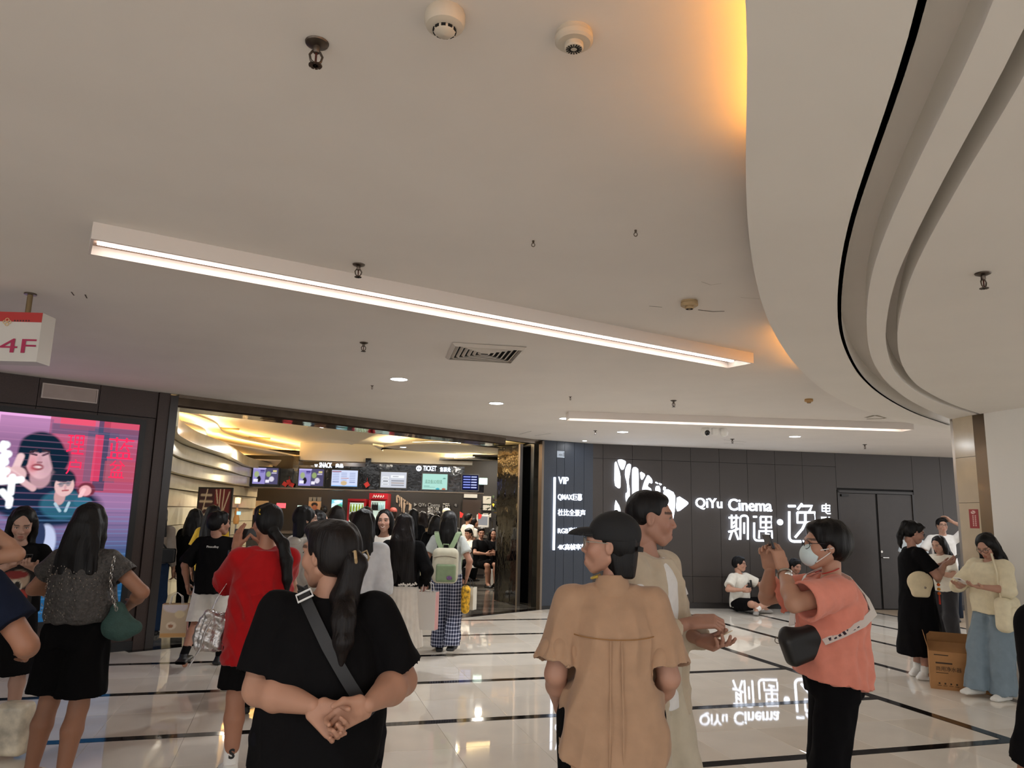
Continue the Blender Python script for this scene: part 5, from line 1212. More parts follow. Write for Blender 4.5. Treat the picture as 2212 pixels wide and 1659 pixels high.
    # ------------------------------------------------------------ hair
    def hcap(s, f, th=.014, face=(.085, -.045, .062, .055, .105), k=.012, fringe=False, sides=True, body=False):
        """scalp volume with the face carved out, in head coordinates (or body coordinates)"""
        h = s.hsz if body else 1.; R = s.Rh if body else None; T = s.h2b if body else (lambda p: np.asarray(p, float))
        E_ = lambda c, r, kk, op='u': f.ell(T(c), np.asarray(r, float) * h, kk, op, R)
        E_((0, -.024, .032), (.071 + th, .088 + th, .077 + th), .02); E_((0, -.045, -.01), (.066 + th, .062 + th, .075), .02)
        return E_, T, R, h, face, k, fringe, sides
    def hcarve(s, f, a):
        E_, T, R, h, face, k, fringe, sides = a
        y, z, rx, ry, rz = face; E_((0, y, z), (rx, ry, rz), k, 's')
        if not fringe: E_((0, .10, .0), (.05, .05, .055), .02, 's')
        f.box(T((0, .05, -.14)), np.array((.12, .14, .06)) * h, .01, 's', R, .02)
        for q in (1, -1):
            if sides: E_((q * .09, .01, -.035), (.03, .028, .045), .01, 's')
    def hairmesh(s, parts, m, name='hair', head=True): 
        out = []
        for V, F, inhead in parts:
            if len(V) == 0: continue
            out.append(((V * s.hsz @ s.Rh.T + s.hc) if inhead else V, F))
        V, F = joinm(out); V = folds(V, F, min(.003, s.vox * .35), 5, (70, 70, 6)); return s.part(name, V, F, m)
    def hair(s, style='long', m=None, length=.35, width=1., th=.014, seed=2, fringe=False, cover_ear=True, tailx=0., tail=None, thick=1.):
        m = m or m_hair(); v = max(s.hvox, .0055); f = Field(); P = []
        if style == 'short':
            s.hcarve(f, s.hcap(f, th, face=(.088, -.03, .066, .050, .098), fringe=fringe)); f.ell((0, .036, .090), (.052, .045, .022), .03)
        elif style == 'crop':
            f.ell((0, -.020, .028), (.071 + th * .45, .087 + th * .6, .077 + th * .6), .02); f.ell((0, -.004, .076), (.060, .082, .040), .02); f.ell((0, .088, -.03), (.066, .052, .098), .01, 's'); f.box((0, -.04, -.125), (.14, .14, .075), .012, 's', None, .02)
            for q in (1, -1): f.ell((q * .085, .012, -.03), (.03, .03, .045), .01, 's')
        elif style == 'tied': s.hcarve(f, s.hcap(f, th * .8, face=(.088, -.04, .066, .055, .105), fringe=fringe)); f.ell((0, .05, .082), (.06, .05, .028), .03)
        elif style == 'bob': s.hcarve(f, s.hcap(f, th, face=(.092, -.035, .058, .062, .105), fringe=fringe, sides=not cover_ear))
        if style != 'long': P.append((*f.mesh(v / s.hsz), True))
        if style == 'bob':
            f2 = Field(); f2.col([(.03, 0, -.03, .082 * width, .085), (-.03, 0, -.04, .082 * width, .075), (-length * .6, 0, -.05, .078 * width, .062), (-length, 0, -.055, .07 * width, .05)], .02, pleat=(9, .04, 1.), pw=2.3)
            f2.ell((0, .085, -.05), (.075, .09, .13), .012, 's')
            if not cover_ear: f2.ell((.09, .012, -.02), (.035, .034, .05), .01, 's').ell((-.09, .012, -.02), (.035, .034, .05), .01, 's')
            P.append((*f2.mesh(v / s.hsz), True))
        if style == 'long':
            zt = s.hc[2] + .06 * s.hsz; z1 = s.hc[2] - length; c = s.hc; nk = s.neck; n = 7; ks = []
            bx = s.Rh @ np.array([0, -.02, 0]); 
            for i in range(n):
                t = i / (n - 1); z = zt + (z1 - zt) * t; 
                tp = .5 + .5 * min(1, t * 5); wx = tp * (.084 + .03 * math.sin(min(t * 1.7, 1.57)) + .015 * t) * width * s.hsz; wy = tp * (.088 - .045 * min(1, t * 1.5)) * s.hsz * thick
                hx = c + bx; bl = min(1, max(0, (zt - z) / (zt - nk[2]) )); yb = s.up(0, 0, .8)[1] - .085 * s.d - .012
                cy = hx[1] * (1 - bl) + (yb + .01) * bl if z > nk[2] else yb - .0 * t; cx = hx[0] * (1 - bl) + nk[0] * bl
                ks.append((z, cx, cy, wx, wy))
            f2 = Field(); hc_ = s.hcap(f2, th, body=True); f2.col(ks, .05, pleat=(9, .05, 1.), pw=2.4)
            if cover_ear:
                for q in (1, -1):
                    a = s.h2b((q * .074, -.005, .03)); b = s.h2b((q * .080, -.012, -.09)); e = np.array([nk[0] + q * .085 * width, s.up(0, 0, .8)[1] - .02, max(z1 + .02, nk[2] - .16)]); f2.chain([a, b, e], [.024, .026, .018], .02)
            # carve face front
            fc = s.h2b((0, .09, -.03)); f2.ell(fc, (.060 * s.hsz, .072 * s.hsz, .12 * s.hsz), .012, 's', s.Rh); f2.ell(s.h2b((0, .085, -.12)), np.array((.07, .075, .07)) * s.hsz, .012, 's', s.Rh)
            P.append((*f2.mesh(max(v, s.vox * .8)), False))
        if style == 'tied' and tail is not None:
            f2 = Field(); pts = [s.h2b(p) for p in tail['start']] + [np.array(p, float) for p in tail.get('pts', [])]; f2.chain(pts, tail['r'], .015); P.append((*f2.mesh(max(v * .9, .006)), False))
        if style == 'bun':
            pass
        return s.hairmesh(P, m)
    def tiepart(s, p, r, m, name='hair_tie'): c = s.h2b(p); MB().tube([c + s.Rh @ np.array([r * math.cos(a), 0, r * math.sin(a)]) for a in np.linspace(0, 6.28, 14)[:-1]], .006, 6, closed=True).build(name, m, s.root, True)
    def glasses(s, m=None, round_=True):
        m = m or mat('specs_black', '#17171a', .3); b = MB(); r = .021
        for q in (1, -1):
            b.tube([s.h2b((q * .033 + r * 1.1 * math.cos(a), .104 - .012 * abs(math.cos(a)) * (1 if math.cos(a) * q > 0 else 0), -.002 + r * math.sin(a))) for a in np.linspace(0, 6.283, 16)[:-1]], .0018, 5, closed=True)
            b.tube([s.h2b((q * .056, .094, .004)), s.h2b((q * .074, .05, .006)), s.h2b((q * .078, .0, .004))], .0017, 5)
        b.tube([s.h2b((-.010, .105, .0)), s.h2b((0, .108, .004)), s.h2b((.010, .105, .0))], .0018, 5); b.build('glasses', m, s.root, True)
    def world(s, p): return s.M @ Vector([float(v) for v in p])
    def mtx(s, p, R=None):
        """world matrix at body point p with columns R (3x3, body frame)"""
        R = np.eye(3) if R is None else R; L_ = Matrix(((*R[0], p[0]), (*R[1], p[1]), (*R[2], p[2]), (0, 0, 0, 1))); return s.M @ L_
def solid(name, f, vox, m, mtx=None, parent=None, fold=0., seed=1, freq=(28, 28, 7)):
    V, F = f.mesh(vox)
    if fold: V = folds(V, F, fold, seed, freq)
    return obj(name, mesh_from(name, V, F, m, True), parent, mtx)
def phone(mtx, label, m=None, sc=1., lit=False):
    o = empty('smartphone', mtx=mtx); tag(o, label, 'phone')
    b = MB(); b.rbox((-.037 * sc, -.077 * sc, -.004), (.037 * sc, .077 * sc, .004), .004); b.build('body', m or mat('phone_black', '#1a1b1f', .3), o, True); boxo('screen', (-.034 * sc, -.073 * sc, .0041), (.034 * sc, .073 * sc, .0046), mat('phone_screen_lit', '#5d7f9a', .2, emit='#86a9c4', estr=.5) if lit else m_black, o)
    boxo('camera_bump', (-.03 * sc, .045 * sc, -.0062), (-.006 * sc, .07 * sc, -.004), m_black, o); return o
# ================================================================ people close to the camera
PI = math.pi
blk = m_cloth('#0f0e0f', 'black', bump=.006); 
m_watch = mat('watch_black', '#161214', .3)
def strapband(name, pts, wd, m, parent=None, mtx=None, th=.003, up=None):
    """flat band following points; width direction given per strip by up"""
    pts = [np.asarray(p, float) for p in pts]; b = MB(); L_, R_ = [], []
    V = []
    for i, p in enumerate(pts):
        t = nrm(pts[min(i + 1, len(pts) - 1)] - pts[max(i - 1, 0)]); nn = up[i] if up is not None and isinstance(up, list) else (up if up is not None else np.array([0, -1., 0])); nn = nrm(nn - t * (np.dot(nn, t))); s_ = np.cross(t, nn)
        for a, o in ((-1, 0), (1, 0), (1, 1), (-1, 1)): V.append(p + s_ * wd / 2 * a + nn * th * o)
    F = [(0, 1, 2, 3), tuple(4 * (len(pts) - 1) + k for k in (3, 2, 1, 0))]
    for i in range(len(pts) - 1):
        for k in range(4): F.append((4 * i + k, 4 * i + 4 + k, 4 * i + 4 + (k + 1) % 4, 4 * i + (k + 1) % 4))
    return MB().add(V, F).build(name, m, parent, True, mtx)
def ellpt(cx, cy, rx, ry, a, z): return np.array([cx + rx * math.cos(a), cy + ry * math.sin(a), z])
# ---------------------------------------------------------------- heavy-set person in black, hands clasped behind
HK = .006
P = Person('person in loose black tee with both hands clasped behind the back', (-.64, 2.75), .06, 1.57, True, 1.32, 1.5, vox=HK, yaw=1.0, pitch=.02, skin='#bd8d74', hs=1.06, limb=1.55,
           armk=(.95, 1.22), arms={-1: ((.02, -.255, .985), (-.6, .1, -1)), 1: ((.19, -.25, .99), (.45, .1, -1))},
           hands={-1: dict(d=(.72, -.18, -.6), n=(.25, -1, .25), curl=[.75, .7, .65, .6], thumb=.3), 1: dict(d=(-.86, -.16, -.42), n=(-.1, -1, -.35), curl=[.55, .6, .7, .8], thumb=.2)})
P.top(blk, name='tee', keys=lambda K: [(.745, 0, -.0, .232, .205), (.90, 0, 0, .225, .205), (1.05, 0, -.01, .208, .195), (1.16, 0, -.012, .185, .172), (1.225, 0, -.012, .15, .135), (1.295, 0, -.015, .08, .068)], sleeve=.84, slr=(.054, .064), fold=.007, ffreq=(18, 18, 5), vox=HK, seed=4, pw=2.3)
P.bottom(m_cloth('#121115', 'black_trouser'), 'pants', 1., (.125, .1, .09), vox=.011, hipe=.03)
P.shoes(m_blackm)
P.hair('tied', m_hair('#1c1311'), th=.018, tail=dict(start=[(.0, -.09, -.0), (.0, -.118, -.03)], pts=[(.07, -.075, 1.30), (.085, -.16, 1.235), (.09, -.185, 1.17), (.09, -.19, 1.10)], r=[.045, .045, .046, .040, .032, .012]))
cl = MB()
for q in (-1, 1): cl.tube([P.h2b((.012 * q, -.125 - .012 * q, .012)), P.h2b((.030 * q, -.142, .02)), P.h2b((.035 * q, -.152, -.004)), P.h2b((.02 * q, -.146, -.034))], .0055, 6, .6)
cl.build('claw_clip', mat('clip_horn', '#9c8560', .35), P.root, True)
bg = empty('crossbody_bag', mtx=P.M); tag(bg, 'black crossbody bag strap with white buckle across the back of the black tee', 'bag')
up_ = []
pts = []
for t in np.linspace(0, 1, 14):
    x = -.085 + (.19 + .085) * t; z = 1.325 - (1.325 - .93) * t ** 1.1; rx = np.interp(z, [.9, 1.05, 1.16, 1.225, 1.33], [.225, .208, .185, .15, .08]); ry = np.interp(z, [.9, 1.05, 1.16, 1.225, 1.33], [.205, .195, .172, .135, .068])
    y = -.012 - ry * max(1 - abs(x / rx) ** 2.3, 0.02) ** (1 / 2.3) - .010; pts.append((x, y, z)); up_.append(np.array([x * 2, -1, .35 if t < .15 else .1]))
strapband('strap', pts, .040, mat('strap_black', '#1b1b1d', .6), bg, up=up_)
c = np.array(pts[1]); b = MB(); u1 = nrm(np.array(pts[2]) - np.array(pts[0])); s1 = nrm(np.cross(u1, (0, -1, .4)))
b.tube([c + s1 * sx * .026 + u1 * sy * .02 + np.array([0, -.008, .006]) for sx, sy in ((-1, -1), (1, -1), (1, 1), (-1, 1))], .004, 6, closed=True); b.build('buckle', mat('buckle_white', '#d8d8d6', .3), bg)
strapband('front_strap', [(-.085, -.05, 1.33), (-.10, .05, 1.315), (-.08, .15, 1.2), (.05, .22, 1.0)], .04, MATS['strap_black'], bg, up=np.array([0, 1., .2]))
f = Field().box((.1, .25, .93), (.10, .03, .07), .0, 'u', None, .02); solid('pouch', f, .008, MATS['strap_black'], None, bg)
# ---------------------------------------------------------------- tan shirt and black cap
P = Person('person in tan short-sleeved shirt and black baseball cap seen from behind', (.41, 3.0), -.03, 1.615, True, 1.12, 1.2, vox=HK, yaw=1.38, pitch=.06, skin='#c1917a', arms={-1: ((-.195, .12, .86), (-.25, -1, 0)), 1: ((.185, .13, .86), (.25, -1, 0))}, limb=1.12)
tan = m_cloth('#a8876c', 'tan', bump=.006, bscale=9.)
P.top(tan, name='shirt', keys=lambda K: [(.675, 0, -.02, .218, .165), (.85, 0, -.015, .205, .165), (1.05, 0, -.01, .182, .155), (1.17, 0, -.012, .17, .142), (1.255, 0, -.012, .14, .11), (1.325, 0, -.012, .072, .064)], sleeve=.86, slr=(.060, .082), fold=.008, vox=HK, seed=9, hemf=lambda th: .10 * np.cos(th) ** 4 + .02 * (np.sin(th) > 0), pw=2.4, ffreq=(20, 20, 4))
kt = lambda z: (np.interp(z, [.675, .85, 1.05, 1.17, 1.255], [.218, .205, .182, .17, .14]), np.interp(z, [.675, .85, 1.05, 1.17, 1.255], [.165, .165, .155, .142, .11]))
def onback(x, z, o=.006): rx, ry = kt(z); return (x, -.012 - ry * max(1 - abs(x / rx) ** 2.4, .01) ** (1 / 2.4) - o, z)
m_seam = mat('tan_seam', '#93693f', .9)
b = MB(); b.tube([onback(x, 1.155 + .01 * (x / .17) ** 2, .004) for x in np.linspace(-.155, .155, 25)], .0022, 5); b.build('yoke_seam', m_seam, P.root, True)
for x in (-.02, .02): MB().tube([onback(x * (1 + (1.15 - z) * .6), z, .003) for z in np.linspace(.72, 1.15, 16)], .003, 5).build('pleat_fold', tan, P.root, True)
f = Field(); cz = P.neck; f.cone(cz + np.array([0, -.008, -.03]), cz + np.array([0, -.004, .028]), .074, .058, .0, cut=True); f.cone(cz + np.array([0, .0, -.03]), cz + np.array([0, .004, .06]), .062, .051, 0, 's'); f.cone(cz + np.array([0, .09, -.05]), cz + np.array([0, .09, .05]), .05, .05, .01, 's'); V, F = f.mesh(.005); P.part('collar', V, F, tan)
P.bottom(blk, 'pants', 1., (.115, .10, .095), vox=.01, hipe=.02); P.shoes(m_blackm)
P.hair('bob', m_hair('#120e0e'), length=.125, width=.84, th=.008, cover_ear=False)
f = Field(); f.ell((0, -.018, .045), (.088, .107, .090), 0.).box((0, 0, -.06), (.2, .2, .075), .004, 's', None, .005); V, F = f.mesh(.0055); 
cap = P.part('cap', V * P.hsz @ P.Rh.T + P.hc, F, mat('cap_black', '#101114', .8))
f = Field(); f.ell((0, .085, .012), (.072, .095, .05), 0.).ell((0, .085, .002), (.076, .10, .048), .002, 's').box((0, -.05, .03), (.2, .11, .2), .0, 's', None, .005); V, F = f.mesh(.004); P.part('cap_brim', V * P.hsz @ P.Rh.T + P.hc, F, MATS['cap_black'])
f = Field(); f.ell((0, -.018, .134), (.009, .009, .006), 0.); V, F = f.mesh(.004); P.part('cap_button', V * P.hsz @ P.Rh.T + P.hc, F, MATS['cap_black'])
strapband('cap_strap', [P.h2b((-.05, -.115, -.008)), P.h2b((0, -.132, -.010)), P.h2b((.05, -.115, -.008))], .018, MATS['cap_black'], P.root, up=P.Rh @ np.array([0, -1., 0]))
P.glasses(mat('specs_clear', '#9a9488', .15))
MB().tube([P.h2b((.05 * math.sin(a), .035 + .03 * math.cos(a), -.128 - .012 * math.cos(a))) for a in np.linspace(-1.6, 1.6, 12)], .005, 6).build('necklace', mat('lanyard_gold', '#b69a3c', .5), P.root, True)
# ---------------------------------------------------------------- young man in beige jacket
P = Person('tall young man in open beige jacket over white tee, facing sideways', (.66, 3.55), -PI / 2 - .62, 1.735, False, 1., 1.0, vox=.0062, yaw=.52, pitch=-.06, skin='#b98a75', arms={1: ((.02, .21, 1.15), (1, -.8, -.6)), -1: ((-.03, .23, 1.07), (-1, -.6, -.8))},
           hands={1: dict(d=(-.3, 1, .1), n=(-.6, 0, -1), curl=[.6, .6, .7, .8], thumb=.5), -1: dict(d=(.35, 1, -.12), n=(.3, 0, 1), curl=[.25, .35, .5, .6], thumb=.3)}, legs={1: ((.12, -.05, .078), (.1, 1, 0)), -1: ((-.11, .06, .078), (-.1, 1, 0))})
wht = m_cloth('#e4e2df', 'white')
P.top(wht, name='tee', hem=.44, ease=.012, sleeve=.5, fold=.004, vox=.008)
bei = m_cloth('#bfb09a', 'beige_jacket', bump=.008, bscale=8.)
P.top(bei, name='jacket', hem=.42, ease=.042, sleeve=1.9, slr=(.072, .062), fold=.006, vox=.0065, seed=21, sub=lambda f, s: f.cone((.03, .21, .5), (.0, .17, 1.5), .12, .085, .015, 's'), keys=lambda K: [K(.42, .165, .125), K(.50, .16, .12), K(.62, .15, .115), K(.70, .15, .112), K(.755, .142, .107), K(.785, .115, .088), K(.818, .058, .058)], collar=.0)
f = Field(); cz = P.neck
for q in (1, -1): f.cone(cz + np.array([q * .06, -.03, .0]), cz + np.array([q * .055, .06, -.05]), .022, .016, .02, flat=((q, 0, .5), .6))
f.cone(cz + np.array([-.06, -.03, .0]), cz + np.array([.06, -.03, .0]), .022, .022, .03)
V, F = f.mesh(.006); P.part('collar', V, F, bei)
P.bottom(m_cloth('#c0b5a0', 'beige_pants', bump=.006, bscale=9.), 'pants', 1., (.115, .105, .10), vox=.01, hipe=.02); P.shoes(m_white)
P.hair('crop', m_hair('#131012'), th=.012)
hp = P.world((0.02, .40, 1.06)); o = empty('card_slip', mtx=P.mtx((-.02, .34, 1.105), rotm(.4, .5))); tag(o, 'thin pale paper slip held in the young man\'s fingers', 'paper'); boxo('slip', (-.006, -.03, -.001), (.012, .045, .001), mat('paper_cream', '#d9c2a0', .6), o)
f = Field(); f.ell((0, 0, 0), (.05, .03, .06), .0).cone((-.03, 0, .04), (.03, 0, .06), .02, .015, .02)
solid('bucket_hat', f, .008, mat('mint_cloth', '#8fd0bd', .8), Matrix.Translation(ondepth(1385, 1152, 4.3)))
bpy.data.objects['bucket_hat'].parent = None; tag(bpy.data.objects['bucket_hat'], 'mint green knot of cloth showing behind the black cap', 'cloth') 
bpy.data.objects.remove(bpy.data.objects['bucket_hat'])
# ---------------------------------------------------------------- pink tee, mask, taking a photo
P = Person('person in salmon pink tee and face mask raising a phone to take a photo', (1.60, 3.8), PI / 2 - .10, 1.615, True, 1.05, 1.15, vox=.0065, yaw=.05, pitch=.02, skin='#c8967c', hs=1.04,
           arms={-1: ((-.075, .235, 1.365), (-1, -.1, -.75)), 1: ((.06, .265, 1.36), (1, .1, -.9))}, limb=1.12,
           hands={-1: dict(d=(.25, .22, 1), n=(.85, .5, -.2), curl=[.35, .4, .55, .7], thumb=.2), 1: dict(d=(-.2, .2, 1), n=(-.85, .4, -.2), curl=[.3, .5, .6, .7], thumb=.2)}, legs={1: ((.09, -.06, .073), (.1, 1, 0)), -1: ((-.09, .03, .073), (-.1, 1, 0))})
P.top(m_cloth('#df8b77', 'salmon', bump=.006, bscale=9.), name='tee', hem=.505, ease=.046, sleeve=.80, slr=(.066, .084), fold=.008, vox=.0062, seed=13, hemf=lambda th: .03 * (1 + np.sin(th)))
P.bottom(m_cloth('#0f0e10', 'black_pants2'), 'pants', 1., (.09, .09, .086), vox=.009, hipe=.014, fold=.005); P.shoes(m_blackm)
P.hair('short', m_hair('#141010'), th=.021, fringe=True)
f = Field(); f.ell((0, .068, -.052), (.055, .055, .058), 0.).ell((0, .034, -.05), (.052, .06, .075), .004, 's').box((0, .0, -.04), (.12, .045, .2), .0, 's', None, .004); V, F = f.mesh(.0042); P.part('face_mask', V * P.hsz @ P.Rh.T + P.hc, F, mat('mask_blue', '#cfe0e2', .7))
for q in (1, -1): MB().tube([P.h2b((q * .052, .06, -.03)), P.h2b((q * .072, .02, -.02)), P.h2b((q * .078, -.012, -.012))], .0022, 5).build('mask_loop', wht, P.root, True); MB().tube([P.h2b((q * .048, .06, -.085)), P.h2b((q * .07, .02, -.05)), P.h2b((q * .078, -.014, -.02))], .0022, 5).build('mask_loop', wht, P.root, True)
P.glasses(mat('specs_dark', '#2a2a30', .2))
MB().tube([P.neck + np.array([.066 * math.sin(a), .02 + .062 * math.cos(a) * -1, .012 - .02 * math.cos(a + PI)]) for a in np.linspace(-2.2, 2.2, 16)], .003, 5).build('red_cord', mat('red_cord', '#b0352c', .6), P.root, True)
w_ = P.wr[-1]; fd = nrm(P.wr[-1] - P.el[-1]); wc = w_ - fd * .035; a1 = nrm(np.cross(fd, (0, 0, 1))); a2 = np.cross(fd, a1)
b = MB(); b.tube([wc + (a1 * math.cos(t) + a2 * math.sin(t)) * .032 for t in np.linspace(0, 6.283, 18)[:-1]], .008, 6, closed=True); wb = b.build('wristwatch', mat('watch_steel', '#b5b2ac', .25, metal=1.), P.root, True)
MB().lathe([(0, 0), (.019, 0), (.019, .009), (.016, .011), (0, .011)], 16, Matrix.Translation(Vector(wc - a1 * .028 * 0 + np.array([-.034, -.008, 0]))) @ Matrix.Rotation(-PI / 2, 4, 'Y')).build('watch_case', MATS['watch_steel'], wb, True)
hpos = (P.wr[-1] + P.wr[1]) / 2 + np.array([0, .035, .135]); Rm = np.stack([np.array([0, .35, .94]), np.array([1., 0, 0]), np.cross(np.array([0, .35, .94]), np.array([1., 0, 0]))], 1)
phone(P.mtx(hpos, np.stack([np.array([.0, .3, .95]), np.array([1., 0, 0]) * -1, -np.cross(np.array([.0, .3, .95]), np.array([-1., 0, 0])) * -1], 1)), 'dark phone held up sideways by the person in the salmon tee')
# crossbody pouch with printed strap
bg = empty('crossbody_bag', mtx=P.M); tag(bg, 'black crossbody pouch with orange badge and white printed strap on the salmon tee', 'bag')
c0 = np.array([-.135, .175, 1.02])
f = Field(); f.box(c0, (.045, .10, .075), .02, 'u', rotm(.25, -.35), .035).cone(c0 + np.array([0, .07, .05]), c0 + np.array([0, -.10, .035]), .035, .02, .03); solid('pouch', f, .006, m_blackm, None, bg)
so = [(-.185, .09, 1.045), (-.198, .0, 1.09), (-.185, -.09, 1.135), (-.12, -.165, 1.18), (0, -.18, 1.24), (.1, -.14, 1.32), (.13, -.03, 1.375), (.10, .08, 1.33), (.0, .17, 1.2), (-.06, .20, 1.1)]
strapband('strap', so, .036, mat('strap_white', '#ddd6cf', .6), bg, up=[nrm(np.array([p[0], p[1], .25])) for p in so])
for k in range(7):
    t0, t1 = .25 + k * .23, .38 + k * .23; pp = []
    for t in (t0, t1):
        i0 = int(t); fr = t - i0; p = np.array(so[i0]) * (1 - fr) + np.array(so[i0 + 1]) * fr; pp.append(p + nrm(np.array([p[0], p[1], .25])) * .0032)
    strapband('printed_mark', pp, .017 + .004 * (k % 2), mat('print_dark', '#2a2a3a', .5), bg, up=nrm(np.array([pp[0][0], pp[0][1], .25])), th=.0008)
f = Field(); f.box(c0 + np.array([-.048, .045, -.01]), (.004, .026, .03), .0, 'u', rotm(.25, -.35), .004); solid('badge', f, .004, mat('badge_orange', '#c98a5e', .5, var=.3, vscale=60), None, bg)
MB().tube([c0 + np.array([-.01, .115 + .014 * math.cos(a), .02 + .014 * math.sin(a)]) for a in np.linspace(0, 6.28, 12)[:-1]], .002, 5, closed=True).build('key_ring', m_steel, bg)
# ---------------------------------------------------------------- red tee, ponytail
P = Person('person in oversized red tee and black shorts holding something up to the face', (-1.55, 4.85), .42, 1.635, True, 1.0, 1.15, vox=.0075, yaw=.35, pitch=.0, skin='#b98368', arms={-1: ((-.16, .25, 1.335), (-.25, .35, -1)), 1: ((.02, .31, 1.36), (.5, .1, -.9))},
           hands={-1: dict(d=(.1, .15, 1), n=(.8, .5, 0), curl=[.15, .15, .2, .3], thumb=.2), 1: dict(d=(-.3, .2, 1), n=(-.6, .5, 0), curl=.5)}, limb=1.1)
red = m_cloth('#a50d12', 'red_tee', bump=.006, bscale=9.)
P.top(red, name='tee', hem=.405, ease=.034, sleeve=.92, slr=(.064, .086), fold=.009, ffreq=(20, 20, 6), seed=31, vox=.007, keys=lambda K: [K(.405, .17, .13), K(.50, .168, .128), K(.60, .158, .12), K(.70, .15, .112), K(.755, .14, .105), K(.785, .112, .086), K(.818, .058, .058)])
P.bottom(blk, 'shorts', .43, (.108, .118, .1), hipe=.02); P.shoes(mat('shoe_white', '#dcdad4', .5), m_blackm, sock=m_cloth('#e9e7e2', 'sock_white'), sockz=.16)
me = text_mesh('S', .075, m_blackm, .001, .003); o = obj('sock_mark', me, P.root, Matrix.Translation(Vector(P.an[-1] + np.array([-.020, -.0465, .05]))) @ Matrix.Rotation(PI / 2, 4, 'X'))
P.hair('tied', m_hair('#100d0d'), th=.019, tail=dict(start=[(.0, -.09, -.04), (-.0, -.115, -.07)], pts=[(.09, -.135, 1.38), (.115, -.165, 1.28), (.125, -.175, 1.17), (.13, -.175, 1.085)], r=[.04, .030, .036, .036, .027, .008]))
P.tiepart((0, -.105, -.055), .028, m_blackm)
cp = P.h2b((-.078, -.045, .07)); b = MB(); b.tube([cp + np.array([0, -.012, .012]), cp, cp + np.array([.008, .010, .002])], .004, 5); b.tube([cp + np.array([-.002, -.004, -.012]), cp + np.array([.004, -.016, -.02])], .004, 5); b.build('hair_clip', mat('clip_yellow', '#c9a52c', .3), P.root)
wc = P.wr[-1] - nrm(P.wr[-1] - P.el[-1]) * .03; fd = nrm(P.wr[-1] - P.el[-1]); a1 = nrm(np.cross(fd, (0, 1, 0))); a2 = np.cross(fd, a1)
MB().tube([wc + (a1 * math.cos(t) + a2 * math.sin(t)) * .032 for t in np.linspace(0, 6.283, 18)[:-1]], .009, 6, closed=True).build('wristwatch', m_watch, P.root, True); MB().lathe([(0, 0), (.019, 0), (.019, .01), (0, .011)], 14, Matrix.Translation(Vector(wc + np.array([-.03, -.02, 0]))) @ Matrix.Rotation(-PI / 2, 4, 'Y')).build('watch_case', m_watch, P.root, True)
phone(P.mtx(P.wr[-1] + np.array([.06, .07, .09]), np.stack([np.array([0, .2, 1.]), np.array([-.9, .3, 0]), np.array([0.3, .9, -.2])], 1)), 'dark phone in the raised hand of the person in red')
# silver bag on the left forearm
bg = empty('shoulder_bag', mtx=P.M @ Matrix.Translation((-.245, .07, .93)) @ Matrix.Rotation(.22, 4, 'Y')); tag(bg, 'crinkled silver shoulder bag hanging from the arm of the person in red', 'bag')
m_sil = mat('silver_leather', '#b9b5b3', .3, metal=.75, bump=.012, bscale=22)
f = Field(); f.box((0, 0, -.09), (.085, .05, .12), .03, 'u', None, .04).box((-.07, .0, -.10), (.03, .045, .075), .02, 'u', None, .025).cone((-.06, -.05, .01), (.06, -.05, -.02), .016, .016, .02); solid('pouch', f, .007, m_sil, None, bg, .006, 3, (60, 60, 60))
for q in (-.045, .045): strapband('handle', [(q, -.03 + abs(q) * .2, .02), (q * .95, -.02, .10), (q * .5 + .02, .0, .22), (q * .2 + .03, .03, .27), (q * .5 + .03, .05, .2), (q, .05, .03)], .022, m_sil, bg, up=np.array([1., 0, 0.2]))
b = MB(); b.tube([(-.03, -.055, -.02), (-.05, -.07, -.1), (-.045, -.07, -.19), (-.075, -.072, -.30)], .0055, 6); b.build('drawstring', m_sil, bg, True)
b = MB(); b.tube([(.07, -.05, -.02), (.085, -.06, -.08), (.07, -.06, -.15), (.05, -.06, -.11), (.055, -.055, -.04)], .010, 6, .5); b.build('loose_strap', m_sil, bg, True)
for x in (-.04, .05): MB().tube([(x + .013 * math.cos(a), -.054, .025 + .016 * math.sin(a)) for a in np.linspace(0, 6.28, 12)[:-1]], .003, 5, closed=True).build('ring', m_steel, bg)
# ---------------------------------------------------------------- sparkly grey top, long hair
P = Person('person with long straight black hair in sparkly grey top and black culottes seen from behind', (-2.545, 4.6), -.02, 1.61, True, 1.0, 1.05, vox=.0072, yaw=.05, skin='#a9795f', arms={-1: ((-.16, .22, 1.06), (-1, -.5, -.2)), 1: ((.20, .17, .98), (1, -.5, 0))}, legs={-1: ((-.175, .0, .072), (-.1, 1, 0)), 1: ((.07, -.10, .072), (.1, 1, 0))}, limb=1.08)
spk = mat('sparkle_knit', '#3a3633', .6, spec=.6, var=.55, vscale=70, bump=.012, bscale=55)
P.top(spk, name='top', hem=.565, ease=.036, sleeve=.50, slr=(.062, .074), fold=.005, seed=17, keys=lambda K: [K(.565, .15, .115), K(.585, .165, .125), K(.64, .165, .125), K(.70, .155, .118), K(.755, .14, .105), K(.785, .112, .086), K(.818, .058, .058)])
V = []; rr = np.random.default_rng(3); b = MB()
for k in range(120):
    a = -PI * (.08 + .84 * rr.random()); z = .93 + .32 * rr.random(); rx = np.interp(z, [.93, 1.03, 1.13, 1.23], [.203, .203, .19, .186]); ry = np.interp(z, [.93, 1.03, 1.13, 1.23], [.165, .165, .158, .148]); p = (rx * math.cos(a) * 1.02, ry * math.sin(a) * 1.03 - .003, z)
    b.add([(p[0] - .004, p[1], p[2]), (p[0], p[1] - .003, p[2] - .004), (p[0] + .004, p[1], p[2]), (p[0], p[1] - .003, p[2] + .004)], [(0, 1, 2, 3)])
tag(b.build('sequins', mat('sequin', '#cfcac4', .1, metal=1.), P.root), kind='stuff')
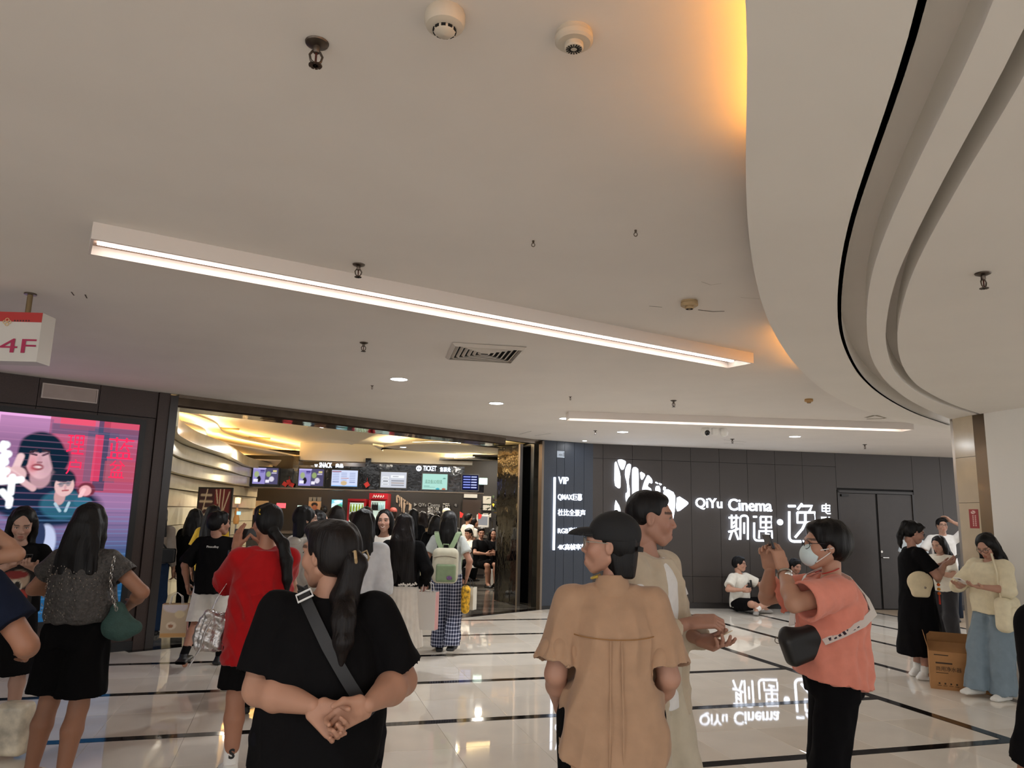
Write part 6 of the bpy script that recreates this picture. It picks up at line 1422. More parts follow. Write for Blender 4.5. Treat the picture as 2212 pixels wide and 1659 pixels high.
P.bottom(m_cloth('#0c0b0c', 'culotte_black'), 'culottes', .42, (.112, .138, .1), waist=.63, hipe=.022, fold=.005); P.shoes(mat('shoe_cream', '#cfc4ae', .5))
P.hair('long', m_hair('#110d0d'), length=.30, width=1.02, th=.016)
bg = empty('shoulder_bag', mtx=P.M @ Matrix.Translation((.275, -.03, .99))); tag(bg, 'dark green quilted bag on a chain beside the sparkly grey top', 'bag')
m_gr = mat('bag_green', '#2f4a44', .8, var=.15, vscale=30, bump=.003, bscale=90)
f = Field(); f.cone((-.03, 0, .0), (.0, 0, -.10), .045, .075, .04, flat=((0, 1, 0), .7)).cone((-.06, 0, -.10), (.09, 0, -.10), .06, .035, .04, flat=((0, 1, 0), .7)); solid('pouch', f, .007, m_gr, None, bg)
for k in range(14):
    t = k / 13; p = Vector((-.055 + .03 * t ** 2 * 1.6, -.06 - .03 * math.sin(t * 3), .30 - .29 * t)); MB().tube([p + Vector((.008 * math.cos(a), .0, .013 * math.sin(a))) if k % 2 else p + Vector((0, .008 * math.cos(a), .013 * math.sin(a))) for a in np.linspace(0, 6.28, 9)[:-1]], .0028, 5, closed=True).build('chain_link', m_steel, bg)
# ---------------------------------------------------------------- three people cut by the picture edges
P = Person('person in navy tee at the left edge, only the bent arm showing', (-2.17, 3.0), -.15, 1.62, True, 1.05, 1.1, vox=.009, skin='#a8765c', arms={1: ((.18, .22, 1.0), (1, -.7, -.2))}, limb=1.15)
P.top(m_cloth('#171c2b', 'navy_tee'), name='tee', hem=.48, ease=.03, sleeve=.66, slr=(.064, .076)); P.bottom(blk, 'pants', 1.); P.shoes(m_blackm); P.hair('short', m_hair())
P = Person('person in black tee at the left edge with a raised forearm', (-2.98, 4.0), -.5, 1.62, True, 1., 1., vox=.009, skin='#b98a70', arms={1: ((.10, .18, 1.46), (1, .2, -.7))}, hands={1: dict(d=(-.3, 0, 1), curl=.5)})
P.top(blk, name='tee', hem=.48, ease=.025, sleeve=.62); P.bottom(blk, 'pants', 1.); P.shoes(m_blackm); P.hair('short', m_hair())
P = Person('dark clothed person cut off by the right edge of the picture', (1.945, 2.6), .1, 1.62, True, 1.05, 1.05, vox=.009, skin='#a8765c')
P.top(blk, name='coat', hem=.40, ease=.05, sleeve=1.8, slr=(.07, .065)); P.bottom(blk, 'pants', 1.); P.shoes(m_blackm); P.hair('long', m_hair(), length=.35)
# ================================================================ people further off in the hall
yel = m_cloth('#c9a02e', 'yellow_tee')
# phone girl at the left, in front of the screen
P = Person('person in black printed tee looking down at a phone in front of the big screen', (-3.60, 5.6), -2.45, 1.57, True, 1., 1., vox=.009, yaw=-.15, pitch=-.45, skin='#c39a86', arms={1: ((.06, .27, 1.17), (1, -.3, -.6)), -1: ((-.04, .28, 1.16), (-1, -.3, -.6))}, hands={1: dict(d=(-.4, .9, .2), n=(0, .2, 1), curl=.5), -1: dict(d=(.4, .9, .2), n=(0, .2, 1), curl=.5)})
P.top(blk, name='tee', hem=.52, ease=.028, sleeve=.7); P.bottom(blk, 'skirt', .25, waist=.6, flare=(.2, .18)); P.shoes(m_blackm); P.hair('long', m_hair('#14100f'), th=.012, length=.2, width=.9)
o = painted('tee_print', .20, .34, lambda u, v: (lambda p: (p.ell(.5, .75, .35, .2, '#b9a18a', a=.9), p.ell(.45, .6, .2, .15, '#d8cdbb'), p.ell(.6, .4, .25, .15, '#a5382e'), p.ell(.7, .2, .2, .14, '#b98a34'), p.ell(.4, .85, .4, .08, '#8e2c2a'), p.ell(.5, .62, .1, .1, '#141012'))[-1].c)(Paint(u, v, '#0d0c0d')), mat('print_paper', attr='paint', rough=.5), P.root, Matrix(((-1, 0, 0, .10), (0, 0, 1, .152), (0, 1, 0, .80), (0, 0, 0, 1))), 24, 36)
phone(P.mtx((.0, .36, 1.20), np.stack([np.array([1., 0, 0]), np.array([0, .8, .6]), np.array([0, -.6, .8])], 1)), 'phone held by the person in the printed black tee')
# back of a person with beige blouse at the brown jamb
P = Person('person with long dark hair, pale blouse and jeans standing at the brown jamb', (-4.52, 9.75), .2, 1.63, True, 1., 1., vox=.012, skin='#b98a70')
P.top(m_cloth('#8f8378', 'taupe_blouse'), name='blouse', hem=.54, ease=.025, sleeve=1.8, slr=(.06, .05)); P.bottom(m_cloth('#26354c', 'jeans_dark'), 'pants', 1., (.1, .08, .085)); P.shoes(m_blackm); P.hair('long', m_hair(), length=.30, width=1.05)
bg = empty('crossbody_bag', mtx=P.M); tag(bg, 'black crossbody bag on the person at the brown jamb', 'bag'); f = Field(); f.box((.17, -.12, .98), (.1, .05, .09), 0., 'u', None, .02); solid('pouch', f, .012, m_blackm, None, bg); strapband('strap', [(.16, -.12, 1.06), (.05, -.13, 1.2), (-.08, -.09, 1.36)], .02, m_blackm, bg, up=np.array([0, -1., 0]))
# black outfit, yellow tee
P = Person('person all in black with long hair beside the cream wall', (-4.15, 10.0), -.1, 1.58, True, 1.1, 1.05, vox=.012); P.top(blk, name='jacket', hem=.48, ease=.05, sleeve=1.8, slr=(.068, .06)); P.bottom(blk, 'pants', 1.); P.shoes(m_blackm); P.hair('long', m_hair(), length=.3)
P = Person('person in yellow tee with long brown hair in the entrance', (-3.72, 9.5), -.1, 1.63, True, 1., 1., vox=.012, skin='#b98468'); P.top(yel, name='tee', hem=.5, ease=.025, sleeve=.65); P.bottom(blk, 'pants', 1.); P.shoes(m_blackm); P.hair('long', m_hair('#1d1412'), length=.34, width=.95)
# white shorts boy walking
P = Person('person in black tee and white shorts walking away with a paper bag', (-3.05, 7.95), .05, 1.56, False, .98, 1.1, vox=.010, yaw=-.85, skin='#b5836b', arms={-1: ((-.27, .02, .80), (-.6, -1, 0)), 1: ((.24, .1, .80), (.5, -1, 0))}, legs={-1: ((-.13, -.28, .16), (-.1, 1, 0)), 1: ((.09, .12, .07), (.1, 1, 0)), ('t', -1): (-.1, .8, -.75)}, hands={-1: dict(curl=.9)})
P.top(blk, name='tee', hem=.465, ease=.045, sleeve=.95, slr=(.066, .084), fold=.006); P.bottom(m_cloth('#d9d4cc', 'white_shorts'), 'shorts', .48, (.108, .112, .1), fold=.006); P.shoes(m_blackm, sock=blk, sockz=.1); P.hair('short', m_hair('#100d0d'), th=.02, fringe=True)
text('PinocoBoy', .03, m_white, P.root, Matrix(((1, 0, 0, -.045), (0, 0, -1, -.170), (0, 1, 0, 1.19), (0, 0, 0, 1))), .002, 0, fit=.12, name='back_print')
def paperbag(mtx, w_, h_, d_, m, label, mside=None, handle=None, fn=None):
    o = empty('paper_bag', mtx=mtx); tag(o, label, 'bag'); b = MB(); t = .003
    for lo, hi in (((-w_ / 2, -d_ / 2, -h_), (w_ / 2, -d_ / 2 + t, 0)), ((-w_ / 2, d_ / 2 - t, -h_), (w_ / 2, d_ / 2, 0)), ((-w_ / 2, -d_ / 2 + t, -h_), (w_ / 2, d_ / 2 - t, -h_ + t))): b.box(lo, hi)
    b.build('body', m, o); 
    for s_ in (-1, 1): boxo('side', (s_ * w_ / 2 - (t if s_ > 0 else 0), -d_ / 2 + t, -h_), (s_ * w_ / 2 + (t if s_ < 0 else 0), d_ / 2 - t, 0), mside or m, o)
    for y in (-d_ / 2, d_ / 2): MB().tube([(-w_ * .25, y, -.02), (-w_ * .2, y * .6, .07), (0, 0, .11), (w_ * .2, y * .6, .07), (w_ * .25, y, -.02)], .004, 6).build('handle', handle or m_white, o, True)
    if fn: painted('print', w_ * .96, h_ * .96, fn, mat('print_paper', attr='paint', rough=.5), o, Matrix(((1, 0, 0, -w_ * .48), (0, 0, -1, -d_ / 2 - .002), (0, 1, 0, -h_ * .98), (0, 0, 0, 1))), 30, 30)
    return o
def f_bag(u, v): p = Paint(u, v, '#c2ae92'); p.ell(.4, .35, .2, .12, '#e0d2bb'); p.ell(.38, .34, .1, .06, '#a5704c'); p.rect(0, 0, 1, .12, '#c99a5e'); p.ell(.5, .95, .5, .2, '#cfc5c6'); p.ell(.7, .7, .2, .12, '#d8c7a0'); return p.c
w_ = P.wr[-1] + np.array([0, .02, -.09])
paperbag(P.mtx(w_ + np.array([-.09, -.02, -.10]), rotm(.2)), .25, .33, .11, mat('bag_kraft', '#c9b08a', .6), 'printed cream gift bag with pink side carried by the person in white shorts', mat('bag_pink', '#c98a86', .4, var=.4, vscale=20), fn=f_bag)
# girl with two hair buns in white, near the red tee
P = Person('person with a dark hair bun and white top in front of the red tee', (-1.98, 6.3), .3, 1.56, True, 1., 1., vox=.011, yaw=.2, pitch=-.2); P.top(wht, name='top', hem=.55, ease=.02, sleeve=.6); P.bottom(blk, 'pants', 1.); P.shoes(m_blackm); P.hair('tied', m_hair(), th=.018, tail=dict(start=[(-.02, -.03, .10), (-.02, -.03, .135)], pts=[], r=[.04, .035]))
# pale hoodie, glasses
P = Person('person in pale grey hoodie with shoulder-length hair and glasses', (-1.86, 6.9), -.75, 1.635, True, 1.05, 1.1, vox=.010, yaw=-.35, skin='#c9a08a'); hood = m_cloth('#bdb8ae', 'hoodie_grey', bump=.006)
P.top(hood, name='hoodie', hem=.47, ease=.045, sleeve=1.85, slr=(.07, .062), fold=.006); f = Field(); f.ell(P.neck + np.array([0, -.085, -.06]), (.10, .045, .05), .02).cone(P.neck + np.array([-.08, 0, .0]), P.neck + np.array([.08, 0, .0]), .03, .03, .02); V, F = f.mesh(.011); P.part('hood', V, F, hood)
P.bottom(blk, 'pants', 1.); P.shoes(m_white); P.hair('bob', m_hair('#131010'), length=.17, width=1.05, th=.018); P.glasses()
P = Person('person with long black hair bending toward the counter', (-1.92, 7.6), -.7, 1.60, True, 1., 1., vox=.011, yaw=-.4, pitch=-.1); P.top(blk, name='cardigan', hem=.5, ease=.03, sleeve=1.8, slr=(.062, .055)); P.bottom(blk, 'pants', 1.); P.shoes(m_blackm); P.hair('long', m_hair(), length=.27)
P = Person('person with brown straight hair behind the claw clip', (-2.1, 9.2), .1, 1.66, True, 1., 1., vox=.012); P.top(m_cloth('#3a3532', 'dark_top'), name='top', hem=.5, sleeve=.65); P.bottom(blk, 'pants', 1.); P.shoes(m_blackm); P.hair('long', m_hair('#241a17'), length=.25)
P = Person('person with long wet-look black hair in a white blouse', (-1.19, 6.2), -.1, 1.62, True, 1., 1., vox=.0095, yaw=-.2); P.top(m_cloth('#c9ccd0', 'pale_blouse', bump=.006), name='blouse', hem=.5, ease=.05, sleeve=1.3, slr=(.072, .075), fold=.007); P.bottom(m_cloth('#d9cfae', 'cream_skirt'), 'skirt', .3, waist=.62); P.shoes(m_white); P.hair('long', m_hair(), length=.25, width=.92)
# smiling person facing the camera
P = Person('smiling person in white top facing the camera', (-1.34, 8.15), PI - .12, 1.625, True, 1., 1., vox=.010, hvox=.0055, yaw=.1, pitch=-.03, skin='#d1a48e'); P.top(m_cloth('#d6d0c6', 'ivory_top'), name='top', hem=.52, ease=.02, sleeve=1.8, slr=(.055, .048), neckr=.075); P.bottom(blk, 'pants', 1.); P.shoes(m_white); P.hair('long', m_hair('#110e0f'), th=.014, length=.25, width=.95)
MB().tube([P.h2b((x, .0965 - 14 * x * x, -.070 + 22 * x * x)) for x in np.linspace(-.019, .019, 9)], .0042, 6, .8).build('teeth', mat('teeth', '#ece6dc', .3), P.root, True)
# long hair, white pleated skirt
P = Person('person with very long wavy hair, black top and white pleated skirt', (-1.05, 7.6), .02, 1.585, True, 1.02, 1.05, vox=.0095, skin='#cf9f92', legs={-1: ((-.06, 0, .07), (-.1, 1, 0)), 1: ((.07, .03, .07), (.1, 1, 0))}, arms={1: ((.22, .06, .85), (.6, -1, 0)), -1: ((-.2, .14, .9), (-.6, -1, 0))})
P.top(blk, name='sweater', hem=.555, ease=.04, sleeve=1.7, slr=(.068, .062), fold=.006); P.bottom(m_cloth('#e3ddd4', 'white_skirt', bump=.002), 'skirt', .19, waist=.61, flare=(.215, .19), pleat=(26, .05, 0.), hipe=.02, fold=.002, vox=.008); P.shoes(m_white); P.hair('long', m_hair('#1a1110'), length=.56, width=1.22, th=.018, thick=1.25)
b = MB()
for k in range(9): b.box((-.01, -.004, -.006), (.018, .004, .008), Matrix.Translation((.0 + k * .02, -.178 + max(0, k - 5) * .012, .90 + .006 * (k % 3))) @ Matrix.Rotation(.5 * k, 4, 'Y'))
b.build('white_print', m_white, P.root)
bg = paperbag(P.mtx((.27, -.02, .83), rotm(-.3)), .20, .36, .1, mat('tote_white', '#dedad4', .7), 'white tote bag with pink edge beside the pleated skirt', mat('tote_pink', '#d8a2a0', .6)); 
P = Person('person with brown bun and black and white jacket near the fridges', (-1.95, 10.3), .2, 1.66, True, 1., 1., vox=.012, yaw=-.2); P.top(m_cloth('#15161c', 'track_jacket'), name='jacket', hem=.48, ease=.03, sleeve=1.8, slr=(.062, .055)); strapband('white_stripe', [(.05, -.085, 1.36), (.14, -.1, 1.28), (.19, -.08, 1.18)], .02, m_white, P.root, up=np.array([.3, -1., .3])); P.bottom(blk, 'pants', 1.); P.shoes(m_blackm); P.hair('tied', m_hair('#33211c'), th=.022, tail=dict(start=[(0.02, -.07, .05), (.03, -.10, .03)], pts=[], r=[.06, .05]))
# backpack, plaid trousers
P = Person('person with pale backpack, cap clip and blue plaid trousers walking into the lobby', (-.72, 9.05), .0, 1.62, True, 1., 1., vox=.011, skin='#b98770', legs={-1: ((-.06, .08, .073), (-.1, 1, 0)), 1: ((.10, -.18, .13), (.1, 1, 0)), ('t', 1): (.1, .9, -.4)}, arms={-1: ((-.26, .0, .80), (-.6, -1, 0)), 1: ((.24, .05, .86), (.6, -1, 0))}, hands={-1: dict(curl=.9), 1: dict(curl=.8)})
P.top(m_cloth('#b9bdb9', 'grey_tee'), name='tee', hem=.55, ease=.03, sleeve=.62); pl = P.bottom(None, 'pants', 1., (.105, .09, .10), fold=.006, vox=.011)
mp_ = bpy.data.materials.new('plaid'); mp_.use_nodes = True; nt = mp_.node_tree; N = nt.nodes; bs = N['Principled BSDF']; bs.inputs['Roughness'].default_value = .85
tc = N.new('ShaderNodeTexCoord'); sx = N.new('ShaderNodeSeparateXYZ'); nt.links.new(tc.outputs['Object'], sx.inputs[0])
def stripe(out, sc_):
    m1 = N.new('ShaderNodeMath'); m1.operation = 'MULTIPLY'; m1.inputs[1].default_value = sc_; nt.links.new(out, m1.inputs[0]); m2 = N.new('ShaderNodeMath'); m2.operation = 'FRACT'; nt.links.new(m1.outputs[0], m2.inputs[0]); m3 = N.new('ShaderNodeMath'); m3.operation = 'LESS_THAN'; m3.inputs[1].default_value = .3; nt.links.new(m2.outputs[0], m3.inputs[0]); return m3.outputs[0]
ad = N.new('ShaderNodeMath'); ad.operation = 'ADD'; nt.links.new(stripe(sx.outputs['X'], 34), ad.inputs[0]); nt.links.new(stripe(sx.outputs['Z'], 26), ad.inputs[1])
cr_ = N.new('ShaderNodeValToRGB'); cr_.color_ramp.interpolation = 'CONSTANT'; cr_.color_ramp.elements[0].color = (*lin('#1a1f38'), 1); cr_.color_ramp.elements[1].position = .4; cr_.color_ramp.elements[1].color = (*lin('#8489a0'), 1); e = cr_.color_ramp.elements.new(.9); e.color = (*lin('#d8d9df'), 1)
dv = N.new('ShaderNodeMath'); dv.operation = 'MULTIPLY'; dv.inputs[1].default_value = .5; nt.links.new(ad.outputs[0], dv.inputs[0]); nt.links.new(dv.outputs[0], cr_.inputs[0]); nt.links.new(cr_.outputs[0], bs.inputs['Base Color']); pl.data.materials.clear(); pl.data.materials.append(mp_)
P.shoes(m_blackm); P.hair('long', m_hair('#0f0d0d'), length=.33, width=.95, th=.02)
f = Field(); f.ell((0, -.02, .05), (.092, .11, .088), 0.).box((0, 0, -.07), (.2, .2, .08), 0., 's', None, .01); V, F = f.mesh(.008); P.part('cap', V * P.hsz @ P.Rh.T + P.hc, F, m_blackm)
bp = empty('backpack', mtx=P.M); tag(bp, 'cream backpack with green straps and green front pocket', 'backpack'); m_bp = m_cloth('#c2bda8', 'bag_cream'); m_bg = m_cloth('#7f9070', 'bag_sage')
f = Field(); f.box((0, -.24, 1.0), (.15, .075, .20), .02, 'u', None, .07); solid('body', f, .009, m_bp, None, bp); f = Field(); f.box((.015, -.315, .92), (.115, .03, .10), .01, 'u', None, .025); solid('front_pocket', f, .008, m_bg, None, bp)
for q in (-1, 1): strapband('shoulder_strap', [(q * .05, -.23, 1.18), (q * .10, -.19, 1.28), (q * .125, -.12, 1.355), (q * .135, .0, 1.37), (q * .14, .10, 1.3), (q * .15, .12, 1.12), (q * .15, -.02, .95)], .055, m_bg, bp, up=[np.array([0, -1., .5])] * 3 + [np.array([0, 0, 1.])] + [np.array([0, 1., .2])] * 3, th=.012)
MB().tube([(-.04, -.22, 1.19), (-.03, -.24, 1.24), (.03, -.24, 1.24), (.04, -.22, 1.19)], .008, 6).build('grab_handle', m_bg, bp, True); MB().tube([(x, -.318, 1.09 + .02 * (1 - (x / .13) ** 2)) for x in np.linspace(-.13, .13, 10)], .004, 5).build('zip', m_steeld, bp); f = Field(); f.ell((.06, -.35, .87), (.035, .008, .025), 0.); solid('patch', f, .006, mat('patch_purple', '#6a4a78', .7, var=.5, vscale=60), None, bp)
paperbag(P.mtx((-.25, .04, .70), rotm(.25)), .21, .33, .11, mat('bag_paper_white', '#d6d2c4', .6), 'plain off-white paper bag carried by the backpack wearer', handle=m_blackm)
paperbag(P.mtx((.26, .07, .74), rotm(-.4)), .18, .26, .1, mat('bag_paper_white', '#d6d2c4', .6), 'white paper bag on the far side of the plaid trousers', handle=m_blackm)
f = Field(); f.cone((0, 0, 0), (0, 0, -.22), .055, .05, .0); solid('plush_keychain', f, .012, mat('bee_stripe', '#c99a22', .7, var=.9, vscale=26), P.mtx((.24, -.10, .72))); tag(bpy.data.objects['plush_keychain'], 'yellow and black patterned pouch hanging by the plaid trousers', 'pouch')
f = Field(); f.box((0, 0, -.12), (.07, .05, .16), 0., 'u', None, .03); solid('gift_pouch', f, .012, mat('pouch_floral', '#c9bd92', .6, var=.7, vscale=18), P.mtx((-.30, .16, 1.05))); tag(bpy.data.objects['gift_pouch'], 'yellow and white floral pouch left of the backpack', 'pouch')
# ---------------------------------------------------------------- right-hand group
P = Person('person in long black dress with ponytail and glasses reading a phone', (4.42, 8.24), -PI / 2 - .15, 1.64, True, 1.05, 1.2, vox=.010, hvox=.0055, yaw=.0, pitch=-.3, skin='#c59480', arms={1: ((.06, .28, 1.19), (.8, -.5, -.9)), -1: ((-.06, .30, 1.18), (-.8, -.5, -.9))}, hands={1: dict(d=(-.2, 1, .25), n=(-.5, 0, 1), curl=.5), -1: dict(d=(.2, 1, .2), n=(.3, 0, 1), curl=.4)}, limb=1.1)
drs = m_cloth('#0e0d0f', 'black_dress'); P.top(drs, name='dress_top', hem=.55, ease=.03, sleeve=.72, slr=(.062, .072)); P.bottom(drs, 'skirt', .145, waist=.62, flare=(.175, .165), hipe=.035, name='dress_skirt'); P.shoes(m_white, sock=m_cloth('#e9e7e2', 'sock_white'), sockz=.07); P.glasses()
P.hair('tied', m_hair('#0f0d0e'), th=.016, tail=dict(start=[(0, -.075, .08), (0, -.115, .06)], pts=[(0, -.135, 1.47), (.0, -.135, 1.40), (.0, -.125, 1.34)], r=[.03, .032, .034, .026, .008]))
phone(P.mtx((.0, .40, 1.245), np.stack([np.array([1., 0, 0]), np.array([0, .75, .66]), np.array([0, -.66, .75])], 1)), 'grey phone held by the person in the black dress', mat('phone_grey', '#6d7078', .3))
f = Field(); f.ell((0, 0, 0), (.13, .045, .115), .0).box((0, 0, -.10), (.08, .045, .05), .04, 'u', None, .03); solid('round_purse', f, .009, m_cloth('#d8c9a8', 'purse_cream'), P.mtx((.195, -.03, 1.0), rotm(PI / 2))); bpy.data.objects['round_purse'].data.name = 'purse'; tag(bpy.data.objects['round_purse'], 'round cream purse at the hip of the black dress', 'purse')
o = bpy.data.objects['round_purse']; MB().lathe([(0, 0), (.012, 0), (.012, .006), (0, .007)], 12, Matrix.Translation((.03, -.046, -.05)) @ Matrix.Rotation(PI / 2, 4, 'X')).build('button', m_steeld, o)
o = empty('bag_charm', mtx=P.mtx((.17, .16, 1.04))); tag(o, 'orange beaded charm with red tassels on the black dress', 'charm')
for k, (c, r_) in enumerate((('#c98a4a', .028), ('#b9a58a', .03), ('#d8641e', .018), ('#d8941e', .018), ('#d8641e', .018))): MB().lathe([(0, -r_), (r_ * .7, -r_ * .7), (r_, 0), (r_ * .7, r_ * .7), (0, r_)], 10, Matrix.Translation((0, 0, .03 - k * .045))).build('bead', mat('bead' + c, c, .4), o, True)
for x in (-.012, .012): MB().tube([(x * .3, 0, -.17), (x, 0, -.26)], .006, 5).build('tassel', mat('tassel_red', '#c2321c', .6), o)
P = Person('man in white tee and glasses touching his hair by the far wall', (7.55, 13.1), PI - .5, 1.73, False, 1., 1., vox=.014, yaw=.2, skin='#c79c86', arms={-1: ((-.15, .06, 1.66), (-1, .3, -.2)), 1: ((.22, .2, .95), (1, -.5, 0))}, hands={-1: dict(d=(.6, 0, .6), curl=.3)}); P.top(wht, name='tee', hem=.48, ease=.035, sleeve=.75); P.bottom(m_cloth('#1d2430', 'dark_jeans'), 'pants', 1., (.11, .095, .1)); P.shoes(m_blackm); P.hair('short', m_hair(), fringe=True); P.glasses()
P = Person('person with hair tied back standing behind the man in white', (7.35, 13.7), PI - .2, 1.60, True, .95, 1., vox=.014, yaw=.5, skin='#c79c86'); P.top(m_cloth('#cfd8de', 'pale_tee'), name='tee', hem=.48, sleeve=.65); P.bottom(m_cloth('#1d2430', 'dark_jeans'), 'pants', 1.); P.shoes(m_white); P.hair('tied', m_hair(), th=.014)
P = Person('person with long brown hair and grey trousers half hidden by the beige column', (5.85, 10.2), PI / 2 + .4, 1.46, True, 1., 1., vox=.012, pitch=-.35, yaw=.0, skin='#c79c86', arms={1: ((.05, .26, .98), (1, -.4, -.6)), -1: ((-.08, .26, .98), (-1, -.4, -.6))}, lean=(0, .06)); P.top(m_cloth('#d3cdbf', 'ivory_tee'), name='tee', hem=.5, ease=.03, sleeve=.75); P.bottom(m_cloth('#2c2b2e', 'charcoal_pants'), 'pants', 1., (.11, .1, .09)); P.shoes(m_blackm); P.hair('long', m_hair('#1a1312'), length=.32)
phone(P.mtx((.0, .36, 1.0), np.stack([np.array([1., 0, 0]), np.array([0, .8, .6]), np.array([0, -.6, .8])], 1)), 'phone of the half hidden person beside the beige column')
P = Person('person in cream blouse and pale jeans leaning on the white wall with a phone', (4.74, 7.45), PI / 2 + .35, 1.53, True, 1.05, 1.1, vox=.0095, hvox=.0055, pitch=-.55, yaw=.15, skin='#c99a84', arms={1: ((.07, .30, 1.03), (1, -.3, -.5)), -1: ((-.09, .28, 1.03), (-1, -.3, -.5))}, hands={1: dict(d=(-.1, 1, .1), n=(0, 0, 1), curl=.2), -1: dict(d=(.2, 1, .1), n=(0, 0, 1), curl=.3)}, lean=(0, .03), legs={1: ((.10, .20, .069), (.1, 1, 0)), -1: ((-.10, .10, .069), (-.1, 1, 0))})
crm = m_cloth('#ded3b4', 'cream_blouse', bump=.008, bscale=8.); P.top(crm, name='blouse', hem=.50, ease=.055, sleeve=1.25, slr=(.085, .075), fold=.008); P.bottom(m_cloth('#7b8b96', 'pale_jeans', bump=.006, bscale=9.), 'pants', 1., (.118, .115, .115), fold=.007); P.shoes(mat('shoe_white', '#dcdad4', .5)); P.hair('long', m_hair('#120f0f'), length=.30, width=1.15, th=.02); P.glasses()
phone(P.mtx((.0, .40, 1.075), np.stack([np.array([1., 0, 0]), np.array([0, .9, .4]), np.array([0, -.4, .9])], 1)), 'white phone held by the person leaning on the white wall', m_white)
f = Field(); f.box((0, 0, -.13), (.17, .07, .16), .02, 'u', None, .06).box((-.02, -.075, -.15), (.11, .02, .09), .01, 'u', None, .02); solid('shoulder_bag', f, .009, crm, P.mtx((-.20, .08, .92), rotm(-PI / 2 + .3)), None, .005); bg = bpy.data.objects[[k for k in bpy.data.objects.keys() if k.startswith('shoulder_bag')][-1]]; tag(bg, 'soft cream shoulder bag hanging in front of the pale jeans', 'bag')
MB().tube([(-.14, 0, .0), (-.05, .05, .25), (.05, .12, .42)], .009, 6, .5).build('strap', crm, bg, True); boxo('tag', (-.02, -.098, -.09), (.02, -.094, -.07), mat('tag_navy', '#2a2a44', .6), bg)
# ---------------------------------------------------------------- seated pair at the wood wall
def seated(label, pos, rz, H, topm, botm, skin, shorts, sockm, hairth=.018, yaw=0., pitch=0., arms=None, glasses=False, shoem=None, vox=.014):
    P = Person(label, pos, rz, H, False, 1.02, 1.1, vox=vox, hvox=.0075, yaw=yaw, pitch=pitch, skin=skin, hips=.13, arms=arms, legs={1: ((-.16, .34, .09), (1, .5, .25)), -1: ((.14, .42, .09), (-1, .5, .25)), ('t', 1): (-.8, .5, 0), ('t', -1): (.8, .5, 0)}, limb=1.1)
    P.top(topm, name='tee', hem=.49, ease=.035, sleeve=.72, slr=(.066, .078)); P.bottom(botm, 'shorts' if shorts else 'pants', .46 if shorts else 1., (.11, .095, .075)); P.shoes(shoem or mat('shoe_grey', '#8d8a86', .6), sock=sockm, sockz=.1, h=.075); P.hair('short', m_hair('#111013'), th=hairth, fringe=True)
    if glasses: P.glasses()
    return P
P = seated('man in white tee sitting cross-legged against the wood wall', (4.15, 13.62), -PI + .65, 1.74, m_cloth('#dcd8cd', 'ivory_tee2'), blk, '#c79880', True, wht, yaw=.35, pitch=-.05, arms={1: ((.2, .2, .40), (1, -.5, -.2)), -1: ((-.25, .36, .42), (-1, -.4, -.2))}, glasses=True)
for k, (x, h_) in enumerate(((.06, .07), (.0, .115), (-.06, .16))): MB().prism([(x - .028 - h_ * .18, 0), (x + .028 - h_ * .18, 0), (x + .028 + .0, h_), (x - .028 + .0, h_)], -.003, .003).build('printed_stripe', m_blackm, P.root, mtx=Matrix(((1, 0, 0, 0), (0, 0, 1, .185), (0, 1, 0, .40), (0, 0, 0, 1))))
phone(P.mtx((-.22, .47, .47), np.stack([np.array([1., 0, 0]), np.array([0, .9, .4]), np.array([0, -.4, .9])], 1)), 'phone in the hand of the man sitting in the white tee')
seated('man in black tee sitting with chin on hand against the wood wall', (5.2, 13.75), -PI + .3, 1.68, blk, m_cloth('#20242a', 'slate_pants'), '#b98a74', False, None, yaw=.1, pitch=-.25, arms={1: ((.10, .22, .62), (1, .6, -.6)), -1: ((-.2, .3, .36), (-1, -.3, 0))}, shoem=mat('shoe_tan', '#a8967e', .6))
# ---------------------------------------------------------------- cardboard box and black bag at the column
a = np.array([4.24, 7.76]); b_ = np.array([4.70, 7.53]); dx_ = b_ - a; L_ = float(np.hypot(*dx_)); ang = math.atan2(dx_[1], dx_[0])
bxm = Matrix.Translation((a[0], a[1], 0)) @ Matrix.Rotation(ang, 4, 'Z'); bo = empty('cardboard_box', mtx=bxm); tag(bo, 'open brown cardboard box with printed characters on the floor by the column', 'box')
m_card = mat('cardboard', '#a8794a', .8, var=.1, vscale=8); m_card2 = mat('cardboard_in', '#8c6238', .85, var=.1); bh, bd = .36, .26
boxo('front_wall', (0, 0, 0), (L_, .006, bh), m_card, bo); boxo('back_wall', (0, bd - .006, 0), (L_, bd, bh), m_card, bo); boxo('side_wall', (0, .006, 0), (.006, bd - .006, bh), m_card, bo); boxo('side_wall', (L_ - .006, .006, 0), (L_, bd - .006, bh), m_card, bo); boxo('bottom', (.006, .006, 0), (L_ - .006, bd - .006, .006), m_card2, bo)
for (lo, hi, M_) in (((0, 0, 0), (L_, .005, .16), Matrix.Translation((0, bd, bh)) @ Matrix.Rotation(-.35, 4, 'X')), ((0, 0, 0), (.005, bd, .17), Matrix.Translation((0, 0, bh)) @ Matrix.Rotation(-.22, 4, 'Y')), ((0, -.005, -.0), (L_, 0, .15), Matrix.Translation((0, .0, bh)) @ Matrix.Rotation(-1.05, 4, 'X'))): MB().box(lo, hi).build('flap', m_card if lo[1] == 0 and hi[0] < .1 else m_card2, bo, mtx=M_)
m_ink = mat('box_ink', '#3a2a1c', .8); fm = lambda x, z: Matrix(((1, 0, 0, x), (0, 0, -1, -.001), (0, 1, 0, z), (0, 0, 0, 1)))
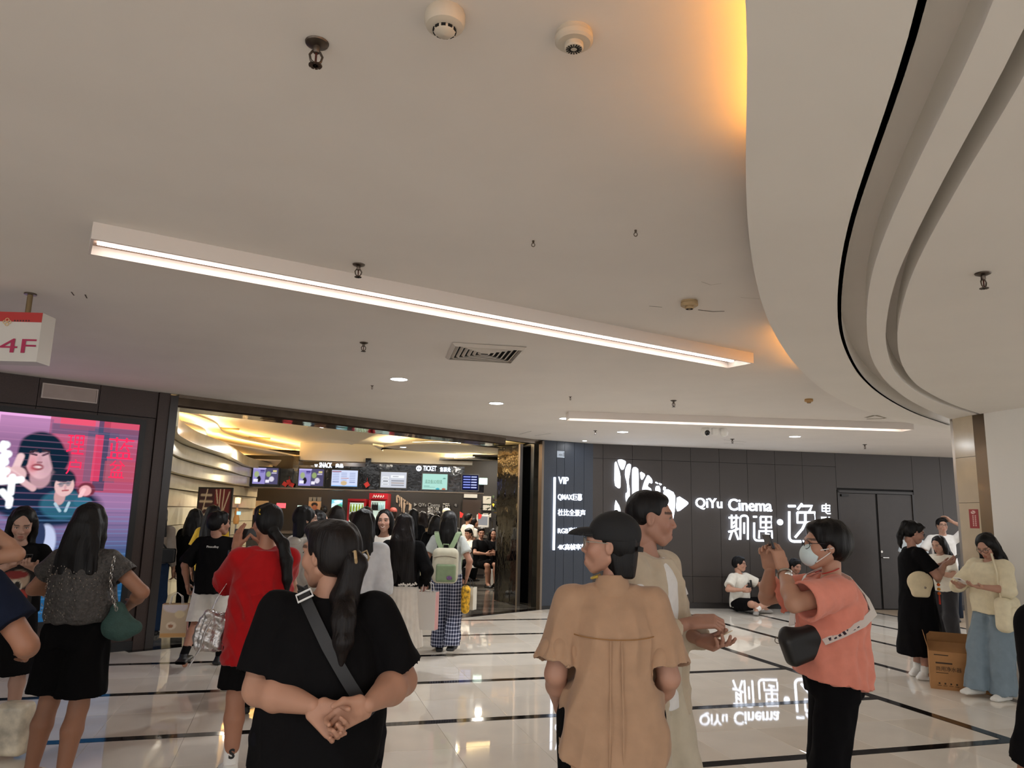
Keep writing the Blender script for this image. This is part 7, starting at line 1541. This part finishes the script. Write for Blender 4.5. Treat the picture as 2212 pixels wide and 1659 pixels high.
text('商用净水器', .05, m_ink, bo, fm(.055, .175), .0006, 0, fit=.22, vfit=.045); boxo('ink_bar', (.055, -.0015, .243), (.20, 0, .258), m_ink, bo); boxo('ink_line', (.055, -.0012, .155), (.16, 0, .161), m_ink, bo); boxo('ink_line', (.045, -.0012, .322), (.17, 0, .331), m_ink, bo)
for k in range(4): boxo('ink_icon', (.07 + k * .05, -.0012, .05), (.085 + k * .05, 0, .066), m_ink, bo); boxo('ink_line', (.06 + k * .05, -.0012, .036), (.095 + k * .05, 0, .04), m_ink, bo)
boxo('ink_line', (.38, -.0012, .16), (.43, 0, .168), m_ink, bo)
f = Field(); f.box((0, 0, .14), (.14, .12, .14), .02, 'u', None, .03).box((.05, 0, .30), (.10, .1, .03), .02, 'u', None, .02); solid('black_bag', f, .012, m_blackm, Matrix.Translation((4.86, 8.12, 0)) @ Matrix.Rotation(.2, 4, 'Z')); tag(bpy.data.objects['black_bag'], 'crumpled black bag on the floor against the beige column', 'bag')
# printed bag at the lower left corner, yellow toe cap
Pq = onz(-6, 1655); f = Field(); f.box((0, 0, .16), (.10, .07, .16), .02, 'u', None, .04); solid('shopping_bag', f, .01, mat('bag_multi', '#cfc4ae', .35, var=.45, vscale=9), Matrix.Translation((Pq[0] - .02, Pq[1] + .15, .14))); bpy.data.objects['shopping_bag'].location.z = .02; tag(bpy.data.objects['shopping_bag'], 'colourful plastic shopping bag at the lower left corner', 'bag')
Pq = onz(554, 1590); f = Field(); f.ell((0, 0, .03), (.035, .06, .03), 0.).box((0, -.0, .012), (.036, .07, .012), .01, 'u', None, .01); solid('yellow_shoe', f, .007, mat('shoe_yellow', '#a8873a', .6), Matrix.Translation((Pq[0], Pq[1], 0))); tag(bpy.data.objects['yellow_shoe'], 'mustard shoe showing behind the red tee person\'s leg', 'shoe')
# ================================================================ people deep in the lobby
cl = {k: m_cloth(c, 'far_' + k) for k, c in dict(black='#101012', white='#cfc9bd', tan='#a58a66', grey='#77736c', navy='#1b2230', pink='#b98a80').items()}
def far(label, x, y, Y, H=None, top='black', bot='black', rz=0., yaw=0., hair=('long', .3, '#15100f'), sleeve=.65, shorts=None, vox=.017, skin='#b98a70', cap=None):
    T = ondepth(x, y, Y); H = H or float(T[2]); P = Person(label, (float(T[0]), Y), rz, H, True, 1., 1., vox=vox, hvox=.010, yaw=yaw, skin=skin); P.top(cl[top], name='top', hem=.5, ease=.03, sleeve=sleeve)
    P.bottom(cl[bot], 'shorts' if shorts else 'pants', shorts or 1., (.105, .09, .08)); P.shoes(m_white if bot != 'black' else m_blackm); P.hair(hair[0], m_hair(hair[2]), length=hair[1])
    if cap: f = Field(); f.ell((0, -.018, .048), (.092, .11, .09), 0.).box((0, 0, -.07), (.2, .2, .08), 0., 's', None, .01).ell((0, .11, .015), (.07, .07, .012), .01); V, F = f.mesh(.012); P.part('cap', V * P.hsz @ P.Rh.T + P.hc, F, mat('cap' + cap, cap, .7))
    return P
far('person in black with long dark hair in the middle of the lobby', 893, 1098, 13.4, hair=('long', .42, '#120e0e'), sleeve=1.8)
P = far('person with brown hair, backpack and denim shorts in the lobby', 913, 1104, 14.0, top='tan', bot='navy', shorts=.2, hair=('long', .18, '#33241d'))
f = Field(); f.box((0, -.2, 1.05), (.14, .08, .19), 0., 'u', None, .05); solid('backpack', f, .018, m_blackm, P.M); tag([o for o in bpy.data.objects if o.name.startswith('backpack')][-1], 'black backpack on the brown haired person in the lobby', 'backpack')
far('person in tan top beside the brown haired backpack wearer', 931, 1108, 14.8, top='white', bot='navy', shorts=.2, hair=('long', .2, '#1a1312'))
far('person with dark hair near the tree logo', 876, 1107, 16., top='white', hair=('bob', .14, '#15100f'))
far('person in tan top near the unlit lobby sign', 945, 1103, 17., top='tan', hair=('tied', .1, '#15100f'))
far('person wearing a pale cap by the lobby sign', 965, 1098, 16.2, top='grey', hair=('bob', .12, '#2a1c16'), cap='#d6cfae')
far('person wearing a red and green cap by the fridges', 850, 1097, 17.8, top='black', hair=('bob', .12, '#2a1c16'), cap='#8c3a30')
far('person in white bending by the counter flags', 1012, 1108, 18.35, top='white', rz=-.9, hair=('short', .1, '#15100f'))
far('person with fair top beside the white kiosk', 1024, 1118, 18.45, top='white', rz=-1.2, hair=('bob', .13, '#1c1413'))
far('staff member behind the counter near the till display', 700, 1092, 18.2, top='black', rz=.2, hair=('tied', .1, '#120e0e'))
far('person with a bun close to the counter screens', 765, 1104, 13.5, top='navy', hair=('tied', .1, '#241a17'))
far('person with shoulder bag next to the backpack wearer', 942, 1112, 12.2, top='black', hair=('long', .2, '#15100f'), sleeve=.65)
# bench with seated people
bP = ondepth(1030, 1215, 17.2); be = empty('lobby_bench', (float(bP[0]) - .15, 17.35, 0)); tag(be, 'white lobby bench with seated people at the black doors', 'bench')
boxo('seat', (-.75, -.25, .40), (.9, .25, .45), m_white, be)
for x in (-.70, .85): boxo('leg', (x - .03, -.22, 0), (x + .03, .22, .40), m_white, be)
def bench(label, x, y, Y, rz, top, bot, hair, H=1.62, shorts=True, yaw=0.):
    T = ondepth(x, y, Y); P = Person(label, (float(T[0]), Y), rz, H, True, 1., 1., vox=.017, hvox=.010, yaw=yaw, pitch=-.2, hips=.50, skin='#bf8f78', legs={1: ((.10, .40, .075), (.1, 1, .6)), -1: ((-.08, .46, .085), (-.1, 1, .6))}, arms={1: ((.08, .30, .72), (1, -.5, -.2)), -1: ((-.08, .3, .72), (-1, -.5, -.2))})
    P.top(cl[top], name='top', hem=.5, ease=.03, sleeve=.7); P.bottom(cl[bot], 'shorts' if shorts else 'pants', .42 if shorts else 1., (.1, .09, .08)); P.shoes(m_blackm); P.hair(hair, m_hair(), length=.2); return P
bench('seated person with dark hair at the near end of the bench', 987, 1138, 17.45, PI - .6, 'grey', 'black', 'long'); bench('seated person in white polo on the bench', 1013, 1140, 17.35, PI - .9, 'white', 'black', 'tied', yaw=.3)
bench('seated man in black tee with crossed leg on the bench', 1040, 1137, 17.2, PI + .7, 'black', 'black', 'short', 1.7, yaw=-.5); bench('seated person with phone lit face at the black door', 1066, 1139, 17.4, PI + .1, 'black', 'grey', 'long')
